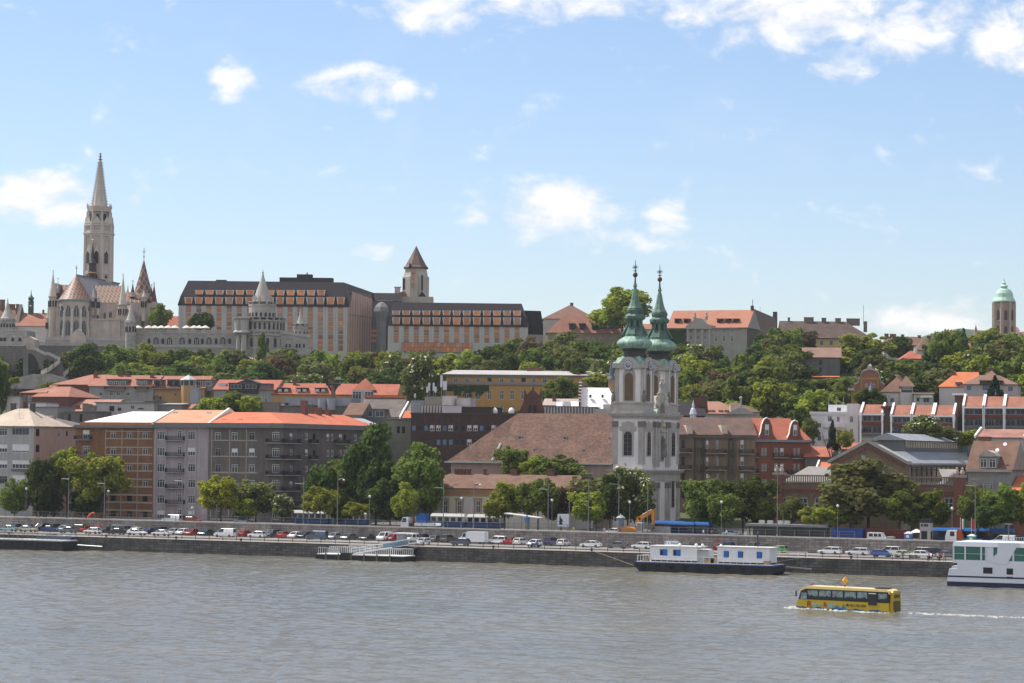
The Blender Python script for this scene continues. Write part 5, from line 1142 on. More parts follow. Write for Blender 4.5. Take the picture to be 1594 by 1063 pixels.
mb=MB();mb.box(xw0,XY(190,500,y1),y1-5,y1,-6,ZY(499,165,y1));mb.box(xw0-.2,XY(190,500,y1)+.2,y1-5.3,y1-4.8,ZY(499.5,165,y1),ZY(497,165,y1));mb.build('sacristy',LIME,sw)
# small pointed roof of oratory
def roofquad(px0,px1,eave,ridge,y,dy,m,nm,skew=0):
    A=(XY(px0,eave,y),y-.3,ZY(eave,px0,y));B=(XY(px1,eave,y),y-.3,ZY(eave,px1,y));C=(XY(px1-skew*.3,ridge,y+dy),y+dy,ZY(ridge,px1,y+dy));D_=(XY(px0+skew,ridge,y+dy),y+dy,ZY(ridge,px0,y+dy))
    mb=MB();mb.poly([A,B,C,D_],0);mb.poly([(A[0],y+2*dy,A[2]),(B[0],y+2*dy,B[2]),C,D_],0);mb.poly([B,(B[0],y+2*dy,B[2]),C],0);mb.poly([(A[0],y+2*dy,A[2]),A,D_],0)
    return mb.build(nm,m,b.root)
roofquad(156,188,471,444.5,y1,9,ZS,'aisle_roof',-9);roofquad(194,230,471,454.5,y1+.5,8,ZS,'aisle_roof',3)
roofquad(181,203,491,474,y1-4,4,ZSD,'oratory_roof',4);mb=MB();mb.box(XY(181,500,y1-4),XY(203,500,y1-4),y1-4,y1,-6,ZY(491,190,y1-4));mb.build('oratory',LIME,b.root)
xg=XY(218,465,y1);mb=MB();mb.prism([(XY(213,490,y1),ZY(492,220,y1)),(XY(233,490,y1),ZY(492,230,y1)),(XY(224,452,y1),ZY(452,224,y1))],y1-.5,y1+3);mb.build('gable',LIME,b.root)
cone_turret(b.root,191,6,7,500,474,430);cone_turret(b.root,224,7,4,500,462,451,n=6,fin=False);cone_turret(b.root,153,5,2.4,490,463,452,n=6,fin=False,name='pinnacle');cone_turret(b.root,145,5,2.2,490,462,448,n=6,fin=False,name='pinnacle')
for px,a_ in((199,442),(196,452)):cone_turret(b.root,px,22,1.6,470,a_+12,a_,n=6,fin=False,name='pinnacle')
# dark ridge turret (fleche)
yf=26;x=XY(143.5,440,yf);k=(XY(150,430,yf)-XY(137,430,yf))/2
mb=MB();zf=lambda py:ZY(py,143.5,yf);mb.lathe([(k,zf(442)),(k,zf(425)),(k*1.12,zf(424)),(k*.95,zf(422)),(k*.9,zf(412)),(k*1.05,zf(410)),(k*.7,zf(406)),(k*.45,zf(402)),(k*.3,zf(392)),(0,zf(377))],8,x,yf,0);fl=mb.build('fleche',M('fleche_dark',(.045,.04,.042),.7,.2),b.root)
mb=MB();mb.lathe([(k*1.1,zf(425.2)),(k*1.1,zf(424))],8,x,yf);mb.ball((x,yf,zf(374)),.35);mb.tube((x,yf,zf(377)),(x,yf,zf(370)),.1);mb.build('gilt_band',GOLD,fl)
# patterned roof tower with corner turrets
yt=16;xt=XY(223,460,yt);w2=(XY(236,456,yt)-XY(210,456,yt))/2;mb=MB();mb.lathe([(w2*1.25,-6),(w2*1.25,ZY(457,223,yt))],8,xt,yt,0,math.pi/8);rt_=mb.build('roof_tower',LIME,b.root)
mb=MB();mb.lathe([(w2*1.3,ZY(470,223,yt)),(w2*1.12,ZY(456,223,yt)),(w2*.55,ZY(430,223,yt)),(.1,ZY(404,223,yt))],8,xt,yt,0,math.pi/8);mb.build('tower_roof',ZSD,rt_)
mb=MB();za=ZY(404,223,yt);mb.tube((xt,yt,za),(xt,yt,za+4.8),.12);mb.box(xt-.7,xt+.7,yt-.06,yt+.06,za+3,za+3.2);mb.ball((xt,yt,za+1.1),.3);mb.build('finial',IRON,rt_)
for px,bs,c_,a_,hw in((206.5,480,455,440,3.2),(239.5,500,470,443,5.5),(236,480,462,446,3)):
    cone_turret(rt_,px,yt-3,hw,bs,c_,a_,LIME,M('turret_dark_tile',(.11,.05,.04),.6,.15))
# great bell tower
yb=34;xb=XY(152.5,445,yb);hw=(XY(173.5,430,yb)-XY(131.5,430,yb))/2;zt=lambda py:ZY(py,153,yb);q8=math.pi/8
mb=MB();mb.lathe([(hw*1.06,-6),(hw*1.06,zt(428)),(hw*1.02,zt(427)),(hw*1.02,zt(368))],8,xb,yb,0,q8);tw=mb.build('bell_tower',LIME,b.root)
mb=MB()
for py,o_ in((427,1.1),(424.5,1.08),(368,1.12),(365,1.2),(362,1.08),(352,1.14),(349,1.06)):mb.lathe([(hw*o_*.9,zt(py)-.5),(hw*o_,zt(py)),(hw*o_,zt(py)+.5),(hw*.9,zt(py)+.6)],8,xb,yb,0,q8)
for k_ in range(8):
    a=k_*math.pi/4+q8;x,y=xb+hw*1.0*math.cos(a),yb+hw*1.0*math.sin(a)
    mb.lathe([(.8,zt(440)),(.7,zt(366)),(.75,zt(352)),(.6,zt(349)),(0,zt(338))],5,x,y)
mb.build('buttress',LIML,tw)
mb=MB();mb.lathe([(hw*1.0,zt(368)),(hw*1.03,zt(349)),(hw*1.03,zt(348)),(hw*.76,zt(347.9)),(hw*.72,zt(331)),(hw*.9,zt(330)),(hw*.92,zt(322)),(hw*.62,zt(321.9))],8,xb,yb,0,q8);g=mb.build('gallery',LIME,tw)
mb=MB()
for k_ in range(8):
    a=k_*math.pi/4+q8;x,y=xb+hw*.9*math.cos(a),yb+hw*.9*math.sin(a)
    mb.tube((x,y,zt(349)),(x,y,zt(330)),.4,.35,5);mb.lathe([(.35,zt(324)),(.3,zt(320)),(0,zt(316))],5,xb+hw*.9*math.cos(a),yb+hw*.9*math.sin(a))
    a=k_*math.pi/4;T=Matrix.Translation((xb+hw*.93*math.cos(a),yb+hw*.93*math.sin(a),0))@Matrix.Rotation(a+math.pi/2,4,'Z');mb.T=T
    for d_ in(-1.3,-.45,.45,1.3):mb.box(d_-.16,d_+.16,-.35,-.1,zt(360),zt(353),0)
    mb.prism([(-1.9,zt(349)),(1.9,zt(349)),(0,zt(338))],-.5,-.1);mb.T=None
mb.build('gallery_tracery',LIML,g)
for k_ in range(4,9):
    a=k_*math.pi/4;T=Matrix.Translation((xb+hw*.945*math.cos(a),yb+hw*.945*math.sin(a),0))@Matrix.Rotation(a+math.pi/2,4,'Z')
    for z0,z1,ww in((zt(411),zt(391),.8),(zt(434),zt(427.5),.7)):
        mb=MB();mb.T=T;mb.prism([(-ww,z0),(ww,z0),(ww,z1-1.2),(0,z1),(-ww,z1-1.2)],-.2,.02);o=mb.build('window',GLD,tw)
        mb=MB();mb.T=T;mb.prism([(-ww-.5,z1-1.2),(ww+.5,z1-1.2),(0,z1+1.6)],-.14,.02);mb.build('window_gable',LIML,o)
    mb=MB();mb.T=Matrix.Translation((xb+hw*.69*math.cos(a),yb+hw*.69*math.sin(a),0))@Matrix.Rotation(a+math.pi/2,4,'Z');mb.prism([(-.6,zt(346)),(.6,zt(346)),(.6,zt(335)),(0,zt(333)),(-.6,zt(335))],-.3,.0);mb.build('window',GLD,g)
mb=MB();zs0,zs1=zt(322),zt(250)
mb.lathe([(hw*.60,zs0),(hw*.38,zs0+(zs1-zs0)*.4),(hw*.1,zs1)],8,xb,yb,0,q8);sp_=mb.build('spire',LIML,tw);mb=MB()
for k_ in range(8):
    a=k_*math.pi/4+q8
    for i in range(17):
        t=i/17;rr=hw*((.60-.22*t/.4)if t<.4 else(.38-.28*(t-.4)/.6));z=zs0+(zs1-zs0)*t
        mb.box(xb+(rr+.2)*math.cos(a)-.22,xb+(rr+.2)*math.cos(a)+.22,yb+(rr+.2)*math.sin(a)-.22,yb+(rr+.2)*math.sin(a)+.22,z,z+.4)
mb.build('crocket',LIME,sp_)
mb=MB();mb.tube((xb,yb,zs1-.5),(xb,yb,zt(238.5)),.42,.3);mb.lathe([(.3,zt(249)),(1.1,zt(248)),(.3,zt(246.8))],8,xb,yb);mb.lathe([(.3,zt(244.5)),(.85,zt(243.5)),(.3,zt(242.8))],8,xb,yb);mb.box(xb-.5,xb+.5,yb-.1,yb+.1,zt(239.4),zt(238.4));mb.build('finial',LIMD,sp_)
for px in(170.8,):x=XY(px,345,yb-3);mb=MB();mb.lathe([(.9,zt(350)),(.7,zt(341)),(0,zt(329))],6,x,yb-3);mb.build('pinnacle',LIML,tw)

# ------------------------------------------------------------------ bastion terraces
BAS=M('bastion_stone',(.41,.38,.355),.9,.13,.3,.12,.22,brick=(1.6,.7,(.29,.27,.255)));BASD=M('bastion_rubble',(.19,.175,.165),.9,.2,.25,.15,.3,brick=(1.1,.6,(.15,.14,.13)));BASL=M('bastion_cone',(.40,.375,.35),.9,.12,.4,.1,.15)
def arcs(b,pxs,pyb,pyt,wpx,out=.12,y=0.0,m=GLD):
    for px in pxs:
        xA,zA=b.f.L(px-wpx/2,pyb,y);xB,zB=b.f.L(px+wpx/2,pyt,y);r_=(xB-xA)/2;xm=(xA+xB)/2;mb=MB()
        mb.prism([(xA,zA),(xB,zA)]+[(xm+r_*math.cos(t),zB-r_+r_*math.sin(t))for t in[math.pi*k/6 for k in range(7)]],y-out,y+.05);o=mb.build('arch',m,b.root)
        mb=MB();pts=[(xm+r_*math.cos(t),zB-r_+r_*math.sin(t))for t in[math.pi*k/6 for k in range(7)]];pt2=[(xm+r_*1.3*math.cos(t),zB-r_+r_*1.3*math.sin(t))for t in[math.pi*k/6 for k in range(7)]]
        for k in range(6):mb.prism([pt2[k],pt2[k+1],pts[k+1],pts[k]],y-out-.12,y-.01)
        if wpx>5:
            for f_ in(.33,.67):mb.box(xA+(xB-xA)*f_-.14,xA+(xB-xA)*f_+.14,y-out-.1,y-out-.002,zA,zB-r_*.6)
        mb.build('arch_moulding',BASL,o)
def parapet(b,x0,x1,z,y0=-.2,m=BASL,h=1.0):
    mb=MB();mb.box(x0,x1,y0,y0+.5,z-.35,z);mb.box(x0,x1,y0+.05,y0+.45,z+h-.2,z+h);n=int((x1-x0)/.7)
    for k in range(n):mb.box(x0+k*.7,x0+k*.7+.35,y0+.1,y0+.4,z,z+h-.2)
    return b.part('parapet',mb,m)
b=Bld('bastion_terrace','long pale stone terrace wall with round-arched windows and cafe parasols on top','terrace wall',208,368,516,d=930,phi=25)
zt_=b.Z(517.5);mb=MB();mb.box(0,b.W,0,26,-22,zt_);b.part('wall',mb,BAS);parapet(b,0,b.W,zt_)
arcs(b,(243,264,283.5,306,325.5,347),535.5,525,8);arcs(b,(232,253.5,295.5,315,336.5,357.5),535,526.5,4.5)
mb=MB();b.f.pbox(mb,208,368,538.5,540,.3);b.part('string_course',mb,BASL)
b2=Bld('lower_terrace','rough stone retaining wall below the Gothic church with a balustraded walk','terrace wall',52,210,538,d=940,phi=25)
zt2=b2.Z(537);mb=MB();mb.box(0,b2.W,0,26,-24,zt2);b2.part('wall',mb,BASD);parapet(b2,0,b2.W,zt2)
mb=MB();zz=b2.Z(529.5,y=14);mb.box(2,b2.W,14,26,zt2-.5,zz);b2.part('upper_wall',mb,BAS)
mb=MB();mb.box(2,b2.W,13.8,14.3,zz+.003,zz+.35)
for k in range(60):mb.box(2+k*(b2.W-3)/60,2.35+k*(b2.W-3)/60,13.9,14.2,zz+.35,zz+1.0)
mb.box(2,b2.W,13.85,14.25,zz+1.0,zz+1.2);b2.part('upper_parapet',mb,BASL)
mb=MB();x=b2.f.X(121,528,12);mb.box(x-3.2,x+3.2,12,14,zt2-.3,zz+1.6);mb.prism([(x-2.6,zz+1.6),(x+2.6,zz+1.6),(x+1.2,zz+3.4),(x,zz+4.4),(x-1.2,zz+3.4)],12,13.9);mb.box(x-1.2,x+1.2,11.9,11.999,zt2,zz+.8);b2.part('gateway',mb,LIME)
# round stone towers with cones
def round_tower(label,px,d_,tiers,base=560,n=24,cone=None,wins=(),name='bastion_tower',cat='tower',nseg=None):
    """tiers: (half width px, top y, bottom y)"""
    b=Bld(name,label,cat,px-tiers[0][0],px+tiers[0][0],tiers[0][1],d=d_,phi=25);xc=b.W/2;R0=b.W/2
    sc_=lambda hw:R0*hw/tiers[0][0]
    for i,(hw,yt_,yb_)in enumerate(tiers):
        z1_,z0_=b.Z(yt_,px,R0),b.Z(yb_,px,R0);r_=sc_(hw);mb=MB()
        mb.lathe([(r_*(1.04 if i==0 else 1),z0_),(r_,z0_+1),(r_,z1_-.9),(r_*1.04,z1_-.6),(r_*1.04,z1_)],nseg or n,xc,R0);o=mb.build('drum',BAS,b.root)
        mb=MB();m_=max(8,int(r_*2.4))
        for k in range(m_):
            a=2*math.pi*k/m_;x,y=xc+r_*1.0*math.cos(a),R0+r_*1.0*math.sin(a);mb.box(x-.28,x+.28,y-.28,y+.28,z1_,z1_+.8)
        mb.lathe([(r_*1.05,z1_+.8),(r_*1.05,z1_+1.0),(r_*.9,z1_+1.0)],n,xc,R0);mb.build('parapet',BASL,o)
    for(hw,yb_,yt_,cnt,wf)in wins:
        r_=sc_(hw);z0_,z1_=b.Z(yb_,px,R0),b.Z(yt_,px,R0)
        for k in range(cnt):
            a=math.pi+math.pi*(k+.5)/cnt;mb=MB();mb.T=Matrix.Translation((xc+r_*.985*math.cos(a),R0+r_*.985*math.sin(a),0))@Matrix.Rotation(a+math.pi/2,4,'Z');ww=wf*math.pi*r_/cnt/2
            mb.prism([(-ww,z0_),(ww,z0_),(ww,z1_-ww),(ww*.7,z1_-ww*.3),(0,z1_),(-ww*.7,z1_-ww*.3),(-ww,z1_-ww)],-.16,.1);mb.build('arch',GLD,b.root)
    if cone:
        hw,yb_,ya_,conc=cone;r_=sc_(hw);z0_,z1_=b.Z(yb_,px,R0),b.Z(ya_,px,R0);mb=MB()
        prof=[(r_*1.08,z0_),(r_*(.8 if conc else .84),z0_+(z1_-z0_)*.15),(r_*(.42 if conc else .5),z0_+(z1_-z0_)*.48),(r_*.16,z0_+(z1_-z0_)*.82),(r_*.06,z1_-.3)]
        mb.lathe(prof,n,xc,R0);c_=mb.build('cone',BASL,b.root,smooth=False);mb=MB();mb.ball((xc,R0,z1_),max(.28,r_*.08));mb.tube((xc,R0,z1_),(xc,R0,z1_+1.1),.1);mb.build('finial',LIMD,c_)
    return b
b=round_tower('largest round stone tower with stepped galleries and a tall ribbed cone roof',404,922,[(37,521,560),(36,499,521),(21,474,499)],cone=(17,473,424,False),wins=[(37,541,527,9,.35),(36,514,503,15,.45),(21,493.5,487,9,.5)])
for hw,y in((17,470),):
    for k in range(6):
        a=math.pi+math.pi*(k+.5)/6;r_=b.W/2*17/37*.85;x,y_=b.W/2+r_*math.cos(a),b.W/2+r_*math.sin(a);z=b.Z(474,404,b.W/2);mb=MB();mb.box(x-.5,x+.5,y_-.5,y_+.5,z,z+2.2);mb.lathe([(.75,z+2.2),(0,z+3.6)],4,x,y_,0,math.pi/4);mb.build('cone_dormer',BASL,b.root)
for dx,lb in((-23.5,0),(-33,0)):
    x=b.W/2*(1+dx/37);z0_=b.Z(550,380);mb=MB();mb.lathe([(.9,z0_),(.8,b.Z(521,380)),(2.1,b.Z(518,380)),(2.1,b.Z(516.5,380)),(1.5,b.Z(514,380)),(1.6,b.Z(498,380)),(2.2,b.Z(495.5,380)),(2.2,b.Z(494,380))],12,x,1.0 if dx<-30 else-.4);mb.build('corner_turret',BASL,b.root)
round_tower('small round turret with a sweeping concave cone at the terrace corner',202.5,925,[(8.2,503,548)],cone=(8.6,502,470,True),wins=[(8.2,517,508,5,.55)],name='bastion_turret',cat='turret')
round_tower('slender stone turret with a pointed cone standing right of the largest tower',467,928,[(11,508,548)],cone=(7.5,508,478,True),wins=[(11,520,516,5,.25)],name='bastion_turret',cat='turret')
round_tower('stone turret with broad cone roof at the far left over the arcade',9,935,[(12,500,540)],cone=(12,499,468,True),wins=[(12,512,504,8,.55)],name='bastion_turret',cat='turret')
b=Bld('bastion_wing','plain pale stone wing sloping down right of the round tower','terrace wall',436,484,524,d=926,phi=32);mb=MB();z1_,z2_=b.Z(519,438),b.Z(526,482);mb.prism([(0,-22),(b.W,-22),(b.W,z2_),(0,z1_)],0,18);b.part('wall',mb,BAS)
arcs(b,(446,451,462,466.5,473),541,535,3);mb=MB();mb.prism([(0,z1_),(b.W,z2_),(b.W,z2_+1),(0,z1_+1)],-.3,.3);b.part('parapet',mb,BASL)
# left arcade and big bastion
b=Bld('bastion_arcade','grey bastion with arcade and blind niches at the left edge beside the stairs','bastion',-40,38,538,d=905,phi=22);mb=MB();zt_=b.Z(537,15);mb.box(0,b.W,0,20,-26,zt_);b.part('wall',mb,BASD);parapet(b,0,b.W,zt_)
mb=MB();za=b.Z(514,15,7);mb.box(0,b.W-1,7,20,zt_-.2,za);b.part('arcade',mb,BAS);parapet(b,0,b.W-1,za,6.8)
arcs(b,(2,7.5,20,31),531,525,4.6,y=7.0);arcs(b,(2,7,11,21,26,30),550,540,2.6,m=BASD)
mb=MB();x=b.f.X(43,540);mb.box(x-2.2,x+2.2,2,8,-26,b.Z(528,43));mb.prism([(x-2.2,b.Z(528,43)),(x+2.2,b.Z(528,43)),(x,b.Z(523,43))],2,8);b.part('gate_pier',mb,LIME)
# stairs with arches
b=Bld('grand_stairs','grand stone stairway with pale balustrades and two dark vaults under the bastion','stairway',36,118,560,d=897,phi=25)
mb=MB();L_=lambda px,py:b.f.L(px,py)
zb_=b.Z(606);poly=[L_(36,606),L_(118,606),L_(100,585),L_(94,562),L_(76,553),L_(70,553),L_(54,545),L_(36,543)]
mb.prism(poly,0,5);b.part('stair_wall',mb,BASD)
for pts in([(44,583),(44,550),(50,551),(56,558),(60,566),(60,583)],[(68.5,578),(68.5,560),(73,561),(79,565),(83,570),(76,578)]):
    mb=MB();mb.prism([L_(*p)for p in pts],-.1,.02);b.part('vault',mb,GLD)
mb=MB();seg=[(54,545),(70,553),(76,553),(94,561.5)]
for p,q in zip(seg,seg[1:]):(xa_,za_),(xb_,zb2)=L_(*p),L_(*q);mb.prism([(xa_,za_),(xb_,zb2),(xb_,zb2+1.1),(xa_,za_+1.1)],-.4,.1)
b.part('balustrade',mb,BASL);mb=MB();seg=[(94,562),(84,570),(77,576),(67,581)]
for i,(p,q)in enumerate(zip(seg,seg[1:])):(xa_,za_),(xb_,zb2)=L_(*p),L_(*q);mb.prism([(xb_,zb2-.9),(xa_,za_-.9),(xa_,za_+.8),(xb_,zb2+.8)],-1.2-i*1.5,-.41-i*1.5)
(xa_,za_),(xb_,zb2)=L_(101,584),L_(109,577);mb.prism([(xa_,za_-.8),(xb_,zb2-.8),(xb_,zb2+.9),(xa_,za_+.9)],-3,-2.2)
b.part('balustrade',mb,M('pale_balustrade',(.48,.44,.37),.9,.1))  # these balustrades have a paler stone colour than the upper one
mb=MB();mb.prism([L_(18,606),L_(118,606),L_(104,588),L_(86,583),L_(57,583),L_(28,590)],-7,-2);b.part('landing',mb,BAS)
mb=MB()
for k in range(9):mb.box(b.f.X(78+k*2.2,584),b.f.X(79+k*2.2,584),-6.5,-4,b.Z(586),b.Z(583)+k*.25)
b.part('step',mb,BASD)

# houses behind the terrace at the far left
b=house('town_hall','red roofed white house with a slim green clock turret left of the Gothic church','house',22,74,508,487,M('townhall_white',(.5,.49,.48),.9,.06),TILE_P,d=1010,phi=25,D=16,low=-10,chim=((67.5,483,490,8,.7),))
x,zr_=b.f.L(48,487,8);zf=lambda py:b.f.L(48,py,8)[1];k=1.0;mb=MB();mb.lathe([(k*1.15,zf(490)),(k*1.15,zf(470)),(k*1.35,zf(469.5)),(k*.8,zf(467.5)),(k*1.25,zf(465.5)),(k*1.2,zf(463.5)),(k*.6,zf(461)),(k*.22,zf(459)),(.05,zf(451))],8,x,8);t=mb.build('clock_turret',COPD,b.root);mb=MB();mb.box(x-.4,x+.4,6.82,6.9,zf(477),zf(475));mb.build('clock',WHITE,t)
mb=MB();mb.prismx([(-.6,b.ze-1),(17,b.ze-1),(8,b.zr+3.5)],.2,1.6);mb.build('gable_wall',DKST,b.root)
b=house('house','brown roofed house with a row of chimneys behind the far-left turret','house',-30,29,500,479,PALEST,TILE_B,d=1030,phi=25,D=14,low=-10,chim=((4,467,482,6,2),(18,474,482,7,3),(27.5,474,490,4,1.2)))
b=house('house','bright red roof glimpsed between the church and the hotel behind parasols','house',246,285,512,492,PALEST,TILE_R,d=1020,phi=25,D=14,low=-10)

# ------------------------------------------------------------------ modern hotel with copper-coloured glass
HC=M('hotel_concrete',(.43,.43,.41),.85,.08,.3,.04,.12);CUG=[M('copper_glass_%s'%n_,c_,(.3),.2,.5,.1,spec=.3)for n_,c_ in(('bright',(.60,.23,.085)),('deep',(.44,.165,.075)),('pale',(.36,.20,.145)),('dull',(.24,.11,.07)))]
def copper_column(b,px,rows_,wpx):
    for(py0,py1)in rows_:
        xA,zA=b.f.L(px-wpx/2,py1);xB,zB=b.f.L(px+wpx/2,py0);key=('cu',round(xB-xA,1),round(zB-zA,1))
        if key not in WCACHE:
            mb=MB();w_,h_=key[1],key[2];mb.poly([(0,-.06,.08),(w_,-.06,.08),(w_,-.06,h_-.08),(0,-.06,h_-.08)]);mb.poly([(0,-.06,0),(w_,-.06,0),(w_,-.06,.08),(0,-.06,.08)],1);o=mb.build('window',[CUG[0],FRD]);WCACHE[key]=o.data;bpy.data.objects.remove(o)
        o=bpy.data.objects.new('window',WCACHE[key]);col.objects.link(o);o.parent=b.root;o.location=(xA,0,zA);slot(o,0,CUG[b.rg.choice((0,1,1,1,2,2,3))])
def hotel_dormer(b,px,py0,py1,wt,wb,y,slope):
    """trapezoid white dormer box flaring to the top, copper pane set in it"""
    x0,z0=b.f.L(px-wb/2,py1,y);x1,_=b.f.L(px+wb/2,py1,y);x2,z1=b.f.L(px-wt/2,py0,y);x3,_=b.f.L(px+wt/2,py0,y);mb=MB();yf_=y-.75
    mb.prism([(x0,z0),(x1,z0),(x3,z1),(x2,z1)],yf_,y+slope+.4,0);d_=mb.build('dormer',M('dormer_white',(.52,.51,.48),.8,.08),b.roof)
    w_=(x1-x0)*.88;xm=(x0+x1)/2;mb=MB();hh=z1-z0;mb.poly([(xm-w_/2,yf_-.03,z0+hh*.12),(xm+w_/2,yf_-.03,z0+hh*.12),(xm+w_/2,yf_-.03,z1-hh*.05),(xm-w_/2,yf_-.03,z1-hh*.05)],0);mb.poly([(xm-w_/2-.1,yf_-.02,z0+.02),(xm+w_/2+.1,yf_-.02,z0+.02),(xm+w_/2+.1,yf_-.02,z0+hh*.12),(xm-w_/2-.1,yf_-.02,z0+hh*.12)],1)
    mb.build('pane',[CUG[b.rg.choice((0,1,1,2))],FRD],d_)
def hotel(label,pxL,pxR,d_,eave,mid,ridge,cols_lo,cols_up,rows_,wpx,lo,up,hipL,hipR,phi=25,D=16):
    b=Bld('hotel_wing',label,'hotel',pxL,pxR,eave,d=d_,phi=phi);ze=b.Z(eave);zm=b.Z(mid,y=1.4);zr=b.Z(ridge,y=6)
    for px in cols_lo:copper_column(b,px,rows_,wpx)
    mb=MB();mb.box(0,b.W,0,D,-8,ze);mb2=MB()
    for px in cols_lo:x0,_=b.f.L(px-wpx/2-.6,eave);x1,_=b.f.L(px+wpx/2+.6,eave)
    b.part('wall',mb,HC)
    mb=MB();xl,xr=b.f.X(cols_lo[0]-wpx/2-.4,eave),None
    edges=[0.0]+[e for px in cols_lo for e in(b.f.X(px-wpx/2-.5,eave),b.f.X(px+wpx/2+.5,eave))]+[b.W]
    for i in range(0,len(edges),2):
        n_=2
        for k in range(n_):w_=(edges[i+1]-edges[i])/n_;mb.box(edges[i]+k*w_+.05,edges[i]+(k+1)*w_-.05,-.3,-.003,-8,ze-.05)
    b.part('wall_panel',mb,HC)
    A=[(-.4,-.5,ze-.3),(b.W+.4,-.5,ze-.3),(b.W+.4,D+.4,ze-.3),(-.4,D+.4,ze-.3)];hl=b.f.X(hipL,ridge,6);hr=b.f.X(hipR,ridge,6)
    t=(zm-ze)/(zr-ze);B=[(hl*t*.5,1.4,zm),(b.W-(b.W-hr)*t*.5,1.4,zm),(b.W-(b.W-hr)*t*.5,D-1.4,zm),(hl*t*.5,D-1.4,zm)];C=[(hl,6,zr),(hr,6,zr),(hr,D-4,zr),(hl,D-4,zr)]
    mb=MB()
    for P0,P1 in((A,B),(B,C)):
        for i in range(4):j=(i+1)%4;mb.poly([P0[i],P0[j],P1[j],P1[i]])
    mb.poly(C);mb.poly(A[::-1]);b.roof=b.part('roof',mb,SLATE);b.ze,b.zr,b.D=ze,zr,D
    for px in cols_lo:hotel_dormer(b,px,lo[0],lo[1],13,10,.6,1)
    for px in cols_up:hotel_dormer(b,px,up[0],up[1],13,10,2.6,2)
    return b
lo=[293.7+15.79*k for k in range(16)];up=[310.6+15.8*k for k in range(14)if k!=13]
rows_=[(471,475),(475.4,480),(480.4,486),(487,492),(493,499),(500,507),(508,513),(514,520),(521,528),(529,536),(537,546)]
b=hotel('left hotel wing with sixteen bays of copper panels under a dark mansard',278,541,1000,475.5,461.5,438,lo,up,rows_,7.6,(462.5,475),(451.5,461),293,535)
S=Face(b,b.W,0,R(67),27);mb=MB();S.wall(mb,-8,b.ze);b.part('end_wall',mb,M('pinkish_concrete',(.45,.29,.23),.7,.1,.3,.05,.15,spec=.4))
mb=MB();mb.T=S.T;z2=b.ze+6.2;mb.prism([(1,b.ze-3),(26.5,b.ze-3),(26.5,b.Z(468,574,24)),(4,z2)],-.25,3);b.part('end_gable',mb,M('pinkish_concrete',(.45,.29,.23)))
mb=MB();mb.T=S.T
for k in range(11):mb.box(2+k*2.2,2.12+k*2.2,-.31,-.252,-8,b.ze+3)
b.part('panel_joint',mb,FRD)
mb=MB();mb.poly([(b.f.X(535,438,6),6,b.zr),(b.f.X(535,438,6),12,b.zr),(b.W+10,25,b.Z(457,575,25)),(b.W+.8,1,b.ze+5.6)]);mb.poly([(b.f.X(535,438,6),6,b.zr),(b.W+.8,1,b.ze+5.6),(b.W+.4,-.5,b.ze-.3)]);b.part('rear_roof',mb,SLATE)
z=b.Z(432,475,8);mb=MB();mb.box(b.f.X(435,437,8),b.f.X(518,437,8),8,14,b.zr-.5,z);mb.box(b.f.X(462,432,9),b.f.X(486,432,9),9,13,z,z+1.4);mb.box(b.f.X(336,437,8),b.f.X(352,437,8),8,12,b.zr-.3,b.zr+.6);mb.lathe([(.25,z+1.4),(.25,z+2.2)],8,b.f.X(478,430,10),10);b.part('rooftop_plant',mb,M('plant_black',(.03,.03,.032),.7,.2))
lo=[616.8+15.68*k for k in range(13)]
rows_=[(507.5,513),(513.5,517),(517.4,521),(521.4,526),(526.4,530),(530.4,533)]
b=hotel('right hotel wing with thirteen bays and a copper glass band along its foot',604,822,985,507,493,471.5,lo,lo,rows_,7.6,(494,507),(483.5,492.5),612,812)
mb=MB();xa,za=b.f.L(625,547.5);xb,zb_=b.f.L(735,534);mb.box(xa,xb,-.9,2,za,zb_);gb=b.part('glass_band',mb,FRD);n_=22
for k in range(n_):
    for r_ in range(2):
        w_=(xb-xa)/n_;h_=(zb_-za)/2;mb=MB();mb.poly([(xa+k*w_+.06,-.93,za+r_*h_+.06),(xa+(k+1)*w_-.06,-.93,za+r_*h_+.06),(xa+(k+1)*w_-.06,-.93,za+(r_+1)*h_-.06),(xa+k*w_+.06,-.93,za+(r_+1)*h_-.06)]);mb.build('pane',CUG[b.rg.choice((0,1,1,2))],gb)
x0,z0=b.f.L(822,522,6);x1,_=b.f.L(848,522,6);mb=MB();mb.prism([(x0,b.Z(520,822,6)),(x1,b.Z(521,846,6)),(b.f.X(842,484,6),b.Z(484,842,6)),(x0-4,b.Z(483,820,6))],6,14);b.part('end_roof',mb,SLATE);mb=MB();mb.box(x0,x1-.3,6.2,14,-8,b.Z(520.6,835,6));b.part('end_wall',mb,PALEST)
b=Bld('hotel_link','recessed dark glass link between the two hotel wings','hotel',572,625,470,d=1020,phi=25);ze=b.Z(468);mb=MB();mb.box(0,b.W,0,10,-14,ze);b.part('wall',mb,M('link_dark',(.05,.045,.045),.3,.2,spec=.5));mb=MB();zr=b.Z(456,y=3);mb.poly([(-6,-.5,ze),(b.W,-.5,ze),(b.W,3,zr),(-6,3,zr)]);mb.poly([(-6,3,zr),(b.W,3,zr),(b.W,12,zr),(-6,12,zr)]);mb.poly([(-6,-.5,ze),(-6,3,zr),(-6,12,zr),(-6,12,ze)]);b.part('roof',mb,SLATE)
for py in(513,520,528):mb=MB();b.f.pbox(mb,572,590,py,py+4,.1);b.part('copper_band',mb,CUG[1])
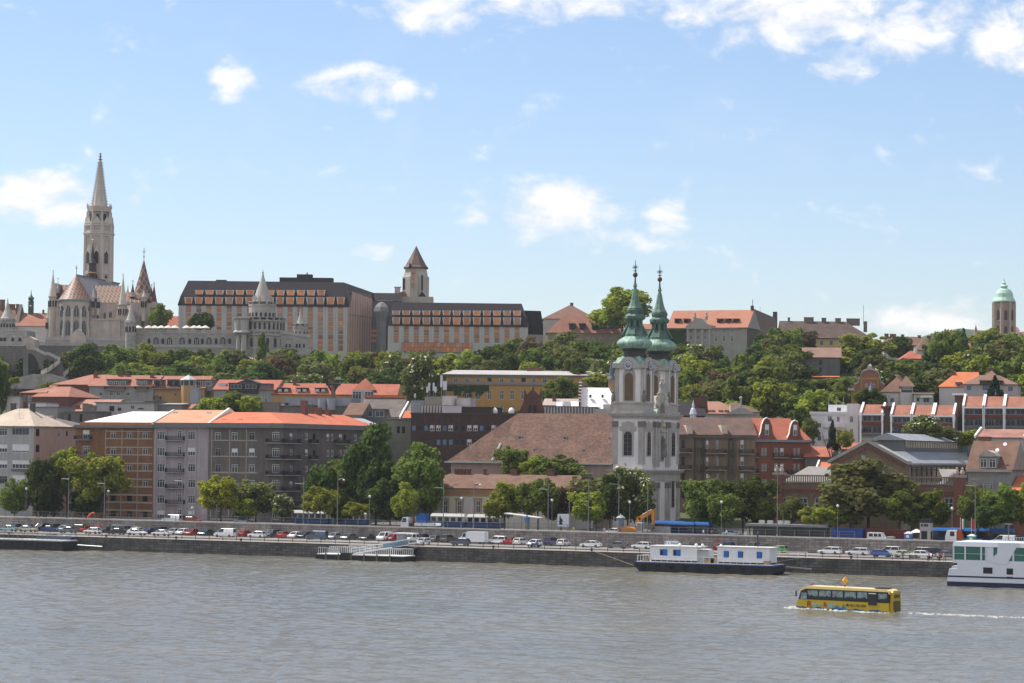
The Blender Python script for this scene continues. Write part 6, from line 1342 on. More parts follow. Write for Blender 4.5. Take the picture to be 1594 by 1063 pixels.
mb=MB();zt_=b.Z(472,593,-8);x=b.f.X(594,490,-8);k=(b.f.X(605,500,-8)-b.f.X(585,500,-8))/2;mb.lathe([(k*.82,-14),(k*.82,b.Z(500,594,-8)),(k*1.3,b.Z(485,594,-8)),(k*1.15,b.Z(478,594,-8)),(k*.6,zt_),(0,zt_+.6)],6,x,-8,0,.4);b.part('stair_drum',mb,M('drum_grey',(.20,.195,.19),.9,.1,.3,.05,.2))
# old church tower inside the hotel
b=Bld('old_tower','square old stone tower with a steep brown pyramid roof rising from the hotel','tower',626,667,440,d=1030,phi=25);W_=b.W;Z_=lambda py:b.Z(py,647,4);TS=M('tower_limestone',(.42,.38,.33),.9,.1,.3,.08,.15)
mb=MB();q=W_/2;yc=q;mb.lathe([(q*1.08,-20),(q*1.08,Z_(431)),(q*.98,Z_(430)),(q*.86,Z_(418))],8,q,yc,0,q8);mb.box(q-1.9,q+1.2,-1.0,3,Z_(470),Z_(430));t=b.part('shaft',mb,TS)
mb=MB();mb.lathe([(q*1.0,Z_(418)),(q*1.0,Z_(416.4)),(q*.92,Z_(416.3))],8,q,yc,0,q8);mb.lathe([(q*.93,Z_(416.3)),(q*.9,Z_(414.5))],8,q,yc,1,q8,mfun=lambda i,k:1);mb.build('cornice',[TILE_D,FRD],t)
mb=MB();mb.lathe([(q*1.0,Z_(416)),(q*.85,Z_(413)),(q*.45,Z_(399)),(.05,Z_(382))],8,q,yc,0,q8);mb.build('roof',M('tower_roof_brown',(.13,.085,.075),.7,.15,.4,.1),t)
for px,py0,py1,w_ in((643,419,425,5),(643,427,437,5),(643,439,449,5),(657,428,452,3),(628.5,433,451,4)):
    xA,zA=b.f.L(px-w_/2,py1,-.6);xB,zB=b.f.L(px+w_/2,py0,-.6);mb=MB();mb.box(xA,xB,-1.1 if px==643 else .1,.6,zA,zB);mb.build('window',CUG[2]if px==643 else GLD,t)
mb=MB();mb.prism([(b.f.X(636,417),Z_(418)),(b.f.X(640,417),Z_(418)),(b.f.X(638,407),Z_(409))],-.4,2);mb.prism([(b.f.X(652,462),Z_(462)),(b.f.X(663,462),Z_(462)),(b.f.X(657.5,455),Z_(455))],-1.5,2);mb.build('roof_gable',SLATE,t)
mb=MB();mb.box(-3.5,W_+2,-2,6,-20,Z_(463));mb.prism([(-3.5,Z_(463)),(1.5,Z_(463)),(1.2,Z_(455)),(-.5,Z_(456))],-2,5,1);mb.build('annexe',[TS,TILE_P],t);mb=MB();xA=b.f.X(614,450);mb.box(xA,xA+2.2,2,5,Z_(460),Z_(448));mb.box(xA-.3,xA+2.6,1.8,5.2,Z_(448)+.003,Z_(447));mb.build('lift_hut',PALEST,t)

# ------------------------------------------------------------------ ridge to the right
b=house('old_house','long low house with red brown tiled roof and tall dormers left of the big tree','house',852,972,519,491,M('old_ochre',(.27,.22,.16),.9,.15,.3,.1,.2),M('ridge_red_tile',(.22,.10,.07),.85,.16,.3,.14,tile=1.6),d=960,phi=25,D=16,hl=7,hr=2,low=-12,wins=ws((914,924,935,952),529,3.6,8)+[(910,546,9,8,'std'),(887,531,3.5,7,'std')])
for px in(890.5,906.5,926,937,951.5):dormer(b,px-4.6,px+4.6,504,514.5,1.2,4,m=M('dormer_dark_brown',(.055,.045,.042)),win='grey' if px>930 else 'dark',roofm=MATS['ridge_red_tile'])  # dormer sides in one even dark brown
b.f.balcony(905,935,538,1.2,mslab=MATS['old_ochre'],mrail=MATS['old_ochre'])
b=house('old_house','house with broad hipped brown roof behind the low dormered house','house',846,928,497,474.5,PALEST,M('ridge_brown_tile',(.17,.09,.068),.85,.15,.3,.14,tile=1.6),d=985,phi=25,D=20,hl=11,hr=10,low=-12,chim=((890,472,477,10,1.2),))
b=house('old_house','small tiled roofs glimpsed between the copper spires','house',1000,1018,513,504,PALEST,TILE_P,d=985,phi=25,D=10,low=-10,chim=((1015,501,506,5,1.5),))
b=Bld('archive_palace','grey baroque palace with orange tiled roof, central pediment and ivy on its wall','palace',1040,1163,511,d=970,phi=4);PG=M('palace_grey',(.32,.30,.28),.9,.1,.3,.08,.15)
for px in(1052,1062,1115,1127,1139):b.f.win(px,527,4.5,10,'std');b.f.win(px,515.5,4.5,4,'std')
for px in(1076,1087,1098):b.f.win(px,524,4.5,9,'std');b.f.win(px,515.5,3.5,3.5,'grey')
ze=b.Z(511);b.body(PG,ze,18,low=-10);mb=MB();zr=b.Z(483,y=9);mb.hip(-.6,b.W+.4,-.6,18,ze+.2,zr,0,0,0,1);b.roof=b.part('roof',mb,[M('archive_tile',(.36,.155,.10),.85,.12,.3,.1,tile=1.6),PG])
for px in(1054,1068,1120,1132.5,1145):dormer(b,px-4,px+4,496.5,503.5,2.0,4,m=M('dormer_dark_brown',(.055,.045,.042)),win='dark',roofm=MATS['archive_tile'])
mb=MB();x0,x1=b.f.X(1067),b.f.X(1107);zt=b.Z(495,1087);xm=(x0+x1)/2;w2=(x1-x0)/2
mb.prism([(x0,ze-.2),(x1,ze-.2),(x1,ze+.9),(xm+w2*.55,ze+(zt-ze)*.55),(xm+w2*.3,zt-.3),(xm,zt),(xm-w2*.3,zt-.3),(xm-w2*.55,ze+(zt-ze)*.55),(x0,ze+.9)],-.7,2);mb.box(x0,x1,-.7,-.003,-10,ze-3.6,0)if False else None
for px in(1070,1081.5,1092.5,1104):x=b.f.X(px);mb.box(x-.35,x+.35,-.45,-.01,-10,ze-.21)
for px in(1080,1098):x=b.f.X(px);mb.lathe([(.5,zt-.8),(.7,zt+.5),(.4,zt+1.4),(.5,zt+1.8),(0,zt+2.6)],8,x,.3)
mb.build('pediment',M('pediment_stone',(.38,.35,.32),.9,.1),b.root);mb=MB();b.f.pbox(mb,1040,1150,511,512.6,.6,.1);b.part('cornice',mb,PG)
mb=MB()
for k in range(700):
    px=1041+26*b.rg.random()**1.4;py=512+26*b.rg.random();x,z=b.f.L(px,py);s_=.4;mb.poly([(x-s_,-.15-.25*b.rg.random(),z-s_),(x+s_,-.2,z-s_*.6),(x+s_,-.05,z+s_),(x-s_*.7,-.28,z+s_*.8)])
b.part('ivy',mb,M('ivy_leaf',(.03,.055,.018)))
S=b.side(0,44);mb=MB();S.wall(mb,-10,ze);mb.T=S.T;mb.poly([(0,-.1,ze),(44,-.1,ze),(44,-.1,zr-1.5),(9,-.1,zr+.4)]);b.part('gable_wall',mb,M('bare_brown_gable',(.185,.14,.115),.95,.16,.2,.1,.2))
mb=MB();xg=b.W+.1;mb.box(xg-1.4,xg,42.4,44.2,ze-6,zr+1.2);mb.box(xg-1,xg,8,9.2,zr,zr+1.6);mb.tube((xg-.5,9,zr),(xg-.5,9,zr+4),.12);mb.tube((xg-.5,20,zr-1),(xg-.5,20,zr+2),.06);b.part('chimney',mb,FRD)
b=Bld('barrack_house','ochre house under a big sagging brown roof with four long chimney blocks','house',1222,1352,527,d=945,phi=25);YW=M('yellow_render',(.46,.34,.17),.9,.1,.3,.06,.12)
for px in(1253,1266,1279,1294,1308.5,1321,1336):b.f.win(px,533.5,5,7.5,'grey')
ze=b.Z(527);b.body(YW,ze,22,low=-10);zr=b.Z(500,y=10);mb=MB();mb.hip(-1,b.W+1.6,-.8,22.8,ze+.2,zr,0,9,0,0,yr=11);b.roof=b.part('roof',mb,M('sagging_brown_tile',(.085,.058,.048),.9,.25,.4,.25,tile=1.5))
for px,w_,t in((1259,2.6,494.5),(1282.5,1.2,495.5),(1304.5,1.5,496),(1328,3.6,496.5)):b.chimney(b.roof,px,t,502,10.5,w_*1.4,M('chimney_brown',(.17,.13,.115),.9,.15))
b.chimney(b.roof,1347,501,512,7,1.3,M('chimney_brown',(.17,.13,.115)));b.chimney(b.roof,1228,495,503,11,.8,M('chimney_brown',(.17,.13,.115)))
mb=MB();x,z=b.f.L(1344,505,8);mb.tube((x,8,z),(x,8,z+7.5),.07);mb.build('mast',IRON,b.roof);dormer(b,1264,1270,516,524,2,4,win='dark',m=DKST,roofm=MATS['sagging_brown_tile'])
b=house('rampart_building','rough grey stone rampart building with pinkish tiled roof on the wooded slope','house',1248,1308,557,541,M('rampart_stone',(.16,.15,.14),.95,.2,.3,.15,.2),M('rampart_tile',(.22,.13,.10),.85,.15,.3,.12,tile=1.6),d=830,phi=18,D=14,low=-12,wins=[(1277,564,4.5,8,'dark'),(1277,576,4,8,'dark')])
b=house('garden_wall','low wall with an orange tiled cap in the trees below the rampart building','wall',1265,1305,587.5,585,BRK,TILE_O,d=795,phi=18,D=4,low=-6)
# far right: little roofs, chimneys and the tower with green dome
for nm,lb,px0,px1,ev,rg_,d_,rm in(('house','pink gabled house right of the ochre house on the ridge',1377,1408,544,526,960,M('mauve_tile',(.29,.18,.15),.85,.12)),('house','row of far brown roofs on the ridge skyline with stubby chimneys',1374,1448,538,524,1010,TILE_B),('house','low house with vivid red roof and a small pale chimney between dark trees',1406,1442,559,546,905,TILE_R),
        ('house','broad brown roof on the ridge left of the dark conifer',1428,1482,546,527,990,TILE_B),('house','dull red roof between conifer and green-domed tower',1483,1530,545,534,985,TILE_R),('house','grey-brown roof right under the green-domed tower',1558,1600,548,533,1000,TILE_G),('house','orange roof at the right edge of the ridge',1576,1625,553,540,960,TILE_O)):
    bb=house(nm,lb,'house',px0,px1,ev,rg_,PALEST if d_!=905 else OCHRE,rm,d=d_,phi=25,D=13,hl=4,hr=4,low=-12)
    if 'stubby' in lb:
        for px,w_ in((1380,1.6),(1390,2.4),(1405,1.2),(1431,1.2),(1446,1.8)):bb.chimney(bb.roof,px,520+(px-1380)*.05,528,6,w_)
    if 'vivid' in lb:bb.chimney(bb.roof,1425,542,550,5,1.0,WHITE)
b=Bld('domed_tower','reddish stone tower with pale green bell-shaped dome at the right end of the ridge','tower',1549.5,1582.5,472,d=1120,phi=25);q=b.W/2;Z_=lambda py:b.Z(py,1566,q);MS=M('reddish_stone',(.38,.25,.20),.9,.16,.3,.12,.15)
mb=MB();mb.lathe([(q*1.06,-20),(q*1.06,Z_(528)),(q,Z_(526)),(q,Z_(470))],8,q,q,0,q8);t=b.part('shaft',mb,MS)
mb=MB();
for py in(470,499.5):mb.lathe([(q*1.0,Z_(py+1.5)),(q*1.07,Z_(py)),(q*1.0,Z_(py)+.2)],8,q,q,0,q8)
for k_ in range(8):a=k_*math.pi/4+q8;x,y=q+q*math.cos(a),q+q*math.sin(a);mb.box(x-.55,x+.55,y-.55,y+.55,Z_(527),Z_(471))
mb.build('stone_band',M('tower_pale',(.36,.29,.25),.9,.12),t)
for k_ in range(4,9):
    a=k_*math.pi/4
    for z0,z1 in((Z_(499),Z_(482)),(Z_(520),Z_(507))):mb=MB();mb.T=Matrix.Translation((q+q*.925*math.cos(a),q+q*.925*math.sin(a),0))@Matrix.Rotation(a+math.pi/2,4,'Z');mb.prism([(-.62,z0),(.62,z0),(.62,z1-1),(0,z1),(-.62,z1-1)],-.15,.05);mb.build('window',M('belfry_dark',(.06,.055,.06),.8),t)  # belfry openings filled with one even dark grey
mb=MB();mb.lathe([(q*1.12,Z_(470)),(q*1.1,Z_(468.5)),(q*.9,Z_(463)),(q*.84,Z_(457)),(q*.66,Z_(452)),(q*.35,Z_(449)),(q*.26,Z_(447.5)),(q*.4,Z_(446)),(q*.28,Z_(444)),(q*.12,Z_(442.5)),(q*.2,Z_(440.5)),(q*.06,Z_(438)),(.04,Z_(433))],16,q,q);mb.build('dome',M('pale_green_copper',(.36,.52,.44),.65,.15,.4,.1),t)
p0=P(1519,521,3100);hz_=p0.z;b=thing('hill_chapel','tiny reddish church spire on the far blue hill','church',p0,TH);mb=MB();mb.box(-2.2,2.2,-2.2,2.2,-12,3);mb.box(-2,14,-4,4,-12,-3);mb.build('tower',M('chapel_wall',(.35,.26,.24)),b);mb=MB();mb.lathe([(3.2,3),(0,13)],4,0,0,0,math.pi/4);mb.prismx([(-4.5,-3),(4.5,-3),(0,1.5)],-2,14.3);mb.build('roof',M('chapel_roof',(.30,.12,.1)),b)
for i,(px,py)in enumerate(((1478,524),(1590,527),(1578,519))):
    p0=P(px,py,3050);b=thing('hill_house',('pale house at the left foot of the far hill','pale house low on the far hill right of the domed tower','small pale house higher on the far hill beside the domed tower')[i],'house',p0,TH);mb=MB();mb.box(-6,6,-5,5,-14,3);mb.build('wall',WHIST,b);mb=MB();mb.hip(-6.6,6.6,-5.5,5.5,3,8,2,2);mb.build('roof',TILE_R,b)
# cafe parasols on the terrace
PAR=M('parasol_cream',(.62,.58,.5),.8,.04)
proto=None
for i,(px,lb)in enumerate(((215,'lone cream parasol right of the concave-coned turret'),(231,'first of the cream parasol row left of the terrace tree'),(241,'second cream parasol of the row under the terrace tree'),(251,'third cream parasol of the row under the terrace tree'),(261.5,'fourth cream parasol of the row under the terrace tree'),(272,'last cream parasol of the row before the gap on the terrace'),
        (290,'first cream parasol right of the gap, by the hotel corner'),(302,'cream parasol between the hotel corner and the second terrace tree'),(310,'raised cream parasol left of the second terrace tree'),(319.5,'last cream parasol, under the second terrace tree'))):
    p=P(px,517.5,934.5+(i%3)*1.2)
    if proto is None:
        proto=thing('parasol',lb,'parasol',p,0,'cafe parasols on the terrace');mb=MB();mb.tube((0,0,-.2),(0,0,2.2),.05,.05,6);mb.build('pole',STEEL,proto);mb=MB();mb.lathe([(1.75,1.75),(.9,2.3),(0,2.7)],8);mb.lathe([(1.75,1.55),(1.75,1.75)],8);mb.build('canopy',PAR,proto);o=proto
    else:o=copy_tree(proto)
    o['label']=lb;o.location=p;o.rotation_euler.z=i*.3
# ------------------------------------------------------------------ trees: trunk with limbs, crown of many small leaf faces
def leafmat(name,c,tr=.45):
    m=bpy.data.materials.new(name);m.use_nodes=True;t=m.node_tree;t.nodes.remove(t.nodes['Principled BSDF']);out=t.nodes['Material Output']
    co=t.nodes.new('ShaderNodeTexCoord').outputs['Object'];oi=t.nodes.new('ShaderNodeObjectInfo');ad=t.nodes.new('ShaderNodeVectorMath');ad.operation='ADD'
    t.links.new(co,ad.inputs[0]);t.links.new(oi.outputs['Location'],ad.inputs[1])
    n=t.nodes.new('ShaderNodeTexNoise');n.inputs['Scale'].default_value=3.2;n.inputs['Detail'].default_value=3;t.links.new(ad.outputs[0],n.inputs['Vector'])
    r_=t.nodes.new('ShaderNodeValToRGB');t.links.new(n.outputs['Fac'],r_.inputs[0]);r_.color_ramp.elements[0].position=.32;r_.color_ramp.elements[1].position=.7
    r_.color_ramp.elements[0].color=(c[0]*.62,c[1]*.68,c[2]*.65,1);r_.color_ramp.elements[1].color=(c[0]*1.4,c[1]*1.32,c[2]*1.2,1)
    hs=t.nodes.new('ShaderNodeHueSaturation');t.links.new(r_.outputs[0],hs.inputs['Color'])
    for k,lo_,hi_ in(('Hue',.488,.512),('Value',.82,1.2)):
        mr_=t.nodes.new('ShaderNodeMapRange');mr_.inputs[3].default_value=lo_;mr_.inputs[4].default_value=hi_;t.links.new(oi.outputs['Random'],mr_.inputs[0]);t.links.new(mr_.outputs[0],hs.inputs[k])
    d=t.nodes.new('ShaderNodeBsdfDiffuse');tl=t.nodes.new('ShaderNodeBsdfTranslucent');mx=t.nodes.new('ShaderNodeMixShader');mx.inputs[0].default_value=tr
    for q in(d,tl):t.links.new(hs.outputs[0],q.inputs['Color'])
    t.links.new(d.outputs[0],mx.inputs[1]);t.links.new(tl.outputs[0],mx.inputs[2]);t.links.new(mx.outputs[0],out.inputs['Surface']);return m
LEAF={'dark':leafmat('leaf_dark',(.078,.112,.032)),'mid':leafmat('leaf_mid',(.15,.195,.046)),'lime':leafmat('leaf_lime',(.25,.285,.05),.42),'bright':leafmat('leaf_bright',(.31,.34,.04),.45),
        'olive':leafmat('leaf_olive',(.165,.175,.065)),'brown':leafmat('leaf_brown',(.16,.12,.07)),'conifer':leafmat('leaf_conifer',(.03,.05,.032),.15),'bloom':leafmat('leaf_bloom',(.145,.18,.055)),'gold':leafmat('leaf_gold',(.38,.30,.02)),'rust':leafmat('leaf_rust',(.12,.07,.035))}
PETAL=M('blossom',(.55,.50,.36),.9,.1);BARK=M('tree_bark',(.075,.06,.048),.95,.25,2.0,.2)
KDESC={'dark':'dark green','mid':'mid green','lime':'light green','bright':'yellow-green','olive':'olive green','brown':'brownish','conifer':'blackish conifer','bloom':'cream-flowering','gold':'golden yellow','rust':'rusty red-brown'}
def crown_mesh(seed,n_leaf,size,shape='broad'):
    g=random.Random(seed);mb=MB();cl=[]
    if shape=='broad':
        for k in range(46):
            for _ in range(30):
                v=Vector((g.gauss(0,1),g.gauss(0,1),g.gauss(0,1))).normalized();rr=g.uniform(.35,.86);c=v*rr
                if c.z<-.72:continue
                if all((c-o).length>.16 for o,_r in cl):break
            cl.append((c*(1+.40*noise.noise(v*1.7+Vector((seed,0,0)))),g.uniform(.12,.34)))
    elif shape=='conifer':
        for k in range(60):
            t=(k+.5)/60;a=g.uniform(0,6.28);rr=(1-t)**.85*g.uniform(.35,.8);cl.append((Vector((rr*math.cos(a),rr*math.sin(a),t*2-1)),.10+.16*(1-t)))
    else:
        for k in range(40):
            t=k/40;a=g.uniform(0,6.28);w_=math.sin(math.pi*(t*.85+.12))**.7*g.uniform(.25,.75);cl.append((Vector((w_*math.cos(a),w_*math.sin(a),t*2-1)),g.uniform(.2,.32)))
    wts=[r_*r_ for _,r_ in cl]
    for _ in range(n_leaf):
        c,r_=g.choices(cl,wts)[0];v=Vector((g.gauss(0,1),g.gauss(0,1),g.gauss(0,1)+.35)).normalized();p=c+v*r_*g.uniform(.55,1.12)*(1 if g.random()>.06 else 1.3)
        nrm=(v*.8+Vector((g.gauss(0,.5),g.gauss(0,.5),g.gauss(0,.5)+.3))).normalized();u=nrm.orthogonal().normalized();q=nrm.cross(u);a=g.uniform(0,6.28);u,q=u*math.cos(a)+q*math.sin(a),q*math.cos(a)-u*math.sin(a)
        s_=size*g.uniform(.6,1.35);mb.poly([p-u*s_-q*s_*.5,p+u*s_*.2-q*s_*.8,p+u*s_,p+q*s_*.8],1 if(v.z>.25 and g.random()<.17)else 0)
    o=mb.build('crown',[LEAF['mid'],LEAF['mid']]);me=o.data;bpy.data.objects.remove(o);return me
CR_HI=[crown_mesh(s,7600,.058)for s in range(5)];CR_LO=[crown_mesh(20+s,2900,.085)for s in range(7)];CR_CON=[crown_mesh(50+s,2600,.075,'conifer')for s in range(2)];CR_POP=[crown_mesh(60,2400,.085,'poplar')]
def trunk_mesh(seed):
    g=random.Random(seed);mb=MB();mb.tube((0,0,-.12),(0,0,.42),.034,.024,7)
    for k in range(6):
        a=k*1.05+g.uniform(-.3,.3);z=.3+.07*k;e=Vector((.24*math.cos(a),.24*math.sin(a),z+.26));mb.tube((0,0,z-.02),e,.015,.008,5);mb.tube(e,e+Vector((.1*math.cos(a+.6),.1*math.sin(a+.6),.12)),.008,.003,4)
    mb.tube((0,0,.42),(.02,.01,.8),.02,.006,5);o=mb.build('trunk',BARK);me=o.data;bpy.data.objects.remove(o);return me
TRUNKS=[trunk_mesh(s)for s in range(3)]
NT_=0
def tree(px,top,wpx,d=None,v=None,kind='mid',bot=None,label=None,name=None,shape='broad',hi=False,group=None,z=None):
    """a tree whose crown tops out at photo height `top`; it stands on the ground at distance d or on grid line v"""
    global NT_;NT_+=1;g=random.Random(NT_*7+3)
    p=PV(px,top,v)if v else P(px,top,d);zg=ground(p.x,p.y)if z is None else z;d=depth(p);s_=d/F
    base=Vector((p.x,p.y,zg));H=max(p.z-zg,2.0);wr=wpx*s_/2
    hc=max((bot-top)*s_,1.5)if bot else min(H*.86,wr*2.5)
    hc=min(hc,H*.97);root=thing(name or('conifer_tree' if shape=='conifer' else 'tree'),label,'tree',base,g.uniform(0,6.28),group)
    lst={'broad':CR_HI if hi else CR_LO,'conifer':CR_CON,'poplar':CR_POP}[shape]
    c=bpy.data.objects.new('crown',g.choice(lst));col.objects.link(c);c.parent=root;c.location=(0,0,H-hc/2);c.scale=(wr*1.1,wr*g.uniform(.95,1.2),hc/2*1.06)
    m=LEAF[kind];slot(c,0,m);slot(c,1,PETAL if kind=='bloom' else m)
    t=bpy.data.objects.new('trunk',g.choice(TRUNKS));col.objects.link(t);t.parent=root;k=max(min(wr*1.15,H*.9),H*.4);t.scale=(k,k,H*.93)
    return root
FT=[  # trees along the embankment: column, top, width, line, kind, bottom of crown, label
 (24,744,54,496,'mid',803,'small round tree at the left end of the embankment, in front of the grey block'),(74,706,66,500,'dark',806,'dense dark tree against the pink side of the grey block'),(106,696,66,505,'lime',768,'tall light green tree with bare trunk at the pink wall'),
 (160,702,86,499,'lime',775,'broad light green tree hiding the lower orange brick house'),(135,752,60,503,'dark',806,'low dark tree under the broad light green crown by the orange house'),
 (345,740,74,491,'bright',797,'vivid yellow-green tree before the dark corner house'),(399,744,76,497,'olive',803,'thin olive tree between the vivid yellow-green tree and the flowering one'),(385,775,50,492,'lime',806,'small light green tree under the thin olive crown'),(441,768,38,493,'bloom',808,'small cream-flowering tree by the blue awning'),
 (499,757,54,490,'lime',803,'round light green street tree right of the flowering tree'),(553,781,36,490,'lime',806,'small bushy tree left of the lone rounded street tree'),(631,757,42,490,'lime',806,'upright light green tree behind the flatbed truck cab'),
 (505,712,70,509,'dark',812,'dark shady tree in the side street, left of the tallest one'),(587,676,92,512,'dark',815,'tallest dark tree in the side street beside the low white house'),(548,700,66,514,'mid',812,'mid green tree pressed against the tallest dark one'),(652,702,82,510,'mid',800,'spreading mid green tree touching the low white house'),(608,745,70,505,'dark',815,'low dark tree under the tallest one'),(530,760,50,503,'dark',815,'low dark tree behind the round street tree'),(670,735,40,512,'lime',790,'light green tree overlapping the left end of the brown hipped roof'),
 (802,692,54,531,'mid',745,'tree in front of the nave eaves, left of the broad one'),(858,707,92,531,'mid',752,'broad low tree in front of the nave eaves'),(835,715,50,530,'lime',752,'lighter tree between two others under the nave eaves'),
 (786,747,62,498,'lime',806,'large light tree covering the right half of the white house'),(838,744,64,497,'mid',806,'large mid green tree beside the light one at the white house'),(768,778,30,493,'lime',808,'small tree left of the blue-capped advertising column'),(874,751,62,503,'rust',806,'rusty red-brown tree behind the billboard'),(919,762,68,493,'lime',812,'round light green tree right of the billboard'),
 (928,733,84,512,'olive',810,'olive tree in shadow left of the church facade'),(978,722,76,510,'bloom',812,'tall cream-flowering tree hiding the foot of the left church tower'),(950,748,60,507,'dark',814,'dark tree behind the green-topped advertising column'),(1000,770,36,510,'dark',816,'dark bush at the foot of the church facade'),
 (1100,741,80,500,'mid',814,'big round tree right of the church facade'),(1157,737,84,503,'dark',812,'big dark tree left of the tall mast'),(1128,762,62,496,'mid',814,'lower tree between the big round one and the big dark one'),(1190,768,44,500,'mid',814,'small tree right at the tall mast'),
 (1232,772,46,500,'olive',816,'thin olive tree by the left wing of the market hall'),(1268,788,44,495,'lime',816,'small light tree before the left wing of the market hall'),(1302,786,60,494,'lime',816,'light bush under the giant chestnut, on its left'),(1352,727,150,500,'olive',818,'giant olive chestnut hiding the market hall arch'),
 (1400,770,60,496,'mid',818,'tree under the right flank of the giant chestnut'),(1452,760,66,505,'mid',818,'pale mid green tree behind the concrete kiosk tower'),(1520,757,66,505,'mid',818,'tree behind the red flag before the grey mansard house'),(1566,753,74,500,'mid',820,'large tree near the right edge of the embankment'),(1606,748,60,502,'lime',820,'lighter tree cut by the right edge of the embankment'),(1542,782,50,494,'dark',820,'dark low tree right of the lamp mast by the flags')]
for(px,tp,wd,v,k,bt,lb)in FT:tree(px,tp,wd,v=v,kind=k,bot=bt,label=lb,hi=True,z=RZ,group=None)
MT=[(138,541,60,885,'dark',590,'dark tree against the rubble wall below the Gothic church, left one','broad'),(182,536,64,890,'mid',590,'high tree against the rubble wall below the Gothic church, right one','broad'),(228,541,58,895,'lime',590,'light tree at the foot of the terrace wall below the concave turret','broad'),(272,545,60,900,'mid',590,'tree at the foot of the terrace wall, under the lone parasols','broad'),(322,543,56,900,'dark',590,'dark tree at the foot of the terrace wall near the round tower','broad'),(356,548,50,898,'olive',590,'olive tree where terrace wall and round tower meet','broad'),(430,549,62,890,'brown',590,'brownish tree under the sloping bastion wing','broad'),(462,552,60,880,'mid',590,'green tree under the slender right-hand turret','broad'),(500,546,56,930,'lime',590,'light tree at the right foot of the bastion, before the hotel','broad'),(1268,588,66,770,'mid',640,'tree under the orange-capped garden wall, left one','broad'),(1310,586,60,785,'olive',640,'olive tree under the orange-capped garden wall, right one','broad'),(1322,553,60,845,'lime',612,'light tree at the right end of the rampart building','broad'),(1236,566,64,800,'dark',640,'dark tree at the left end of the rampart building','broad'),(1290,606,66,735,'mid',650,'tree above the roof of the white block','broad'),(1250,600,56,735,'mid',655,'tree above the left end of the white block','broad'),(1318,588,44,745,'mid',640,'slim tree just left of the gabled villa','broad'),(1405,560,54,820,'mid',600,'tree below the vivid red ridge roof','broad'),(1428,562,48,815,'olive',600,'olive tree below the vivid red ridge roof','broad'),
 (330,619,46,668,'lime',650,'left tree of the clump above the tan and orange roofs','broad'),(361,608,56,672,'mid',650,'middle and highest tree of the clump above the orange roofs','broad'),(391,617,44,668,'lime',650,'right tree of the clump above the orange roofs','broad'),
 (1437,651,62,578,'bloom',692,'cream-flowering tree above the market hall lantern roof','broad'),(1476,663,52,585,'olive',694,'feathery olive tree right of the flowering one','broad'),(1506,668,40,588,'lime',694,'light green bush left of the mossy pink roof','broad'),(1296,656,24,600,'conifer',697,'small pointed conifer before the white block','conifer'),(1316,668,28,598,'lime',697,'thin light sapling right of the pointed conifer','broad'),
 (1356,605,56,695,'dark',640,'dark bushy tree in front of the gabled villa','broad'),(1243,632,50,640,'dark',694,'dark tree right of the curved brick gables','broad'),(1258,652,30,632,'mid',694,'narrow tree squeezed beside the white block','broad'),(1072,598,60,735,'lime',642,'light green tree just right of the church towers','broad'),(878,585,58,745,'mid',626,'dense tree before the right end of the yellow palace','broad'),(938,582,54,752,'lime',608,'light tree at the slate spire before the palace','broad'),(856,605,30,735,'mid',628,'small tree against the yellow palace wall','broad'),
 (656,559,66,765,'bloom',640,'whitish flowering tree left of the yellow palace','broad'),(1549,586,30,684,'conifer',618,'dark pointed conifer before the lilac villa','conifer'),(2,566,26,690,'dark',645,'dark tree at the far left edge above the beige roof','broad'),(78,594,46,755,'mid',616,'bush at the foot of the grand stairs','broad'),(113,592,16,748,'gold',602,'golden yellow shrub by the pink roof below the stairs','broad'),(23,586,18,850,'lime',597,'small bush under the dark rubble bastion','broad'),(108,634,22,662,'mid',648,'small tree among roofs left of the white roof','broad'),
 (970,446,94,945,'lime',516,'huge spreading tree on the ridge behind the copper spires','broad'),(248,474,42,958,'mid',516,'tree on the terrace between church and hotel','broad'),(315,487,40,955,'dark',515,'dark tree on the terrace in front of the left hotel wing','broad'),(408,522,22,900,'mid',562,'narrow poplar at the foot of the largest round tower','poplar'),(1399,524,42,930,'dark',570,'dark round tree right of the ochre house','broad'),(1467,521,52,900,'dark',580,'large dark tree left of the blackish conifer','broad'),(1500,514,30,950,'conifer',560,'tall blackish conifer left of the domed tower','conifer'),(1541,511,84,965,'lime',570,'broad light tree in front of the domed tower','broad'),
 (1345,518,84,905,'lime',590,'big light tree hiding the end of the ochre house','broad'),(1240,512,50,930,'mid',560,'tree at the corner of the bare brown gable','broad'),(1258,518,34,925,'brown',545,'bare-looking brownish tree left of the ochre house','broad'),(884,523,70,895,'olive',590,'olive tree under the tall-dormered ridge house','broad'),(812,530,58,900,'mid',580,'tree at the right end of the right hotel wing','broad'),(780,544,50,880,'lime',585,'light tree below the right hotel wing end','broad'),(1430,575,34,800,'conifer',640,'black conifer behind the brown pyramid villa','conifer'),(1452,560,44,790,'conifer',640,'second and taller black conifer behind the villas','conifer'),(1484,562,40,800,'dark',620,'dark tree behind the orange roofed villa','broad'),(1405,588,24,720,'dark',612,'small dark tree behind the pyramid villa roof','broad'),(1380,587,40,735,'bright',615,'yellow-green tree between gabled villa and pyramid villa','broad'),(1575,574,60,780,'bright',610,'yellow-green tree above the lilac villa','broad'),(1215,510,66,900,'mid',575,'tree below the right end of the bare gable','broad'),(1060,530,60,890,'dark',600,'dark tree directly right of the copper bulbs','broad')]
for(px,tp,wd,d,k,bt,lb,sh)in MT:tree(px,tp,wd,d=d,kind=k,bot=bt,label=lb,shape=sh,hi=wd>55)
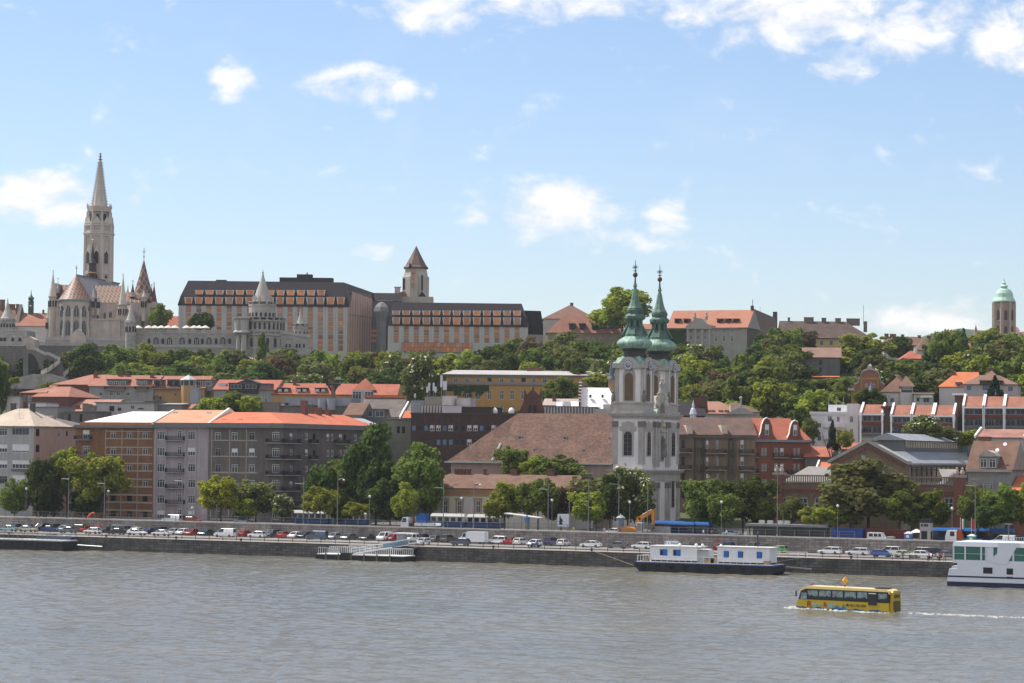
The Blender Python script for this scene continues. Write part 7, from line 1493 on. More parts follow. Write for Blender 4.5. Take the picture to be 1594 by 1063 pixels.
# the wooded slope, tree by tree
KEEP=[(690,575,960,640,775),(200,505,366,537,930),(366,400,486,545,925),(60,240,250,541,985),(278,430,545,542,1000),(545,430,740,548,990),(740,430,850,528,990),(850,470,975,518,950),(1040,480,1160,538,960),(1160,480,1215,518,960),(1250,495,1352,538,940),(1248,540,1312,582,828),(1320,564,1384,604,715),(1384,577,1600,615,712),
        (30,580,625,660,740),(20,538,113,604,900),(1260,618,1600,700,640),(1545,430,1590,520,1100),(1085,622,1190,700,690),(1400,541,1440,556,900),(1380,520,1450,535,1000),(846,600,960,650,690),(640,600,850,700,680),(1160,640,1262,700,620),(950,400,1060,700,560)]
REG=[(-50,205,'below the Gothic church'),(205,300,'below the left half of the terrace wall'),(300,366,'below the right half of the terrace wall'),(366,484,'below the largest round tower'),(484,600,'below the left hotel wing'),(600,720,'below the glass-footed hotel wing'),(720,850,'above the left half of the palace'),(850,960,'above the right half of the palace'),(960,1100,'right of the copper bulbs'),(1100,1180,'below the archive palace'),(1180,1262,'below the bare brown gable'),(1262,1400,'below the ochre ridge house'),(1400,1500,'above the brown pyramid villa'),(1500,1700,'below the green-domed tower')]
sg=random.Random(11);pts=[];cand=[]
tries=0
while tries<14000 and len(cand)<205:
    tries+=1;px=sg.uniform(-20,1620);v=sg.uniform(612,858);p=PV(px,600,v);zg=ground(p.x,p.y);hgt=sg.uniform(9,15);wr=sg.uniform(4.8,7.4);d=depth(p)
    if d>935 or any((p.x-q[0])**2+(p.y-q[1])**2<(.62*(wr+q[2]))**2 for q in pts):continue
    tx,ty=proj((p.x,p.y,zg+hgt));wpx=2*wr*F/d;yb_=ty+hgt*F/d
    if any(tx+wpx*.45>a and tx-wpx*.45<c and ty<e_-2 and yb_>b_ and d<dd for(a,b_,c,e_,dd)in KEEP):continue
    if ty>(592 if px<640 else 572 if 690<px<955 and d>770 else 640 if px<1180 else 655 if px<1262 else 612)-4:continue
    pts.append((p.x,p.y,wr));k=sg.choices(['dark','mid','lime','olive','brown','bloom'],[30,36,12,14,7 if 350<px<640 or 1100<px<1180 else 1,5])[0];cand.append((px,ty,wpx,d,k))
cand.sort();by={}
for c in cand:
    rg_=next(r_[2]for r_ in REG if r_[0]<=c[0]<r_[1]);by.setdefault((c[4],rg_),[]).append(c)
ORD=['first','second','third','fourth','fifth','sixth','seventh','eighth','ninth','tenth','eleventh','twelfth','thirteenth','fourteenth','fifteenth','sixteenth','seventeenth','eighteenth','nineteenth','twentieth']
for(k,rg_),lst in by.items():
    for i,(px,ty,wpx,d,_)in enumerate(lst):
        lb=f'{KDESC[k]} slope tree {rg_}'+(f', {ORD[i]} from its left' if len(lst)>1 else '')
        tree(px,ty,wpx,d=d,kind=k,label=lb,group='trees of the wooded slope')
# low undergrowth that nobody could count
mb=MB();ug=random.Random(3)
for _ in range(26000):
    px=ug.uniform(-30,1625);v=ug.uniform(600,866);p=PV(px,600,v);zg=ground(p.x,p.y);c=Vector((p.x,p.y,zg+ug.uniform(0,1.5)*(.6+noise.noise((p.x*.05,p.y*.05,1)))));s_=ug.uniform(.35,.8);u=Vector((ug.gauss(0,1),ug.gauss(0,1),ug.gauss(0,.6))).normalized();q=u.orthogonal().normalized()
    mb.poly([c-u*s_,c-q*s_*.7,c+u*s_,c+q*s_*.7])
tag(mb.build('undergrowth',LEAF['dark']),'low green shrubs and undergrowth carpeting the castle slope','undergrowth',kind='stuff')
# ------------------------------------------------------------------ vehicles
def paint(name,c):return M('paint_'+name,c,.28,.04,spec=.5)
PC={'white':paint('white',(.74,.74,.74)),'silver':M('paint_silver',(.42,.43,.44),.3,.04,metal=.5),'grey':M('paint_grey',(.16,.165,.17),.3,.04,metal=.4),'beige':M('paint_beige',(.42,.39,.32),.3,.04,metal=.3),'dark':paint('dark',(.022,.023,.026)),'blue':paint('blue',(.03,.05,.14)),'bright blue':paint('bright_blue',(.03,.10,.38)),'slate blue':M('paint_slate',(.10,.13,.18),.3,.04,metal=.4),'red':paint('red',(.38,.03,.025)),'dark green':paint('dark_green',(.02,.07,.05)),'green':paint('green',(.12,.34,.12)),'teal':M('paint_teal',(.34,.46,.46),.3,.04,metal=.3),'cream':paint('cream',(.55,.58,.45))}
CGL=M('car_glass',(.02,.024,.028),.06,.1,spec=.6);LAMPW=M('headlamp',(.65,.65,.62),.2,.02);LAMPR=M('tail_lamp',(.35,.02,.02),.3,.05)
# side profile of the body, glasshouse bottom and top (x from the nose), belt height, roof height, wheels
CT={'hatchback':([(.05,.3),(0,.62),(.12,.76),(.95,.93),(3.85,.98),(4.0,.75),(3.96,.3)],(.9,3.88),(1.75,3.5),1.47,(.75,3.25),4.0),
      'saloon':([(.05,.3),(0,.6),(.15,.74),(1.15,.9),(3.75,.97),(4.42,.95),(4.5,.7),(4.46,.3)],(1.1,3.9),(1.95,3.2),1.42,(.82,3.6),4.5),
      'estate':([(.05,.3),(0,.6),(.15,.74),(1.15,.92),(4.5,.98),(4.6,.75),(4.56,.3)],(1.1,4.5),(1.95,4.15),1.48,(.85,3.6),4.6),
      'SUV':([(.05,.42),(0,.75),(.12,.95),(1.1,1.08),(4.4,1.12),(4.5,.85),(4.46,.42)],(1.05,4.42),(1.8,4.2),1.78,(.85,3.6),4.5),
      'van':([(.05,.35),(0,.75),(.2,.98),(.8,1.12),(4.75,1.12),(4.8,.75),(4.76,.35)],(.75,4.78),(1.7,4.7),1.95,(.85,3.9),4.8)}
VP={}
def vehicle_proto(kind):
    prof,gb,gt,H,wh,Ln=CT[kind];W_=.86;root=thing('car',None,'car');mb=MB();hb=max(z for _,z in prof[2:5])
    lo=[p for p in prof]
    for y0,y1,ins in((-W_,W_,0),):
        L_=lambda x,z:1 if z<.7 else .93
        A=[(x,-W_*L_(x,z),z)for x,z in prof];B=[(x,W_*L_(x,z),z)for x,z in prof];n=len(prof)
        mb.poly(A[::-1]);mb.poly(B)
        for i in range(n):j=(i+1)%n;mb.poly([A[i],A[j],B[j],B[i]])
    belt=hb-.03;wg=W_*.9;wt=W_*.72;q=lambda x,y,z:(x,y,z)
    # roof and pillars in paint, panes slightly inside
    zt=H;zr=H-.06
    mb.box(gt[0]-.04,gt[1]+.04,-wt-.01,wt+.01,zr,zt,0,(.12,.06))
    for s_ in(-1,1):
        for(xb,xt)in((gb[0],gt[0]),(gb[1],gt[1]),((gb[0]*.52+gb[1]*.48),(gt[0]*.5+gt[1]*.5))):
            mb.tube((xb,s_*wg,belt),(xt,s_*wt,zr+.03),.05,.045,4)
    if kind=='van':mb.poly([(2.3,-wg-.01,belt),(gb[1],-wg-.01,belt),(gt[1],-wt-.02,zr),(2.45,-wt-.02,zr)]);mb.poly([(gb[1],wg+.01,belt),(2.3,wg+.01,belt),(2.45,wt+.02,zr),(gt[1],wt+.02,zr)])
    mb.build('body',PC['white'],root)
    g=MB();a=[(gb[0],-wg,belt),(gb[1],-wg,belt),(gb[1],wg,belt),(gb[0],wg,belt)];t=[(gt[0],-wt,zr),(gt[1],-wt,zr),(gt[1],wt,zr),(gt[0],wt,zr)]
    for i in range(4):j=(i+1)%4;g.poly([a[i],a[j],t[j],t[i]])
    g.build('windows',CGL,root)
    for x in wh:
        for s_ in(-1,1):
            T=Matrix.Translation((x,s_*(W_-.1),.31))@Matrix.Rotation(math.pi/2,4,'X');m_=MB();m_.T=T;m_.lathe([(.2,-.115),(.31,-.1),(.31,.1),(.2,.115)],12);wo_=m_.build('wheel',RUBBER,root);m_=MB();m_.T=T;m_.lathe([(0,-.122),(.19,-.12),(.19,.12),(0,.122)],8);m_.build('rim',STEEL,wo_)
    for s_ in(-1,1):
        m_=MB();m_.box(-.01,.14,s_*.58-.16,s_*.58+.16,prof[1][1]-.02,prof[1][1]+.13);m_.build('headlight',LAMPW,root);m_=MB();m_.box(Ln-.12,Ln+.012,s_*.62-.13,s_*.62+.13,.72,.92);m_.build('tail_light',LAMPR,root)
    return root
def vehicle(kind,color,px,v,lb,face='L',z=QZ,name=None,group='cars parked along the quay'):
    """face: L / R nose to the left / right, N nose toward the wall (rear seen), S nose toward the river"""
    r_=VP.get(kind)
    if r_ is None:r_=VP[kind]=vehicle_proto(kind);o=r_
    else:o=copy_tree(r_)
    o.name=name or('van' if kind=='van' else 'car');o['category']='van' if kind=='van' else 'car'
    Ln=CT[kind][5];p=PV(px,850 if z==QZ else 815,v);a={'L':0,'R':math.pi,'S':math.pi/2,'N':-math.pi/2}[face]+random.Random(lb).uniform(-.06,.06)
    o.rotation_euler.z=a;o.location=(p.x-math.cos(a)*Ln/2,p.y-math.sin(a)*Ln/2,z);o['label']=lb
    if group:o['group']=group
    for ch in o.children:
        if ch.name.startswith('body'):slot(ch,0,PC[color])
    return o
fv,rv,mv=QV+19,WV-2.8,QV+24
for t in[(13,fv,'saloon','teal','L','pale teal saloon parked broadside at the far left of the quay'),(43,fv+1,'saloon','beige','R','beige saloon nose to tail with the pale teal one'),(22,rv,'hatchback','dark','S','dark car by the wall behind the pale teal saloon'),(40,rv,'hatchback','grey','S','grey car by the wall behind the beige saloon'),(64,rv,'SUV','dark','S','black SUV by the wall right of the beige saloon'),(78,mv,'saloon','blue','R','dark blue saloon behind the moored pontoon end'),(86,rv,'SUV','dark','N','black tall car against the wall behind the dark blue saloon'),(99,rv,'hatchback','teal','S','light teal hatchback by the wall left of the dark green SUV'),(106,fv+1,'saloon','grey','L','dark grey saloon before the dark green SUV'),(120,rv-1,'SUV','dark green','L','dark green SUV by the retaining wall at the left'),(134,rv,'hatchback','red','N','red car hidden behind the dark green SUV'),(144,fv,'hatchback','white','L','white hatchback broadside right of the dark green SUV'),(151,rv,'hatchback','red','S','red car by the wall behind the white hatchback'),(168,rv,'hatchback','dark','N','dark car with red tail lights by the wall'),(181,fv,'saloon','dark','L','black saloon between the two white front-row cars'),(186,rv,'van','silver','N','silver van by the wall behind the black saloon'),(196,rv,'SUV','grey','N','dull grey boxy car beside the silver van'),
  (213,fv,'saloon','white','R','white saloon broadside, left of two in the front row'),(210,rv,'hatchback','white','S','white hatchback by the wall behind the white saloon'),(233,rv,'saloon','blue','N','dark blue car by the wall between two white ones'),(251,fv,'saloon','white','L','white saloon broadside, right of two in the front row'),(252,rv,'SUV','dark','N','black SUV by the wall behind the right-hand white saloon'),(270,rv,'hatchback','silver','S','silver hatchback next left of the white and red pair'),(284,rv,'hatchback','white','S','white hatchback touching the red one left of the white van'),(298,rv-1,'hatchback','red','S','bright red hatchback left of the parked white van'),(321,rv,'saloon','dark green','S','dark green car between the bright red hatchback and the white van'),(350,fv+3,'van','white','L','white panel van parked broadside under the yellow-green tree'),(382,rv,'hatchback','red','N','dark red car right of the white panel van'),(400,fv+5,'hatchback','white','L','white hatchback right of the white panel van'),(423,rv,'SUV','slate blue','S','slate blue SUV beside the white hatchback'),(442,rv-1,'hatchback','red','N','red hatchback with two pale neighbours near the flowering tree'),(459,rv-1,'hatchback','white','S','white hatchback between red hatchback and slate blue van'),(474,rv,'hatchback','dark','S','black car mostly hidden by the slate blue van'),(493,fv+3,'van','slate blue','L','slate blue people carrier parked broadside'),(520,rv-1,'hatchback','silver','S','silver hatchback right of the slate blue people carrier'),(543,rv-1,'saloon','grey','S','dark grey saloon with gap on both sides above the landing pontoon'),(572,rv-1,'saloon','dark','S','black saloon alone above the landing pontoon'),(599,rv-1,'van','white','S','white minivan facing the river left of the landing kiosk'),(611,rv,'hatchback','red','S','dark red car half hidden by the landing kiosk'),(640,fv+4,'SUV','white','S','white car standing under the landing canopy'),
  (659,rv,'SUV','dark','N','black SUV next right of the landing canopy'),(658,fv-8,'hatchback','white','S','low white car near the quay edge right of the gangway'),(679,rv,'hatchback','grey','N','grey hatchback with red lights between black and grey SUVs'),(697,rv,'SUV','grey','N','grey SUV left of the big white delivery van'),(717,fv-4,'hatchback','slate blue','L','slate blue car in front of the big white delivery van'),(774,rv-2,'SUV','white','L','white SUV right of the big white delivery van'),(794,rv-1,'saloon','red','N','red saloon between two white cars before the low house'),(811,rv-1,'estate','white','N','white estate car right of the red saloon'),(832,fv,'hatchback','white','S','white hatchback with the yellow and blue motorcycle before it'),(859,rv-1,'SUV','blue','N','dark blue SUV below the billboard'),(877,rv-1,'hatchback','white','N','white hatchback below the worker in yellow'),(920,fv+4,'saloon','white','L','white saloon broadside below the round light tree'),(961,fv+3,'saloon','grey','L','dark saloon with pale roof broadside below the advertising column'),(999,fv+3,'hatchback','white','L','white coupe left of the houseboat cabin'),(1052,rv,'hatchback','white','N','white car behind the first houseboat cabin sign'),(1086,rv-3,'saloon','dark','R','black saloon between the two houseboat cabins'),(1136,rv,'SUV','blue','N','dark blue car behind the second houseboat cabin'),(1122,rv,'hatchback','red','N','red car behind the left end of the second cabin'),(1171,rv,'SUV','grey','S','grey car behind the houseboat funnel'),(1190,rv-2,'hatchback','dark','R','dark car left of the bright green hatchback'),(1211,fv+4,'hatchback','green','L','bright green hatchback right of the houseboat'),
  (1292,fv+4,'estate','white','L','white estate car, left of two right of the green hatchback'),(1335,fv+3,'estate','white','L','white estate car, right of two, below the blue container'),(1373,fv-2,'hatchback','bright blue','R','bright blue hatchback right of the two white estates'),(1384,rv-1,'SUV','white','L','white SUV behind the bright blue hatchback'),(1408,fv-2,'saloon','cream','R','pale greenish saloon beside the standing man in black'),(1432,rv-1,'SUV','beige','L','beige SUV by the wall below the concrete kiosk tower'),(1438,fv-2,'hatchback','white','R','white hatchback right of the pale greenish saloon'),(1458,rv-3,'SUV','dark','R','black SUV near the white ship'),(1474,fv+1,'saloon','grey','R','grey saloon half behind the white ship'),(1482,rv,'hatchback','blue','N','dark blue car by the wall behind the white ship')]:
    vehicle(t[2],t[3],t[0],t[1],t[5],t[4])
def simple(name,label,cat,px,v,z,rz=0,group=None):
    p=PV(px,830,v);return thing(name,label,cat,(p.x,p.y,z),rz,group)
def wheels(root,xs,W_,r_=.42):
    for x in xs:
        for s_ in(-1,1):
            m_=MB();m_.T=Matrix.Translation((x,s_*(W_/2-.14),r_))@Matrix.Rotation(math.pi/2,4,'X');m_.lathe([(0,-.14),(r_*.6,-.135),(r_,-.13),(r_,.13),(r_*.6,.135),(0,.14)],12);m_.build('wheel',RUBBER,root)
DW=PC['white']
def box_van(px,v,z,lb,Ln=5.9,H=2.5,m=DW,boxm=None,cab=1.7,nm='delivery_van',cat='van'):
    r_=simple(nm,lb,cat,px,v,z);x0=-Ln/2;mb=MB();mb.prism([(x0,.4),(x0+cab+.2,.4),(x0+cab+.2,H*.93),(x0+cab*.7,H*.9),(x0+cab*.45,H*.62),(x0+.08,H*.48)],-1,1);mb.build('cab',m,r_)
    mb=MB();mb.box(x0+cab+.21,Ln/2,-1.03,1.03,.45,H,0,(.03,.08));mb.build('cargo_box',boxm or m,r_)
    mb=MB();mb.prism([(x0+cab*.5,H*.56),(x0+cab,H*.56),(x0+cab,H*.86),(x0+cab*.72,H*.86)],-1.015,1.015);mb.build('windows',CGL,r_);wheels(r_,(x0+.95,Ln/2-1.1),2,.36);return r_
box_van(737,fv+5,QZ,'big white delivery van with a tall rounded cargo body',6.1,2.6)
vehicle('van','white',268,WV+8,'white van driving on the upper road before the lilac house','L',RZ,group=None)
vehicle('hatchback','white',956,WV+5,'white car half hidden behind the taller advertising column','L',RZ,group=None)
vehicle('van','white',1562,WV+6,'white van on the upper road behind the ship railing','L',RZ,group=None)
for i,(px,c,lb)in enumerate(((300,'red','red car just visible over the parapet beside the white van'),(380,'silver','silver car over the parapet under the yellow-green tree'),(1118,'dark','dark car on the upper road before the big round tree'),(1140,'silver','silver car on the upper road below the big dark tree'),(1588,'dark','dark car on the upper road at the right edge'))):vehicle(('hatchback','saloon','estate','saloon','SUV')[i],c,px,WV+12,lb,'R',RZ,group='cars driving on the upper road')
# trams behind the fence
TB=M('tram_blue',(.03,.06,.17),.4,.1);TC=M('tram_cream',(.42,.42,.40),.5,.08)
for px0,px1,lb in((452,572,'long cream and dark blue tram behind the fence, left one'),(668,782,'cream-roofed tram passing in front of the low white house')):
    a,c=PV(px0,815,WV+19),PV(px1,815,WV+19);r_=thing('tram',lb,'tram',(a.x,a.y,RZ));Ln=c.x-a.x;n_=2
    for k in range(n_):
        l0,l1=Ln*k/n_+.3,Ln*(k+1)/n_-.3;mb=MB();mb.box(l0,l1,0,2.4,.4,1.5,0);mb.box(l0,l1,0.02,2.38,1.501,2.7,1);mb.box(l0-.05,l1+.05,-.05,2.45,2.701,3.3,1,(.2,.4));cr=mb.build('carriage',[TB,TC],r_)
        m_=int((l1-l0)/1.5)
        for i in range(m_):x=l0+.25+i*(l1-l0-.3)/m_;mb=MB();mb.box(x,x+1.1,-.012,.0,1.6,2.5);mb.build('window',CGL,cr)
        mb=MB();mb.box(l0+1,l1-1,.4,2,.05,.399);mb.build('bogie',IRON,cr)
# flatbed with cable reel
r_=simple('flatbed_truck','white flatbed truck with folded dark crane carrying a blue cable reel','truck',655,WV+4.5,RZ);mb=MB();mb.prism([(-4.4,.5),(-2.5,.5),(-2.5,2.75),(-3.9,2.75),(-4.3,1.7)],-1.15,1.15);cb_=mb.build('cab',DW,r_);mb=MB();mb.prism([(-4.15,1.65),(-3.0,1.65),(-3.0,2.55),(-3.85,2.55)],-1.16,1.16);mb.build('windows',CGL,cb_)
mb=MB();mb.box(-1.0,4.3,-1.2,1.2,.95,1.1);mb.box(-1.0,4.3,-1.22,-1.15,1.1,1.6);mb.box(-1.0,4.3,1.15,1.22,1.1,1.6);mb.build('bed',DW,r_);mb=MB();mb.box(-2.4,-1.1,-1,1,.8,1.5);mb.tube((-1.8,0,1.4),(-1.7,0,3.3),.22);mb.tube((-1.7,0,3.2),(-1.2,-.6,1.9),.16);mb.tube((-1.6,.4,1.4),(-2.2,.5,3.0),.18);mb.build('loading_crane',M('crane_dark',(.06,.03,.03)),r_);mb=MB();mb.box(-4,4.2,-.5,.5,.55,.9);mb.build('chassis',IRON,r_);wheels(r_,(-3.5,1.9,3.2),2.3,.48)
r_=simple('cable_reel','large blue spoked cable reel standing on the flatbed truck','cable reel',657.5,WV+4.5,RZ+1.11);BLR=M('reel_blue',(.02,.10,.32),.5,.1)
for y in(-.75,.7):
    mb=MB();mb.T=Matrix.Translation((0,y,1.28))@Matrix.Rotation(-math.pi/2,4,'X')
    mb.lathe([(1.05,0),(1.27,0),(1.27,.06),(1.05,.06),(1.05,0)],22)
    for k in range(6):a=k*math.pi/3;mb.tube((.2*math.cos(a),.2*math.sin(a),.03),(1.1*math.cos(a),1.1*math.sin(a),.03),.11,.11,4)
    mb.lathe([(0,-.01),(.35,-.01),(.35,.07),(0,.07)],12);mb.build('flange',BLR,r_)
mb=MB();mb.T=Matrix.Translation((0,-.68,1.28))@Matrix.Rotation(-math.pi/2,4,'X');mb.lathe([(.62,0),(.62,1.36)],16);mb.build('drum',M('reel_core',(.03,.05,.1)),r_)
# excavator
r_=simple('excavator','orange tracked excavator with raised boom and hanging bucket before the church','excavator',984,WV+3.2,RZ);YO=M('digger_orange',(.50,.20,.025),.5,.12,1.0)
mb=MB();mb.prism([(-1.9,.0),(1.9,.0),(2.1,.35),(1.8,.75),(-1.8,.75),(-2.1,.35)],-1.5,-.9);mb.build('track',RUBBER,r_);mb=MB();mb.prism([(-1.9,.0),(1.9,.0),(2.1,.35),(1.8,.75),(-1.8,.75),(-2.1,.35)],.9,1.5);mb.build('track',RUBBER,r_)
mb=MB();mb.prism([(-1.9,.85),(1.5,.85),(1.5,1.3),(.4,1.7),(-1.7,1.9),(-2.0,1.6)],-1.35,1.35);mb.lathe([(.8,.7),(.8,.84)],12);mb.build('upper_body',YO,r_)
mb=MB();mb.box(1.5,2.6,-1.3,-.1,.9,1.0)
for x in(1.55,2.55):
    for y in(-1.25,-.15):mb.tube((x,y,1),(x,y,2.7),.05)
mb.box(1.45,2.65,-1.35,-.05,2.7,2.85);cb_=mb.build('cab',DW,r_);mb=MB();mb.box(1.58,2.52,-1.2,-.2,1.0,2.69);mb.build('windows',M('cab_glass',(.2,.22,.23),.1,.1,spec=.6),cb_)
def beam(mb,a,b_,w0,w1,t=.28):
    a,b_=Vector(a),Vector(b_);d=(b_-a).normalized();n_=Vector((-d.z,0,d.x));mb.prism([((a+n_*-w0).x,(a+n_*-w0).z),((b_+n_*-w1).x,(b_+n_*-w1).z),((b_+n_*w1).x,(b_+n_*w1).z),((a+n_*w0).x,(a+n_*w0).z)],-t,t)
mb=MB();beam(mb,(.9,0,1.3),(1.6,0,3.9),.38,.45);beam(mb,(1.5,0,3.6),(4.6,0,5.2),.45,.3);mb.build('boom',YO,r_);mb=MB();beam(mb,(4.6,0,5.6),(4.75,0,2.4),.38,.2,.22);mb.build('arm',YO,r_);mb=MB();mb.tube((2.2,0,4.4),(4.4,0,5.6),.12);mb.tube((1.5,.35,1.6),(2.6,.35,3.9),.1);mb.build('hydraulic_ram',STEEL,r_)
mb=MB();mb.prism([(4.75,2.5),(3.9,2.6),(3.2,2.2),(3.3,1.7),(4.0,1.3),(4.7,1.5),(4.9,2.0)],-.6,.6);mb.build('bucket',M('bucket_steel',(.16,.13,.11),.8,.2),r_)
# street furniture
def mast(px,v,top,lb,style,z=RZ):
    p=PV(px,815,v);h_=P(px,top,depth(p)).z-z;r_=thing('street_lamp' if style!='mast' else 'tram_mast',lb,'lamp post' if style!='mast' else 'mast',(p.x,p.y,z));mb=MB();k=.115 if style!='globe' else .07;mb.tube((0,0,0),(0,0,h_),k,k*.6,8);mb.lathe([(k*1.7,0),(k*1.7,.9),(k,1)],8);mb.build('pole',STEEL,r_)
    if style=='globe':m_=MB();m_.ball((0,0,h_+.2),.3,0,8);m_.build('lamp_globe',M('lamp_white',(.62,.62,.6),.4,.03),r_)
    if style=='arm':m_=MB();m_.tube((0,0,h_-.3),(1.1,0,h_+.1),.06);m_.tube((1.1,0,h_+.1),(1.5,0,h_-.05),.05);ar=m_.build('arm',STEEL,r_);m_=MB();m_.lathe([(.12,h_-.1),(.32,h_-.3),(0,h_-.32)],8,1.5,0);m_.build('lamp_head',M('lamp_white',(.62,.62,.6)),ar)
    if style=='T':m_=MB();m_.box(-.75,.75,-.2,.2,h_-.05,h_+.12);m_.build('lamp_head',M('lamp_pale',(.3,.3,.31)),r_)
    if style=='mast' and top<760:m_=MB();m_.tube((0,0,h_-1.6),(-2.2,0,h_-1.5),.03);m_.build('bracket',STEEL,r_)
for t in((40,762,'globe','thin globe lamp before the small round tree at the left'),(162,742,'mast','tall grey mast before the broad light green crown'),(168,766,'globe','globe lamp next to the mast under the broad light tree'),(106,735,'mast','dark mast in line with the bare trunk at the pink wall'),(283,738,'mast','tall mast in front of the lilac house'),(299,792,'globe','small lamp before the right bay of the lilac house'),(337,785,'mast','short post beside the vivid yellow-green tree'),(472,742,'mast','tall mast left of the round light green street tree'),(525,745,'arm','tall lamp with a short arm right of the round light green tree'),(575,774,'globe','short globe lamp before the dark side-street trees'),(690,748,'mast','tall mast before the third window of the low white house'),(737,752,'arm','tall lamp with curved arm before the low white house'),(718,777,'globe','short globe lamp between mast and arm lamp at the white house'),(853,750,'mast','tall mast left of the rusty red-brown tree'),(859,780,'globe','short globe lamp beside the rusty red-brown tree'),(886,760,'mast','mast touching the right edge of the billboard'),(916,737,'T','T-headed lamp rising above the round light tree'),(963,742,'mast','tall mast behind the green-topped advertising column'),(980,783,'globe','globe lamp wrapped in leaves left of the excavator'),(1008,744,'T','tall flat-headed lamp before the church corner'),(1123,783,'globe','slim lamp before the big round tree right of the church'),(1210,729,'T','tallest pale mast with floodlights at the market hall corner'),(1304,789,'globe','lamp before the bush left of the giant chestnut'),(1482,793,'globe','lamp post left of the national flag'),(1518,746,'T','tall flat-headed lamp beside the red flag'),(1570,816,'T','short white double lamp above the ship railing')):mast(t[0],WV+2.6+(t[0]%3),t[1],t[3],t[2])
for px,m_,top_,lb,hh in((820,M('cap_blue',(.03,.05,.2)),797,'pale advertising column with dark blue cap before the low house',3.6),(966,M('cap_grey',(.36,.38,.36)),797,'poster-covered advertising column with a grey domed cap',4.3)):
    r_=simple('advertising_column',lb,'advertising column',px,WV+3,RZ);mb=MB();rr=.72 if px>900 else .6;h_=hh
    mb.lathe([(rr*1.1,0),(rr*1.1,.4),(rr,.41),(rr,h_*.5),(rr,h_*.85)],14,mfun=lambda i,k:(1 if i%5 else 2)if k==3 else 0 if k!=2 else(2 if i%4 else 1));mb.build('column',[M('poster_pale',(.45,.45,.47),.7,.3,1.5),M('poster_blue',(.08,.17,.24),.6,.5,2),M('poster_brown',(.25,.13,.09),.7,.5,2)],r_);mb=MB();mb.lathe([(rr*1.3,h_*.85),(rr*1.25,h_*.88),(rr*.7,h_*.95),(.15,h_*.99),(.15,h_*1.04),(0,h_*1.06)],14);mb.build('cap',m_,r_)
r_=simple('billboard','white billboard with a black abstract figure beside the round light tree','billboard',877,WV+5,RZ);mb=MB();mb.box(-1.35,1.3,-.1,.05,1.5,4.2);pn=mb.build('panel',M('billboard_white',(.60,.62,.68),.6,.03),r_)
mb=MB();bg_=random.Random(4)
for(x,z,r0)in((-.75,3.6,.14),(-.7,3.2,.2),(-.55,2.85,.3),(-.6,2.45,.26),(-.8,2.1,.2),(-.4,2.05,.2),(-.95,2.6,.12),(-.2,2.6,.1)):mb.poly([(x+r0*(1+.4*bg_.random())*math.cos(t),-.11,z+r0*(1+.4*bg_.random())*math.sin(t))for t in[k*.785 for k in range(8)]])
mb.build('figure',IRON,pn)
for x in(-1,1):mb=MB();mb.tube((x,0,0),(x,0,1.5),.07);mb.build('leg',STEEL,r_)
r_=simple('kiosk_tower','square pale concrete kiosk tower with black sign box on top','kiosk',1442,WV+2.2,RZ);mb=MB();mb.box(-1.05,1.05,-1,1,0,4.1);tw_=mb.build('tower',M('kiosk_concrete',(.36,.34,.32),.9,.08,.5,.04,.1),r_);mb=MB();mb.box(-1.0,1.1,-.95,.95,4.103,4.9);mb.build('sign_box',IRON,r_);mb=MB();mb.box(-.75,.45,-1.03,-1.002,.9,2.5);mb.box(1.052,1.08,-.6,.6,.9,2.5);mb.build('window',GLD,tw_);mb=MB()
for x in(-.85,-.25,.2):mb.box(x,x+.45,-1.02,-1.002,3.4,3.9)
mb.build('vent_window',GL,tw_)
for px,lb,m_,W_ in((1321,'blue shipping container beside the white crew-cab van',M('container_blue',(.03,.07,.26),.6,.15),6.6),(1381,'rust-red shipping container behind the white crew-cab van',M('container_red',(.14,.035,.03),.7,.15),8.2)):
    r_=simple('container',lb,'container',px,WV+6.5,RZ);mb=MB();mb.box(-W_/2,W_/2,-1.2,1.2,.1,2.5)
    for k in range(int(W_/.35)):x=-W_/2+.1+k*.35;mb.box(x,x+.17,-1.26,-1.2,.2,2.4)
    mb.build('box',m_,r_);mb=MB()
    for x in(-W_/2,W_/2-.12):mb.box(x-.01,x+.13,-1.28,1.22,0,2.55)
    mb.box(-W_/2,W_/2,-1.275,-1.2,2.42,2.54);mb.build('corner_frame',m_,r_)
r_=simple('pickup_van','white crew-cab van parked before the rust-red container','van',1366,WV+3,RZ);mb=MB();mb.prism([(-1.9,.4),(1.9,.4),(2.0,.9),(1.5,1.1),(1.0,1.95),(-1.8,1.95),(-1.9,1.1)],-.9,.9);mb.build('body',DW,r_);mb=MB()
for a_,c_ in((-1.55,-.65),(-.5,.3),(.42,1.05)):mb.prism([(a_,1.15),(c_,1.15),(c_-.1,1.75),(a_,1.75)],-.92,.92)
mb.build('windows',CGL,r_);mb=MB();mb.box(2.0,3.4,-.9,.9,.6,1.2);mb.build('load_bed',M('bed_grey',(.35,.35,.34)),r_);wheels(r_,(-1.2,1.9),1.8,.34)
for px,c,lb,h_ in((1414.5,(.08,.17,.36),'blue portable toilet with a pale roof beside the rust-red container',2.2),(1513,(.03,.30,.25),'green portable toilet with a white domed roof at the flags',2.0)):
    r_=simple('portable_toilet',lb,'toilet cabin',px,WV+2.4,RZ);mb=MB();mb.box(-.75,.75,-.6,.6,0,h_*.85);bx=mb.build('cabin',M('toilet_%d'%px,c,.5,.06),r_);mb=MB();mb.box(-.82,.82,-.66,.66,h_*.85,h_*.93,0,(.1,.1));mb.box(-.6,.6,-.5,.5,h_*.93,h_*1.05,0,(.3,.3));mb.build('roof',M('toilet_roof',(.6,.6,.6)),r_);mb=MB();mb.box(-.35,.25,-.62,-.601,h_*.5,h_*.72);mb.build('sign_plate',WHITE,bx)
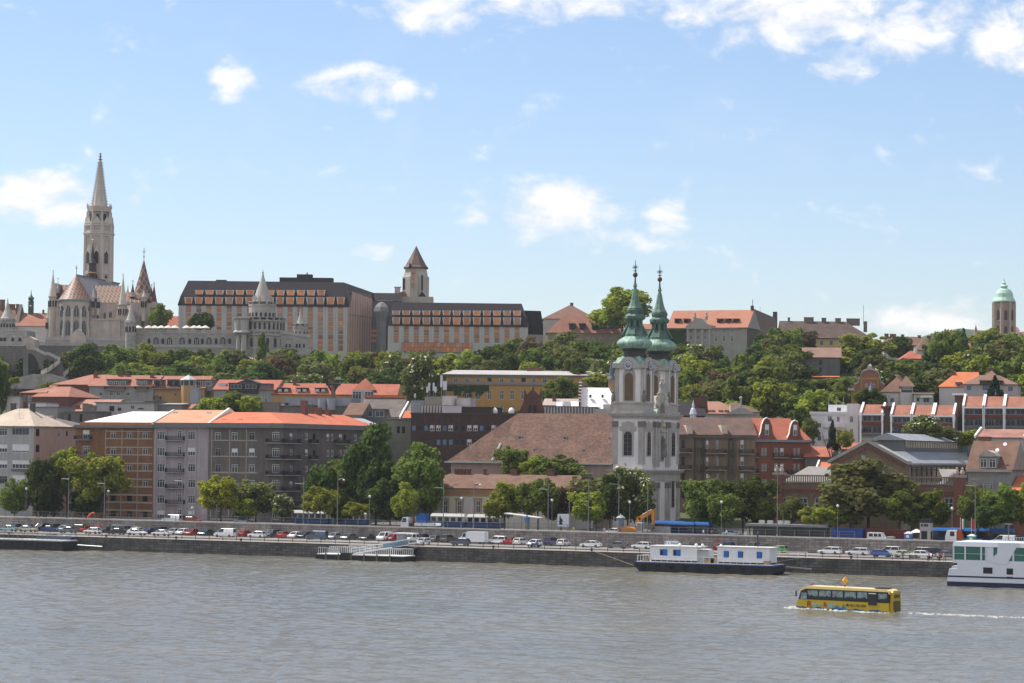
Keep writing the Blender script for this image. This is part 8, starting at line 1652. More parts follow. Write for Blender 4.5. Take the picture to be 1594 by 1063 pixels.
r_=simple('parasol','white market parasol left of the concrete kiosk tower','parasol',1427,WV+5,RZ);mb=MB();mb.tube((0,0,0),(0,0,2.6),.04);mb.build('pole',STEEL,r_);mb=MB();mb.lathe([(1.3,2.1),(.5,2.6),(0,2.8)],8);mb.build('canopy',WHITE,r_)
for px,cols_,lb in((1497,((.42,.03,.03),(.72,.70,.68),(.04,.22,.11)),'red, white and green flag hanging from a pole'),(1514,((.34,.05,.03),)*3,'plain dark red flag hanging from a pole beside the tall lamp')):
    r_=simple('flag',lb,'flag',px-2,WV+3.4,RZ);mb=MB();mb.tube((0,0,0),(0,0,5.3),.06);mb.build('flag_pole',M('pole_pale',(.5,.48,.44)),r_);mb=MB()
    for k in range(3):
        for j in range(4):x0,x1=.08+k*.26,.08+(k+1)*.26;y=lambda x:.1*math.sin(x*9);mb.poly([(x0,y(x0),3.0+j*.5),(x1,y(x1),3.0+j*.5),(x1,y(x1),3.5+j*.5),(x0,y(x0),3.5+j*.5)],k)
    mb.build('cloth',[M('flag_%d_%d'%(px,k),cols_[k],.8,.05)for k in range(3)],r_)
# hut canopies, shelter, hoarding, buses
r_=simple('canopy','sloping white canopy on posts left of the blue-capped column','canopy',812,WV+9,RZ);mb=MB();mb.prism([(-3.6,3.8),(4.6,3.0),(4.6,3.2),(-3.6,4.05)],-1.5,1.5);mb.build('roof',M('canopy_white',(.55,.54,.5)),r_)
for x in(-3.2,0,4):mb=MB();mb.tube((x,0,0),(x,0,3.3),.07);mb.build('post',STEEL,r_)
a,c=PV(1164,820,WV+9),PV(1292,820,WV+9);r_=thing('tram_shelter','long flat grey roofed shelter with air units on top left of the blue container','shelter',(a.x,a.y,RZ));Ln=c.x-a.x;mb=MB();mb.box(0,Ln,-1.5,2,2.5,3.0);mb.build('roof',M('shelter_grey',(.22,.23,.23),.8,.1),r_)
for k in range(6):x=.3+k*(Ln-.8)/5;mb=MB();mb.box(x,x+.15,0,.2,0,2.5);mb.build('post',IRON,r_)
mb=MB();mb.box(.5,Ln-.5,1.7,1.8,.3,2.4);mb.build('back_glass',M('shelter_glass',(.1,.11,.1),.2,.2),r_)
for k,x in enumerate((2.5,4.3,6.5,8.0)):mb=MB();mb.box(x,x+1.1,-.3,.5,3.0,3.7);mb.build('air_unit',M('air_unit_grey',(.5,.49,.46)),r_)
r_=simple('hoarding','grey sheet hoarding right behind the excavator bucket','fence',1028,WV+5,RZ);mb=MB()
for k in range(5):mb.box(-2.2+k*.9,-1.32+k*.9,-.03,.03,.1,1.9)
mb.build('panel',M('hoarding_grey',(.33,.33,.36),.6,.05),r_);mb=MB();mb.box(-2.25,2.3,-.06,.06,1.9,2.0);mb.build('top_rail',WHITE,r_)
BUSB=M('bus_blue',(.03,.14,.42),.35,.06)
for px,Ln,v_,lb in((1042,6.5,14,'blue city bus mostly hidden behind the hoarding'),(1063,6,11,'blue-roofed city bus right of the hoarding'),(1086,6,11.5,'blue-roofed city bus under the big round tree'),(1468,8,10,'blue city bus behind the white lorry cab'),(1500,6,12,'blue-roofed bus behind the green portable toilet'),(1552,7,14,'blue-roofed bus right of the tall flat-headed lamp')):
    r_=simple('city_bus',lb,'bus',px,WV+v_,RZ,group='blue city buses');mb=MB();mb.box(-Ln/2,Ln/2,-1.2,1.2,.35,2.55,0,(.05,.03));bd=mb.build('body',M('bus_navy',(.015,.035,.09),.35,.06),r_);mb=MB();mb.box(-Ln/2-.01,Ln/2+.01,-1.21,1.21,2.4,2.99,0,(.3,.25));mb.build('roof',BUSB,bd);mb=MB();mb.box(-Ln/2+.3,Ln/2-.3,-1.215,1.215,1.25,2.3);mb.build('windows',CGL,bd);wheels(r_,(-Ln/2+1.3,Ln/2-1.4),2.4,.45)
r_=simple('lorry','white lorry cab with an orange-red folded crane behind it','truck',1485,WV+3.5,RZ);mb=MB();mb.prism([(-1.5,.6),(.8,.6),(.8,2.75),(-1.1,2.75),(-1.45,1.6)],-1.15,1.15);cb_=mb.build('cab',DW,r_);mb=MB();mb.prism([(-.5,1.6),(.4,1.6),(.4,2.5),(-.5,2.5)],-1.17,1.17);mb.poly([(-1.48,-1,1.65),(-1.48,1,1.65),(-1.15,1,2.6),(-1.15,-1,2.6)]);mb.build('windows',CGL,cb_);mb=MB();mb.prism([(.9,.9),(1.9,.9),(1.2,3.0),(.9,3.0)],-.9,.9);mb.build('crane',M('crane_orange',(.45,.08,.03)),r_);mb=MB();mb.box(1.9,5.5,-1.1,1.1,.8,1.1);mb.build('bed',STEEL,r_);wheels(r_,(-.7,2.6,3.8),2.3,.48)
mb=MB();p=PV(140,806,WV+1.2)
for k in range(8):a0,a1=math.pi*.5+k*.16,math.pi*.5+(k+1)*.16;mb.tube((2.2+1.9*math.cos(a0),0,-.6+1.9*math.sin(a0)),(2.2+1.9*math.cos(a1),0,-.6+1.9*math.sin(a1)),.24,.24,6)
o=mb.build('rubble_chute',M('chute_orange',(.55,.09,.04)),None,(p.x-1,p.y,RZ+.8));tag(o,'curved orange-red plastic chute lying on the wall coping','chute')
fb=[o_ for o_ in bpy.data.objects if o_.name.startswith('corner_house')][0]
mb=MB();x,z=0,0;W4=1.0
p=PV(422,789,V1-1.0);mb.box(-1.6,1.6,-.4,.4,-.55,.55,0,(.0,.25));o=mb.build('awning',M('awning_blue',(.02,.12,.42),.7,.06),None,p);tag(o,'bright blue shop awning on the dark corner house','awning')
# railings
def railing(name,lb,px0,px1,v,z,h_,step,mat,rails,cat):
    a,c=PV(px0,850,v),PV(px1,850,v);r_=thing(name,lb,cat,(a.x,v,z));Ln=c.x-a.x;n_=min(98,int(Ln/step));pm=None
    for i in range(n_+1):
        if pm is None:mb=MB();mb.box(-.05,.05,-.05,.05,0,h_);o_=mb.build('post',mat,r_);pm=o_.data
        else:o_=bpy.data.objects.new('post',pm);col.objects.link(o_);o_.parent=r_
        o_.location.x=Ln*i/n_
    for f_,t_ in rails:mb=MB();mb.box(0,Ln,-.08-t_,-.051,h_*f_-t_,h_*f_+t_);mb.build('rail',mat,r_)
RUST=M('rail_brown',(.10,.075,.06),.8,.2)
railing('guard_rail','long low dark guard rail along the quay edge',-60,1500,QV+5.5,QZ,1.0,3.4,RUST,((.9,.07),(.3,.09)),'guard rail')
railing('fence','thin grey metal fence on top of the retaining wall',-60,1330,WV+.35,RZ+.78,1.35,3.1,STEEL,((.97,.035),(.5,.02),(.08,.02)),'fence')
for px in(14,165,274,375,630,768,921,1325):
    p=PV(px,850,QV+.8);mb=MB();mb.lathe([(.22,0),(.2,.35),(.32,.45),(.3,.55),(0,.58)],8);o=mb.build('bollard',IRON,None,(p.x,p.y,QZ+.16));tag(o,'black iron mooring bollard on the quay coping','bollard','mooring bollards on the quay coping')
# ------------------------------------------------------------------ people
def person_mesh():
    me=bpy.data.meshes.new('p');V=[((0,0,.95),.135),((0,0,1.18),.125),((0,0,1.4),.15),((0,0,1.52),.06),((0,.01,1.6),.085),((0,.01,1.7),.09)];E=[(0,1),(1,2),(2,3),(3,4),(4,5)]
    for s_ in(-1,1):
        i=len(V);V+=[((s_*.1,0,.86),.095),((s_*.12,-.03,.48),.065),((s_*.13,.02,.08),.045),((s_*.14,-.12,.04),.04)];E+=[(0,i),(i,i+1),(i+1,i+2),(i+2,i+3)]
        i=len(V);V+=[((s_*.2,0,1.4),.06),((s_*.27,.02,1.12),.045),((s_*.26,-.1,.9),.035),((s_*.25,-.13,.82),.035)];E+=[(2,i),(i,i+1),(i+1,i+2),(i+2,i+3)]
    me.from_pydata([v for v,_ in V],E,[]);o=bpy.data.objects.new('p',me);col.objects.link(o);sk=o.modifiers.new('s','SKIN');me.skin_vertices.new()if not me.skin_vertices else None
    for i,(_,r0)in enumerate(V):me.skin_vertices[0].data[i].radius=(r0,r0*.8);me.skin_vertices[0].data[i].use_root=i==0
    sb=o.modifiers.new('b','SUBSURF');sb.levels=sb.render_levels=1;bpy.context.view_layer.update();dg=bpy.context.evaluated_depsgraph_get();out=bpy.data.meshes.new_from_object(o.evaluated_get(dg));bpy.data.objects.remove(o)
    out.materials.clear()
    for m_ in(M('skin',(.42,.26,.19),.6,.05),M('cloth',(.2,.2,.2)),M('trousers',(.05,.06,.09)),M('shoes',(.03,.03,.03)),M('hair',(.04,.025,.018))):out.materials.append(m_)
    for pl in out.polygons:
        c=pl.center;pl.material_index=3 if c.z<.1 else 2 if c.z<.95 and abs(c.x)<.21 else 0 if c.z<.98 else 1 if c.z<1.5 else(4 if c.z>1.66 or c.y>.05 else 0);pl.use_smooth=True
    return out
PM=person_mesh()
CLO={k:M('cloth_'+k,c,.85,.08)for k,c in(('black',(.015,.015,.018)),('white',(.62,.62,.64)),('red',(.42,.03,.04)),('yellow',(.50,.62,.03)),('blue',(.05,.1,.3)),('lilac',(.42,.36,.55)),('grey',(.2,.2,.22)),('tan',(.36,.26,.17)))}
for i,(px,v_,z,top,leg,lb)in enumerate(((1405.5,QV+5.0,QZ,'black','black','man in black standing at the guard rail before the pale greenish saloon'),(1446,QV+5,QZ,'lilac','black','person in a lilac top by the white hatchback on the quay'),(1452,QV+3.5,QZ,'black','tan','person in black top and tan trousers near the red one'),(1460,QV+4,QZ,'white','black','person in white shirt behind the one in red by the ship'),(1463,QV+2.5,QZ,'red','black','person in red at the quay edge left of the ship'),(1469,QV+3.5,QZ,'tan','tan','person in tan clothes between the red one and the ship'),(893,WV+2,RZ,'yellow','blue','worker in a fluorescent yellow vest under the round light tree'),(941,WV+2,RZ,'white','grey','person in white leaning at the parapet left of the column'),(1095,WV+5,RZ,'white','blue','pedestrian in white at the bus stop, leftmost of the waiting row'),(1108,WV+5.5,RZ,'tan','black','pedestrian in tan in the waiting row'),(1120,WV+5,RZ,'blue','grey','pedestrian in blue in the waiting row'),(1131,WV+6,RZ,'white','black','pedestrian in white shirt and black trousers before the big dark tree'),(1152,WV+5,RZ,'grey','black','pedestrian in grey left of the flat shelter'),(1164,WV+5.5,RZ,'red','blue','pedestrian in red at the left post of the shelter'),(1180,WV+6,RZ,'blue','black','pedestrian in blue under the flat shelter'),(1432,WV+5,RZ,'grey','black','person in grey under the white market parasol'))):
    p=PV(px,830,v_);r_=thing('person',lb,'person',(p.x,p.y,z),i*1.1);o=bpy.data.objects.new('body',PM);col.objects.link(o);o.parent=r_;slot(o,1,CLO[top]);slot(o,2,CLO[leg])
r_=simple('motorcycle','blue and yellow motorcycle parked before a white hatchback','motorcycle',833,QV+15,QZ);mb=MB();mb.prism([(-.7,.55),(.5,.55),(.85,.95),(.3,1.0),(0,.85),(-.9,.95)],-.18,.18);mb.build('body',PC['bright blue'],r_);mb=MB();mb.prism([(-.2,.35),(.5,.35),(.6,.6),(-.3,.6)],-.2,.2);mb.build('fairing',M('moto_yellow',(.5,.38,.03)),r_)
for x in(-.75,.75):m_=MB();m_.T=Matrix.Translation((x,0,.32))@Matrix.Rotation(math.pi/2,4,'X');m_.lathe([(.18,-.07),(.32,-.06),(.32,.06),(.18,.07)],12);m_.build('wheel',RUBBER,r_)
mb=MB();mb.tube((.6,-.32,1.1),(.6,.32,1.1),.03);mb.tube((.75,0,.35),(.55,0,1.1),.04);mb.build('handlebar',STEEL,r_)
# ------------------------------------------------------------------ boats and pontoons
HULL=M('hull_black',(.018,.02,.022),.5,.25,.4,.1,.2);DECK=M('deck_grey',(.40,.40,.39),.8,.12);BSTR=M('stripe_blue',(.02,.05,.18),.5,.05);CABW=M('cabin_white',(.70,.71,.74),.55,.06,.4,0,.06);SHUT=M('shutter_blue',(.02,.12,.42),.5,.06)
def boat_rail(root,x0,x1,y,z,h_=1.0,step=.5,mat=WHITE,axis='x',name='railing'):
    mb=MB();n_=max(1,int(abs(x1-x0)/step))
    for i in range(n_+1):
        x=x0+(x1-x0)*i/n_;mb.box(x-.03,x+.03,y-.03,y+.03,z,z+h_-.05)if axis=='x' else mb.box(y-.03,y+.03,x-.03,x+.03,z,z+h_-.05)
    (mb.box(x0,x1,y-.045,y+.045,z+h_-.05,z+h_+.03)if axis=='x' else mb.box(y-.045,y+.045,x0,x1,z+h_-.05,z+h_+.03));return mb.build(name,mat,root)
# pontoon at the left edge
a,c=PV(-40,857,QV-8),PV(97,857,QV-8);r_=thing('pontoon','long black steel pontoon with grey rails moored at the left edge','pontoon',(a.x,a.y,0));Ln=c.x-a.x;mb=MB();mb.box(0,Ln,0,5.5,-.6,2.0)
for k in range(14):mb.box(k*Ln/14,k*Ln/14+.12,-.08,0,0,1.9)
mb.build('hull',HULL,r_);mb=MB();mb.box(-.1,Ln+.05,-.15,5.6,2.003,2.25);mb.build('deck',DECK,r_);boat_rail(r_,0,Ln-.3,.1,2.25,1.1,1.2,STEEL);boat_rail(r_,0,Ln-.3,5.3,2.25,1.1,1.2,STEEL);mb=MB();mb.prism([(0,3.9),(9,3.4),(9,3.55),(0,4.05)],3.5,5);mb.build('walkway',STEEL,r_)
p=PV(98,840,QV-2.4);r_=thing('workboat','dark blue grey boat nose sticking out right of the black pontoon','boat',(p.x,p.y,0));mb=MB();mb.prism([(-6,1.7),(2.1,2.0),(2.8,2.9),(1.5,2.95),(-6,2.7)],-1.1,1.1);mb.build('hull',M('boat_slate',(.07,.10,.15),.5,.1),r_);mb=MB();mb.box(-5.8,1.3,-1.15,1.15,2.95,3.08);mb.build('gunwale',DECK,r_);mb=MB();mb.box(-4,-2,-.7,.7,3.081,3.5);mb.build('hatch',STEEL,r_)
p=PV(120,848,QV-1.2);mb=MB();mb.tube((-3.5,0,1.2),(6.5,0,.9),.14);o=mb.build('fender_beam',STEEL,None,(p.x,p.y,0));tag(o,'grey mooring beam lying along the quay wall right of the black pontoon','beam')
# landing pontoon with gangway
a,c=PV(491,871,QV-7),PV(630,871,QV-7);r_=thing('landing_pontoon','black landing pontoon crowded with white railings below the sloping gangway','pontoon',(a.x,a.y,0));Ln=c.x-a.x;mb=MB();mb.box(0,Ln,0,5,-.6,1.0);mb.box(5.8,8.2,-.12,2,.2,1.45);mb.build('hull',HULL,r_)
mb=MB();mb.box(.3,Ln-.2,-.06,5.05,1.003,1.16);mb.build('deck',M('deck_white',(.62,.62,.6),.7,.08),r_)
for k in range(6):x=2.3+k*(Ln-4)/5.6;mb=MB();mb.box(x,x+.3,-.2,-.05,-.3,1.3);mb.build('fender',M('fender_wood',(.16,.12,.07),.9,.2),r_)
for x0,x1,y,hh in((.6,2.6,.1,1.3),(2.9,5.2,.1,1.2),(5.5,8.5,1.6,1.5),(9.5,12.8,.15,1.2),(13.2,Ln-.5,.15,1.2),(.6,Ln-.6,4.7,1.3),(6,12,3.2,1.7)):boat_rail(r_,x0,x1,y,1.16,hh,.45)
gx,gy=7.5,1.2;g=thing('gangway','white railed gangway sloping from the landing pontoon up to the quay','gangway',(a.x+gx,a.y+gy,0));ex,ey=9.2,7.2;mb=MB();d_=Vector((ex,ey,0)).normalized();n_=Vector((-d_.y,d_.x,0))*.75
for s0,z0,z1,th in((1,1.2,3.1,.16),):mb.poly([Vector((0,0,z0))-n_,Vector((ex,ey,z1))-n_,Vector((ex,ey,z1))+n_,Vector((0,0,z0))+n_]);mb.poly([Vector((0,0,z0-th))+n_,Vector((ex,ey,z1-th))+n_,Vector((ex,ey,z1-th))-n_,Vector((0,0,z0-th))-n_])
mb.build('walkway',DECK,g)
for s_ in(-1,1):
    mb=MB();A0=n_*s_
    for k in range(13):t=k/12;b_=A0+Vector((ex*t,ey*t,1.2+1.9*t));mb.tube(b_,b_+Vector((0,0,1.1)),.035,.035,4)
    for hh in(.55,1.1):mb.tube(A0+Vector((0,0,1.2+hh)),A0+Vector((ex,ey,3.1+hh)),.045,.045,4)
    mb.tube(A0+Vector((0,0,1.2)),A0+Vector((ex,ey,3.1)),.12,.12,4);mb.build('railing',WHITE,g)
mb=MB();A0=-n_*1.06;mb.poly([A0+Vector((ex*.55,ey*.55,2.4)),A0+Vector((ex,ey,3.2)),A0+Vector((ex,ey,4.1)),A0+Vector((ex*.55,ey*.55,3.3))]);mb.build('side_panel',M('gangway_glass',(.16,.24,.32),.15,.1),g)
p=PV(627,850,QV+7);r_=thing('landing_kiosk','small glazed landing kiosk under a flat white canopy on the quay','kiosk',(p.x,p.y,QZ));mb=MB();mb.box(-.9,.6,-.8,.8,0,2.3);mb.build('booth',M('booth_grey',(.28,.33,.37),.3,.1),r_);mb=MB();mb.box(-1.6,2.9,-1.2,1.4,2.35,2.55);mb.build('canopy',WHITE,r_);mb=MB();mb.tube((2.6,-.9,0),(2.6,-.9,2.35),.05);mb.tube((2.6,1.1,0),(2.6,1.1,2.35),.05);mb.box(-.95,-.85,-.85,.85,0,2.34);mb.build('post',WHITE,r_)
p=PV(636,858,QV-.15);r_=thing('mooring_gantry','dark steel mooring arm jutting from the quay by the gangway head','bracket',(p.x,p.y,0));mb=MB();mb.prism([(-3.2,2.2),(.6,2.0),(1.2,1.2),(2.4,2.6),(.6,2.9),(-3.2,2.6)],-1.2,.1);mb.build('arm',HULL,r_)
# houseboat office
a,c=PV(988,889,QV-13),PV(1203,889,QV-13);r_=thing('houseboat','black-hulled houseboat office with two white cabins and blue shutters','houseboat',(a.x,a.y,0));Ln=c.x-a.x;mb=MB();mb.prism([(1.3,-.5),(Ln-1,-.5),(Ln,.4),(Ln,1.55),(0,1.55),(0,.8),(.5,.5)],0,7)
for k in range(1,13):mb.box(k*Ln/13,k*Ln/13+.1,-.07,0,.2,1.5)
mb.build('hull',HULL,r_);mb=MB();mb.box(-.15,Ln+.15,-.15,7.15,1.553,1.75);mb.build('rubbing_strake',BSTR,r_);mb=MB();mb.box(.2,Ln-.2,.1,6.9,1.753,1.85);mb.build('deck',DECK,r_)
def cabin(x0,x1,zt,wins,y0=1.6,y1=6):
    mb=MB();mb.box(x0,x1,y0,y1,2.15,zt)
    for k in range(int((x1-x0)/.45)):mb.box(x0+k*.45,x0+k*.45+.05,y0-.03,y0,2.15,zt)
    cb_=mb.build('cabin',CABW,r_);mb=MB();mb.box(x0-.15,x1+.5,y0-.2,y1+.2,zt+.003,zt+.14);mb.build('roof',M('cabin_roof',(.55,.54,.5),.7,.1),cb_);mb=MB();mb.box(x0+.2,x1-.2,y0+.2,y1-.2,1.85,2.15);mb.build('plinth',HULL,cb_)
    for x,open_r in wins:
        mb=MB();mb.box(x,x+.9,y0-.06,y0-.031,3.05,4.15);w_=mb.build('window',GLD,cb_);mb=MB();mb.box(x+(.5 if open_r else .0),x+(1.35 if open_r else .75),y0-.16,y0-.061,3.0,4.2);mb.build('shutter',SHUT,w_);mb=MB();mb.box(x-.12,x-.02,y0-.1,y0-.03,3.0,4.2);mb.build('frame',SHUT,w_)
    return cb_
sx=Ln/215.0
cb_=cabin(19*sx,93*sx,4.7,((36*sx,True),(57*sx,True)));mb=MB();mb.box(93*sx+.01,97*sx+1.6,2.2,5,1.86,4.2);mb.build('entrance',M('entrance_grey',(.45,.46,.48)),cb_);mb=MB();mb.box(92*sx,101*sx+1.2,1.3,4,4.3,4.42);mb.build('porch_roof',WHITE,cb_)
mb=MB();mb.box(38*sx,59*sx,3,3.1,4.95,5.7);sg_=mb.build('roof_sign',M('sign_white',(.62,.66,.74),.5,.03),r_)
mb=MB();sgr=random.Random(2)
x=39*sx
for k in range(9):
    w_=sgr.uniform(.1,.2);mb.box(x,x+w_,2.97,2.999,5.2,5.2+(.32 if k in(0,2,3)else .2));x+=w_+.09+(.28 if k in(0,1)else 0)
mb.build('sign_lettering',BSTR,sg_)
for k in range(9):
    mb=MB();mb.T=Matrix.Translation(((14+22*k)*sx,-.22,1.0+.1*(k%2)))@Matrix.Rotation(math.pi/2,4,'X');mb.lathe([(.22,-.1),(.42,-.12),(.42,.12),(.22,.1),(.22,-.1)],12);mb.build('tyre_fender',RUBBER,r_)
for x,w_,h_ in((8,1.2,.7),(108,1.6,.8),(116,.9,1.1),(198,1.0,.6)):mb=MB();mb.box(x*sx,x*sx+w_,1.2,2.2,1.851,1.85+h_);mb.box(x*sx-.05,x*sx+w_+.05,1.15,2.25,1.85+h_,1.93+h_,1);mb.build('deck_box',[M('box_ochre',(.35,.25,.12)),STEEL],r_)
cabin(125*sx,205*sx,4.9,((136*sx,False),(158*sx,False),(187*sx,False)))
mb=MB();mb.tube((179*sx,4.6,4.9),(179*sx,4.6,7.4),.15,.14);mb.lathe([(.22,7.4),(0,7.7)],8,179*sx,4.6);mb.build('funnel',IRON,r_)
for x,m_ in((62,CABW),(88,CABW),(98,CABW),(127,CABW)):mb=MB();mb.lathe([(.3,4.85),(.34,5.1),(.2,5.35),(0,5.4)],8,x*sx,3);mb.build('roof_vent',m_,r_)
boat_rail(r_,.4,126*sx,.3,1.85,1.15,1.2);boat_rail(r_,128*sx,190*sx,.3,1.85,1.1,1.2);boat_rail(r_,.6,6,.4,1.85,1.1,1.1,WHITE,'y')
p0=PV(1196,885,QV-8);g=thing('boarding_plank','thin grey boarding plank from the houseboat stern to the quay wall','gangway',(p0.x,p0.y,0));mb=MB();mb.tube((0,0,1.6),(6.8,5,.9),.16);mb.build('plank',STEEL,g);mb=MB();mb.tube((0,.5,2.0),(4.8,6,3.0),.05);mb.build('handrail',STEEL,g)
p0=PV(1214,876,QV+2);boat=thing('quay_railing','short white rail on the quay beside the houseboat stern','railing',(p0.x,p0.y,QZ));boat_rail(boat,-2,5.5,0,0,1.1,1.6)
p0=PV(925,858,QV-.05);p1=PV(960,880,QV-.05);mb=MB();mb.tube((0,0,0),p1-p0+Vector((6,-6,.4)),.05,.05,4);o=mb.build('mooring_rope',M('rope_tan',(.32,.24,.17)),None,p0);tag(o,'tan mooring rope slanting down the quay wall to the houseboat','rope')
# white river ship at the right edge
a=PV(1474,911,424);r_=thing('river_ship','white river cruise ship with tall green-tinted windows entering at the right edge','ship',(a.x,a.y,0));s_=depth(a)/F;zq=lambda py,px=1500:P(px,py,depth(a)).z;xq=lambda px:(PV(px,880,424).x-a.x);SHW=M('ship_white',(.62,.65,.72),.4,.03);L_=60;Wd=11
z={k:zq(k)for k in(911,905,900,897,885,876,872,871,852,850,843)}
mb=MB();mb.prism([(0,-.5),(L_,-.5),(L_,z[876]),(xq(1490),z[876]),(xq(1490),z[885]),(xq(1477.5),z[885]),(xq(1475),z[897])],0,Wd);mb.build('hull',SHW,r_)
mb=MB();mb.box(.02,L_,-.03,Wd,-.4,z[905]);mb.build('waterline',M('ship_navy',(.012,.018,.06),.4,.05),r_);mb=MB();mb.box(.1,L_,-.04,0,z[897]-.12,z[897]+.14);mb.build('rubbing_strip',M('ship_navy',(.012,.018,.06)),r_)
mb=MB();x0=xq(1483);mb.box(x0,L_,.05,Wd-.1,z[876]+.003,z[871]);mb.box(x0-.05,L_,-.05,Wd,z[850],z[843],0,(.15,.1));up_=mb.build('upper_deck',SHW,r_)
mb=MB();mb.box(x0+.1,L_-.3,.2,Wd-.3,z[871]+.002,z[850]-.002);mb.build('glazing',M('green_glass',(.025,.14,.115),.12,.3,.3,spec=.5),up_)
mb=MB()
for px in(1484,1502,1527,1534.5,1577,1604,1628,1652,1676):mb.box(xq(px)-.12,xq(px)+.14,.02,.3,z[871],z[850])
mb.box(x0,xq(1536),.06,.19,zq(861.5),zq(861));mb.box(xq(1570),L_,.06,.19,zq(861.5),zq(861));mb.box(xq(1536),xq(1546),.1,1,z[871],z[850]);mb.build('mullion',SHW,up_)
mb=MB();mb.prism([(xq(1556),z[876]),(xq(1568),z[876]),(xq(1571),zq(869)),(xq(1582),z[850]),(xq(1586),z[843]),(xq(1553),z[843]),(xq(1553),z[850]),(xq(1552),zq(860)),(xq(1545),zq(866)),(xq(1535),z[871])],-.06,.3);mb.build('slanted_pillar',SHW,r_)
for px0,px1,py0,py1 in((1530.5,1545,882,891.5),(1567,1577,883,892.5),(1567,1577,895.7,899),(1600,1611,884,893),(1632,1643,884,893)):mb=MB();mb.box(xq(px0),xq(px1),-.035,.02,zq(py1,px0),zq(py0,px0));mb.build('window',GLD,r_)
mb=MB();mb.box(xq(1479),xq(1489),1,4,z[885],z[885]+.4);mb.build('mooring_gear',DECK,r_);o=boat_rail(r_,xq(1562),L_,1.2,z[843],.95,.4,M('rail_pale',(.5,.5,.5)))
# ------------------------------------------------------------------ amphibious bus
def text_obj(s,size,mat,parent,T,name='lettering',ext=.012):
    cu=bpy.data.curves.new('t','FONT');cu.body=s;cu.size=size;cu.extrude=ext;cu.offset=size*.03;o=bpy.data.objects.new('t',cu);col.objects.link(o);bpy.context.view_layer.update();me=bpy.data.meshes.new_from_object(o.evaluated_get(bpy.context.evaluated_depsgraph_get()));bpy.data.objects.remove(o)
    me.materials.clear();me.materials.append(mat);q=bpy.data.objects.new(name,me);col.objects.link(q);q.parent=parent;q.matrix_local=T;return q
fr,rr_=P(1239,946,3900*22/(946-709.9)),P(1383,952,3900*22/(952-711.5));fr.z=rr_.z=0;L_=(rr_-fr).length;YEL_=M('bus_yellow',(.42,.30,.018),.35,.06,1);ROOFY=M('bus_roof',(.72,.55,.24),.4,.06);DGL=M('bus_glass',(.05,.07,.075),.08,.4,1.2,spec=.6)
ang=math.atan2(rr_.y-fr.y,rr_.x-fr.x)-R(7);r_=thing('amphibious_bus','yellow amphibious tour bus swimming in the river with blue painted waves','bus',(fr.x,fr.y,0),ang);W_=2.9;H=3.35;L_*=1.06
side=[(.0,.35),(.12,.1),(.5,-.5),(L_-.1,-.5),(L_,.3),(L_,1.4),(.35,1.4),(.15,.9)];mb=MB();mb.prism(side,0,W_);bd=mb.build('body',YEL_,r_)
mb=MB();up_=[(.35,1.402),(L_,1.402),(L_-.05,2.5),(L_-.2,2.95),(1.5,2.95),(.75,2.5)];mb.prism(up_,.03,W_-.03);mb.build('window_band',M('bus_band',(.025,.027,.03),.2,.05),r_)
mb=MB();mb.prism([(.55,2.5),(1.5,2.96),(L_-.2,2.96),(L_+.05,2.6),(L_+.02,3.1),(L_-.4,H-.05),(2.0,H),(1.1,3.1)],-.03,W_+.03);mb.build('roof',ROOFY,r_)
xs=[(.62,1.45,1.45,2.35),(1.62,2.95,1.5,2.75),(3.15,4.75,1.5,2.8),(4.95,6.35,1.5,2.8),(6.6,8.1,1.5,2.8),(8.3,9.6,1.5,2.8),(9.9,10.8,1.3,2.6),(11.1,12.2,1.5,2.7)];k_=L_/12.5
for(x0,x1,z0,z1)in xs:mb=MB();mb.prism([(x0*k_,z0),(x1*k_,z0),(x1*k_,z1),((x0+(.15 if x0<1 else 0))*k_,z1)],-.012,.02);mb.build('window',M('bus_pane',(.16,.21,.22),.1,.6,1.6,.3,spec=.6),r_)
SEAT=M('seat_silhouette',(.02,.022,.022),.8);sgn=random.Random(3)  # dark silhouettes of seats and passengers laid on the panes
for(x0,x1,z0,z1)in xs[1:]:
    mb=MB();n_=9;hs=[z0+.35+(.28 if sgn.random()<.4 else .06)*sgn.uniform(.6,1.2)for _ in range(n_+1)]
    for i in range(n_):a_,c_=(x0+(x1-x0)*i/n_)*k_,(x0+(x1-x0)*(i+1)/n_)*k_;mb.poly([(a_,-.016,z0),(c_,-.016,z0),(c_,-.016,hs[i+1]),(a_,-.016,hs[i])])
    mb.build('seats_and_passengers',SEAT,r_)
mb=MB();x0=9.75*k_;mb.box(x0,x0+1.15*k_,-.05,.0,1.0,2.75);mb.box(x0+.1,x0+1.05*k_,-.1,-.051,2.62,2.72,1);mb.build('emergency_door',[M('bus_band',(.025,.027,.03)),WHITE],r_)
mb=MB();pts=[(0.1,.28)]
for i in range(41):x=.1+(L_-.2)*i/40;pts.append((x,.30+.10*math.sin(x*2.1)+.06*math.sin(x*5.3+1)))
pts+=[(L_-.1,-.45),(.3,-.45)];mb.prism([(x,z_)for x,z_ in pts[1:]][::-1][::-1],-.014,.0)if False else[mb.poly([(pts[i][0],-.012,-.4),(pts[i+1][0],-.012,-.4),(pts[i+1][0],-.012,pts[i+1][1]),(pts[i][0],-.012,pts[i][1])])for i in range(1,41)]
mb.build('painted_waves',M('wave_blue',(.015,.07,.20),.4,.08),bd)
RX=Matrix.Rotation(math.pi/2,4,'X');LB=M('letter_blue',(.16,.42,.50),.5,.05);LR=M('letter_red',(.26,.03,.03),.5,.05)
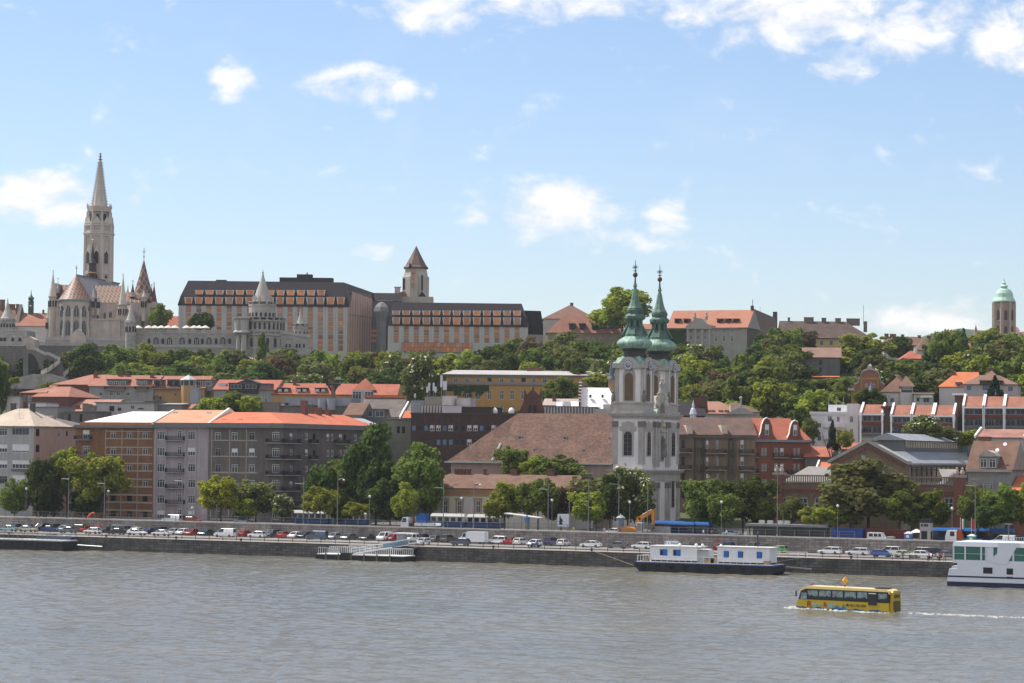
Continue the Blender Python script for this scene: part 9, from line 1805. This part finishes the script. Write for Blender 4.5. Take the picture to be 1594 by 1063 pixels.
for s,x,z0,sz,m_ in(('R',1.5,.35,1.25,LR),('iver',2.25,.45,.95,LB),('R',3.75,.45,.95,LR),('ide',4.4,.45,.95,LB),('+36 1 332 2555',7.2,.72,.42,M('letter_black',(.05,.045,.02),.6,.02))):text_obj(s,sz,m_,bd,Matrix.Translation((x*k_,-.016,z0))@RX)
mb=MB()
for(x,w_,z0,z1)in((5.3,.55,.28,.72),(6.3,.4,.25,.55)):mb.box(x*k_,(x+w_)*k_,-.02,-.001,z0,z1)
mb.prism([(5.95*k_,.3),(6.95*k_,.3),(6.6*k_,.65),(6.45*k_,1.02),(6.3*k_,.65)],-.024,-.0205);mb.prism([(6.8*k_,.7),(7.15*k_,.7),(7.15*k_,.9),(6.97*k_,1.1),(6.8*k_,.9)],-.02,-.001,1);mb.build('painted_skyline',[M('skyline_blue',(.02,.16,.34),.5,.05),M('letter_black',(.05,.045,.02))],bd)
mb=MB();mb.box(L_+.003,L_+.55,.15,W_-.1,-.5,2.9,0,(.1,.12));mb.box(L_+.05,L_+.5,.3,W_-.2,2.903,3.15,0,(.15,.2));re_=mb.build('rear_body',YEL_,r_)
mb=MB();mb.box(L_+.5,L_+.57,.55,W_-.5,-.2,1.7);mb.box(L_+.48,L_+.53,.7,W_-.6,2.1,2.6);mb.build('rear_grille',M('grille_dark',(.09,.08,.02),.6,.2),re_);mb=MB();mb.box(L_+.505,L_+.56,.22,.42,.5,1.6);mb.build('tail_light',LAMPR,re_)
mb=MB();mb.tube((.5,-.15,2.7),(.2,-.35,2.6),.05);mb.box(.12,.3,-.45,-.3,1.8,2.55);mb.build('mirror',IRON,r_);mb=MB();mb.box(.7,1.5,.1,1.4,2.55,2.8);mb.build('visor',YEL_,r_)
x=6.2*k_;mb=MB();mb.tube((x,1,H),(x,1,H+.4),.06);mb.lathe([(.05,H+.35),(.48,H+.95),(.05,H+1.5)],4,x,1,1);mb.tube((x-1.6,1,H),(x-.1,1,H+1.6),.03);mb.tube((x-1.2,1,H+.5),(x-.3,1,H+.2),.03);mb.build('radar_marker',[IRON,M('marker_orange',(.60,.30,.04),.6,.05)],r_)
mb=MB();mb.tube((2.0,1,H),(2.4,1,H+.5),.03);mb.poly([(2.05,1,H+.1),(1.6,1,H+.05),(2.3,1,H+.4)],1);mb.build('roof_flag',[IRON,PC['red']],r_);mb=MB();mb.box(L_-2.6,L_-.6,.6,2.2,H,H+.16);mb.build('roof_hatch',IRON,r_)
# foam the bus throws up
FOAM=M('foam_white',(.72,.72,.68),.8,.15,2.0);mb=MB();fg=random.Random(9)
def foam(c,rx,ry,h_=.12):
    n_=7;ring=[(c[0]+rx*fg.uniform(.5,1)*math.cos(k*.9),c[1]+ry*fg.uniform(.5,1)*math.sin(k*.9),-.03)for k in range(n_)]
    for i in range(n_):mb.poly([ring[i],ring[(i+1)%n_],(c[0]+rx*fg.uniform(-.3,.3),c[1],.1+h_*.5)])
ux,uy=math.cos(ang),math.sin(ang)
for k in range(95):
    t=fg.uniform(-.6,L_+.5);o_=-abs(fg.gauss(0,.22))-.1;foam((fr.x+ux*t-uy*-o_*-1,fr.y+uy*t+ux*o_),fg.uniform(.15,.5),fg.uniform(.08,.2),fg.uniform(.04,.3 if t<7 else .12))
for k in range(40):foam((fr.x+ux*fg.uniform(-1.6,.2),fr.y+uy*-.5+fg.uniform(-.8,2)),.4,.25,.35)
for k in range(300):
    t=L_+fg.random()**1.5*60;foam((fr.x+ux*t+fg.gauss(0,.1)*t*.05,fr.y+uy*L_+1.2+(t-L_)*-.02+fg.gauss(0,.25+t*.008)),fg.uniform(.15,.6),fg.uniform(.06,.18),fg.uniform(.1,.2 if t>L_+4 else .4))
tag(mb.build('wake_foam',FOAM),'white foam along the amphibious bus and in its wake','foam',kind='stuff')
# ------------------------------------------------------------------ summer haze over river and hill
hm=bpy.data.materials.new('haze_air');hm.use_nodes=True;t=hm.node_tree;t.nodes.remove(t.nodes['Principled BSDF'])
pv=t.nodes.new('ShaderNodeVolumePrincipled');pv.inputs['Color'].default_value=(.86,.92,1,1);pv.inputs['Density'].default_value=.00004;pv.inputs['Anisotropy'].default_value=.2
t.links.new(pv.outputs[0],t.nodes['Material Output'].inputs['Volume'])
mb=MB();mb.box(-2700,2700,-450,4300,-7,235);tag(mb.build('haze',hm),kind='stuff')
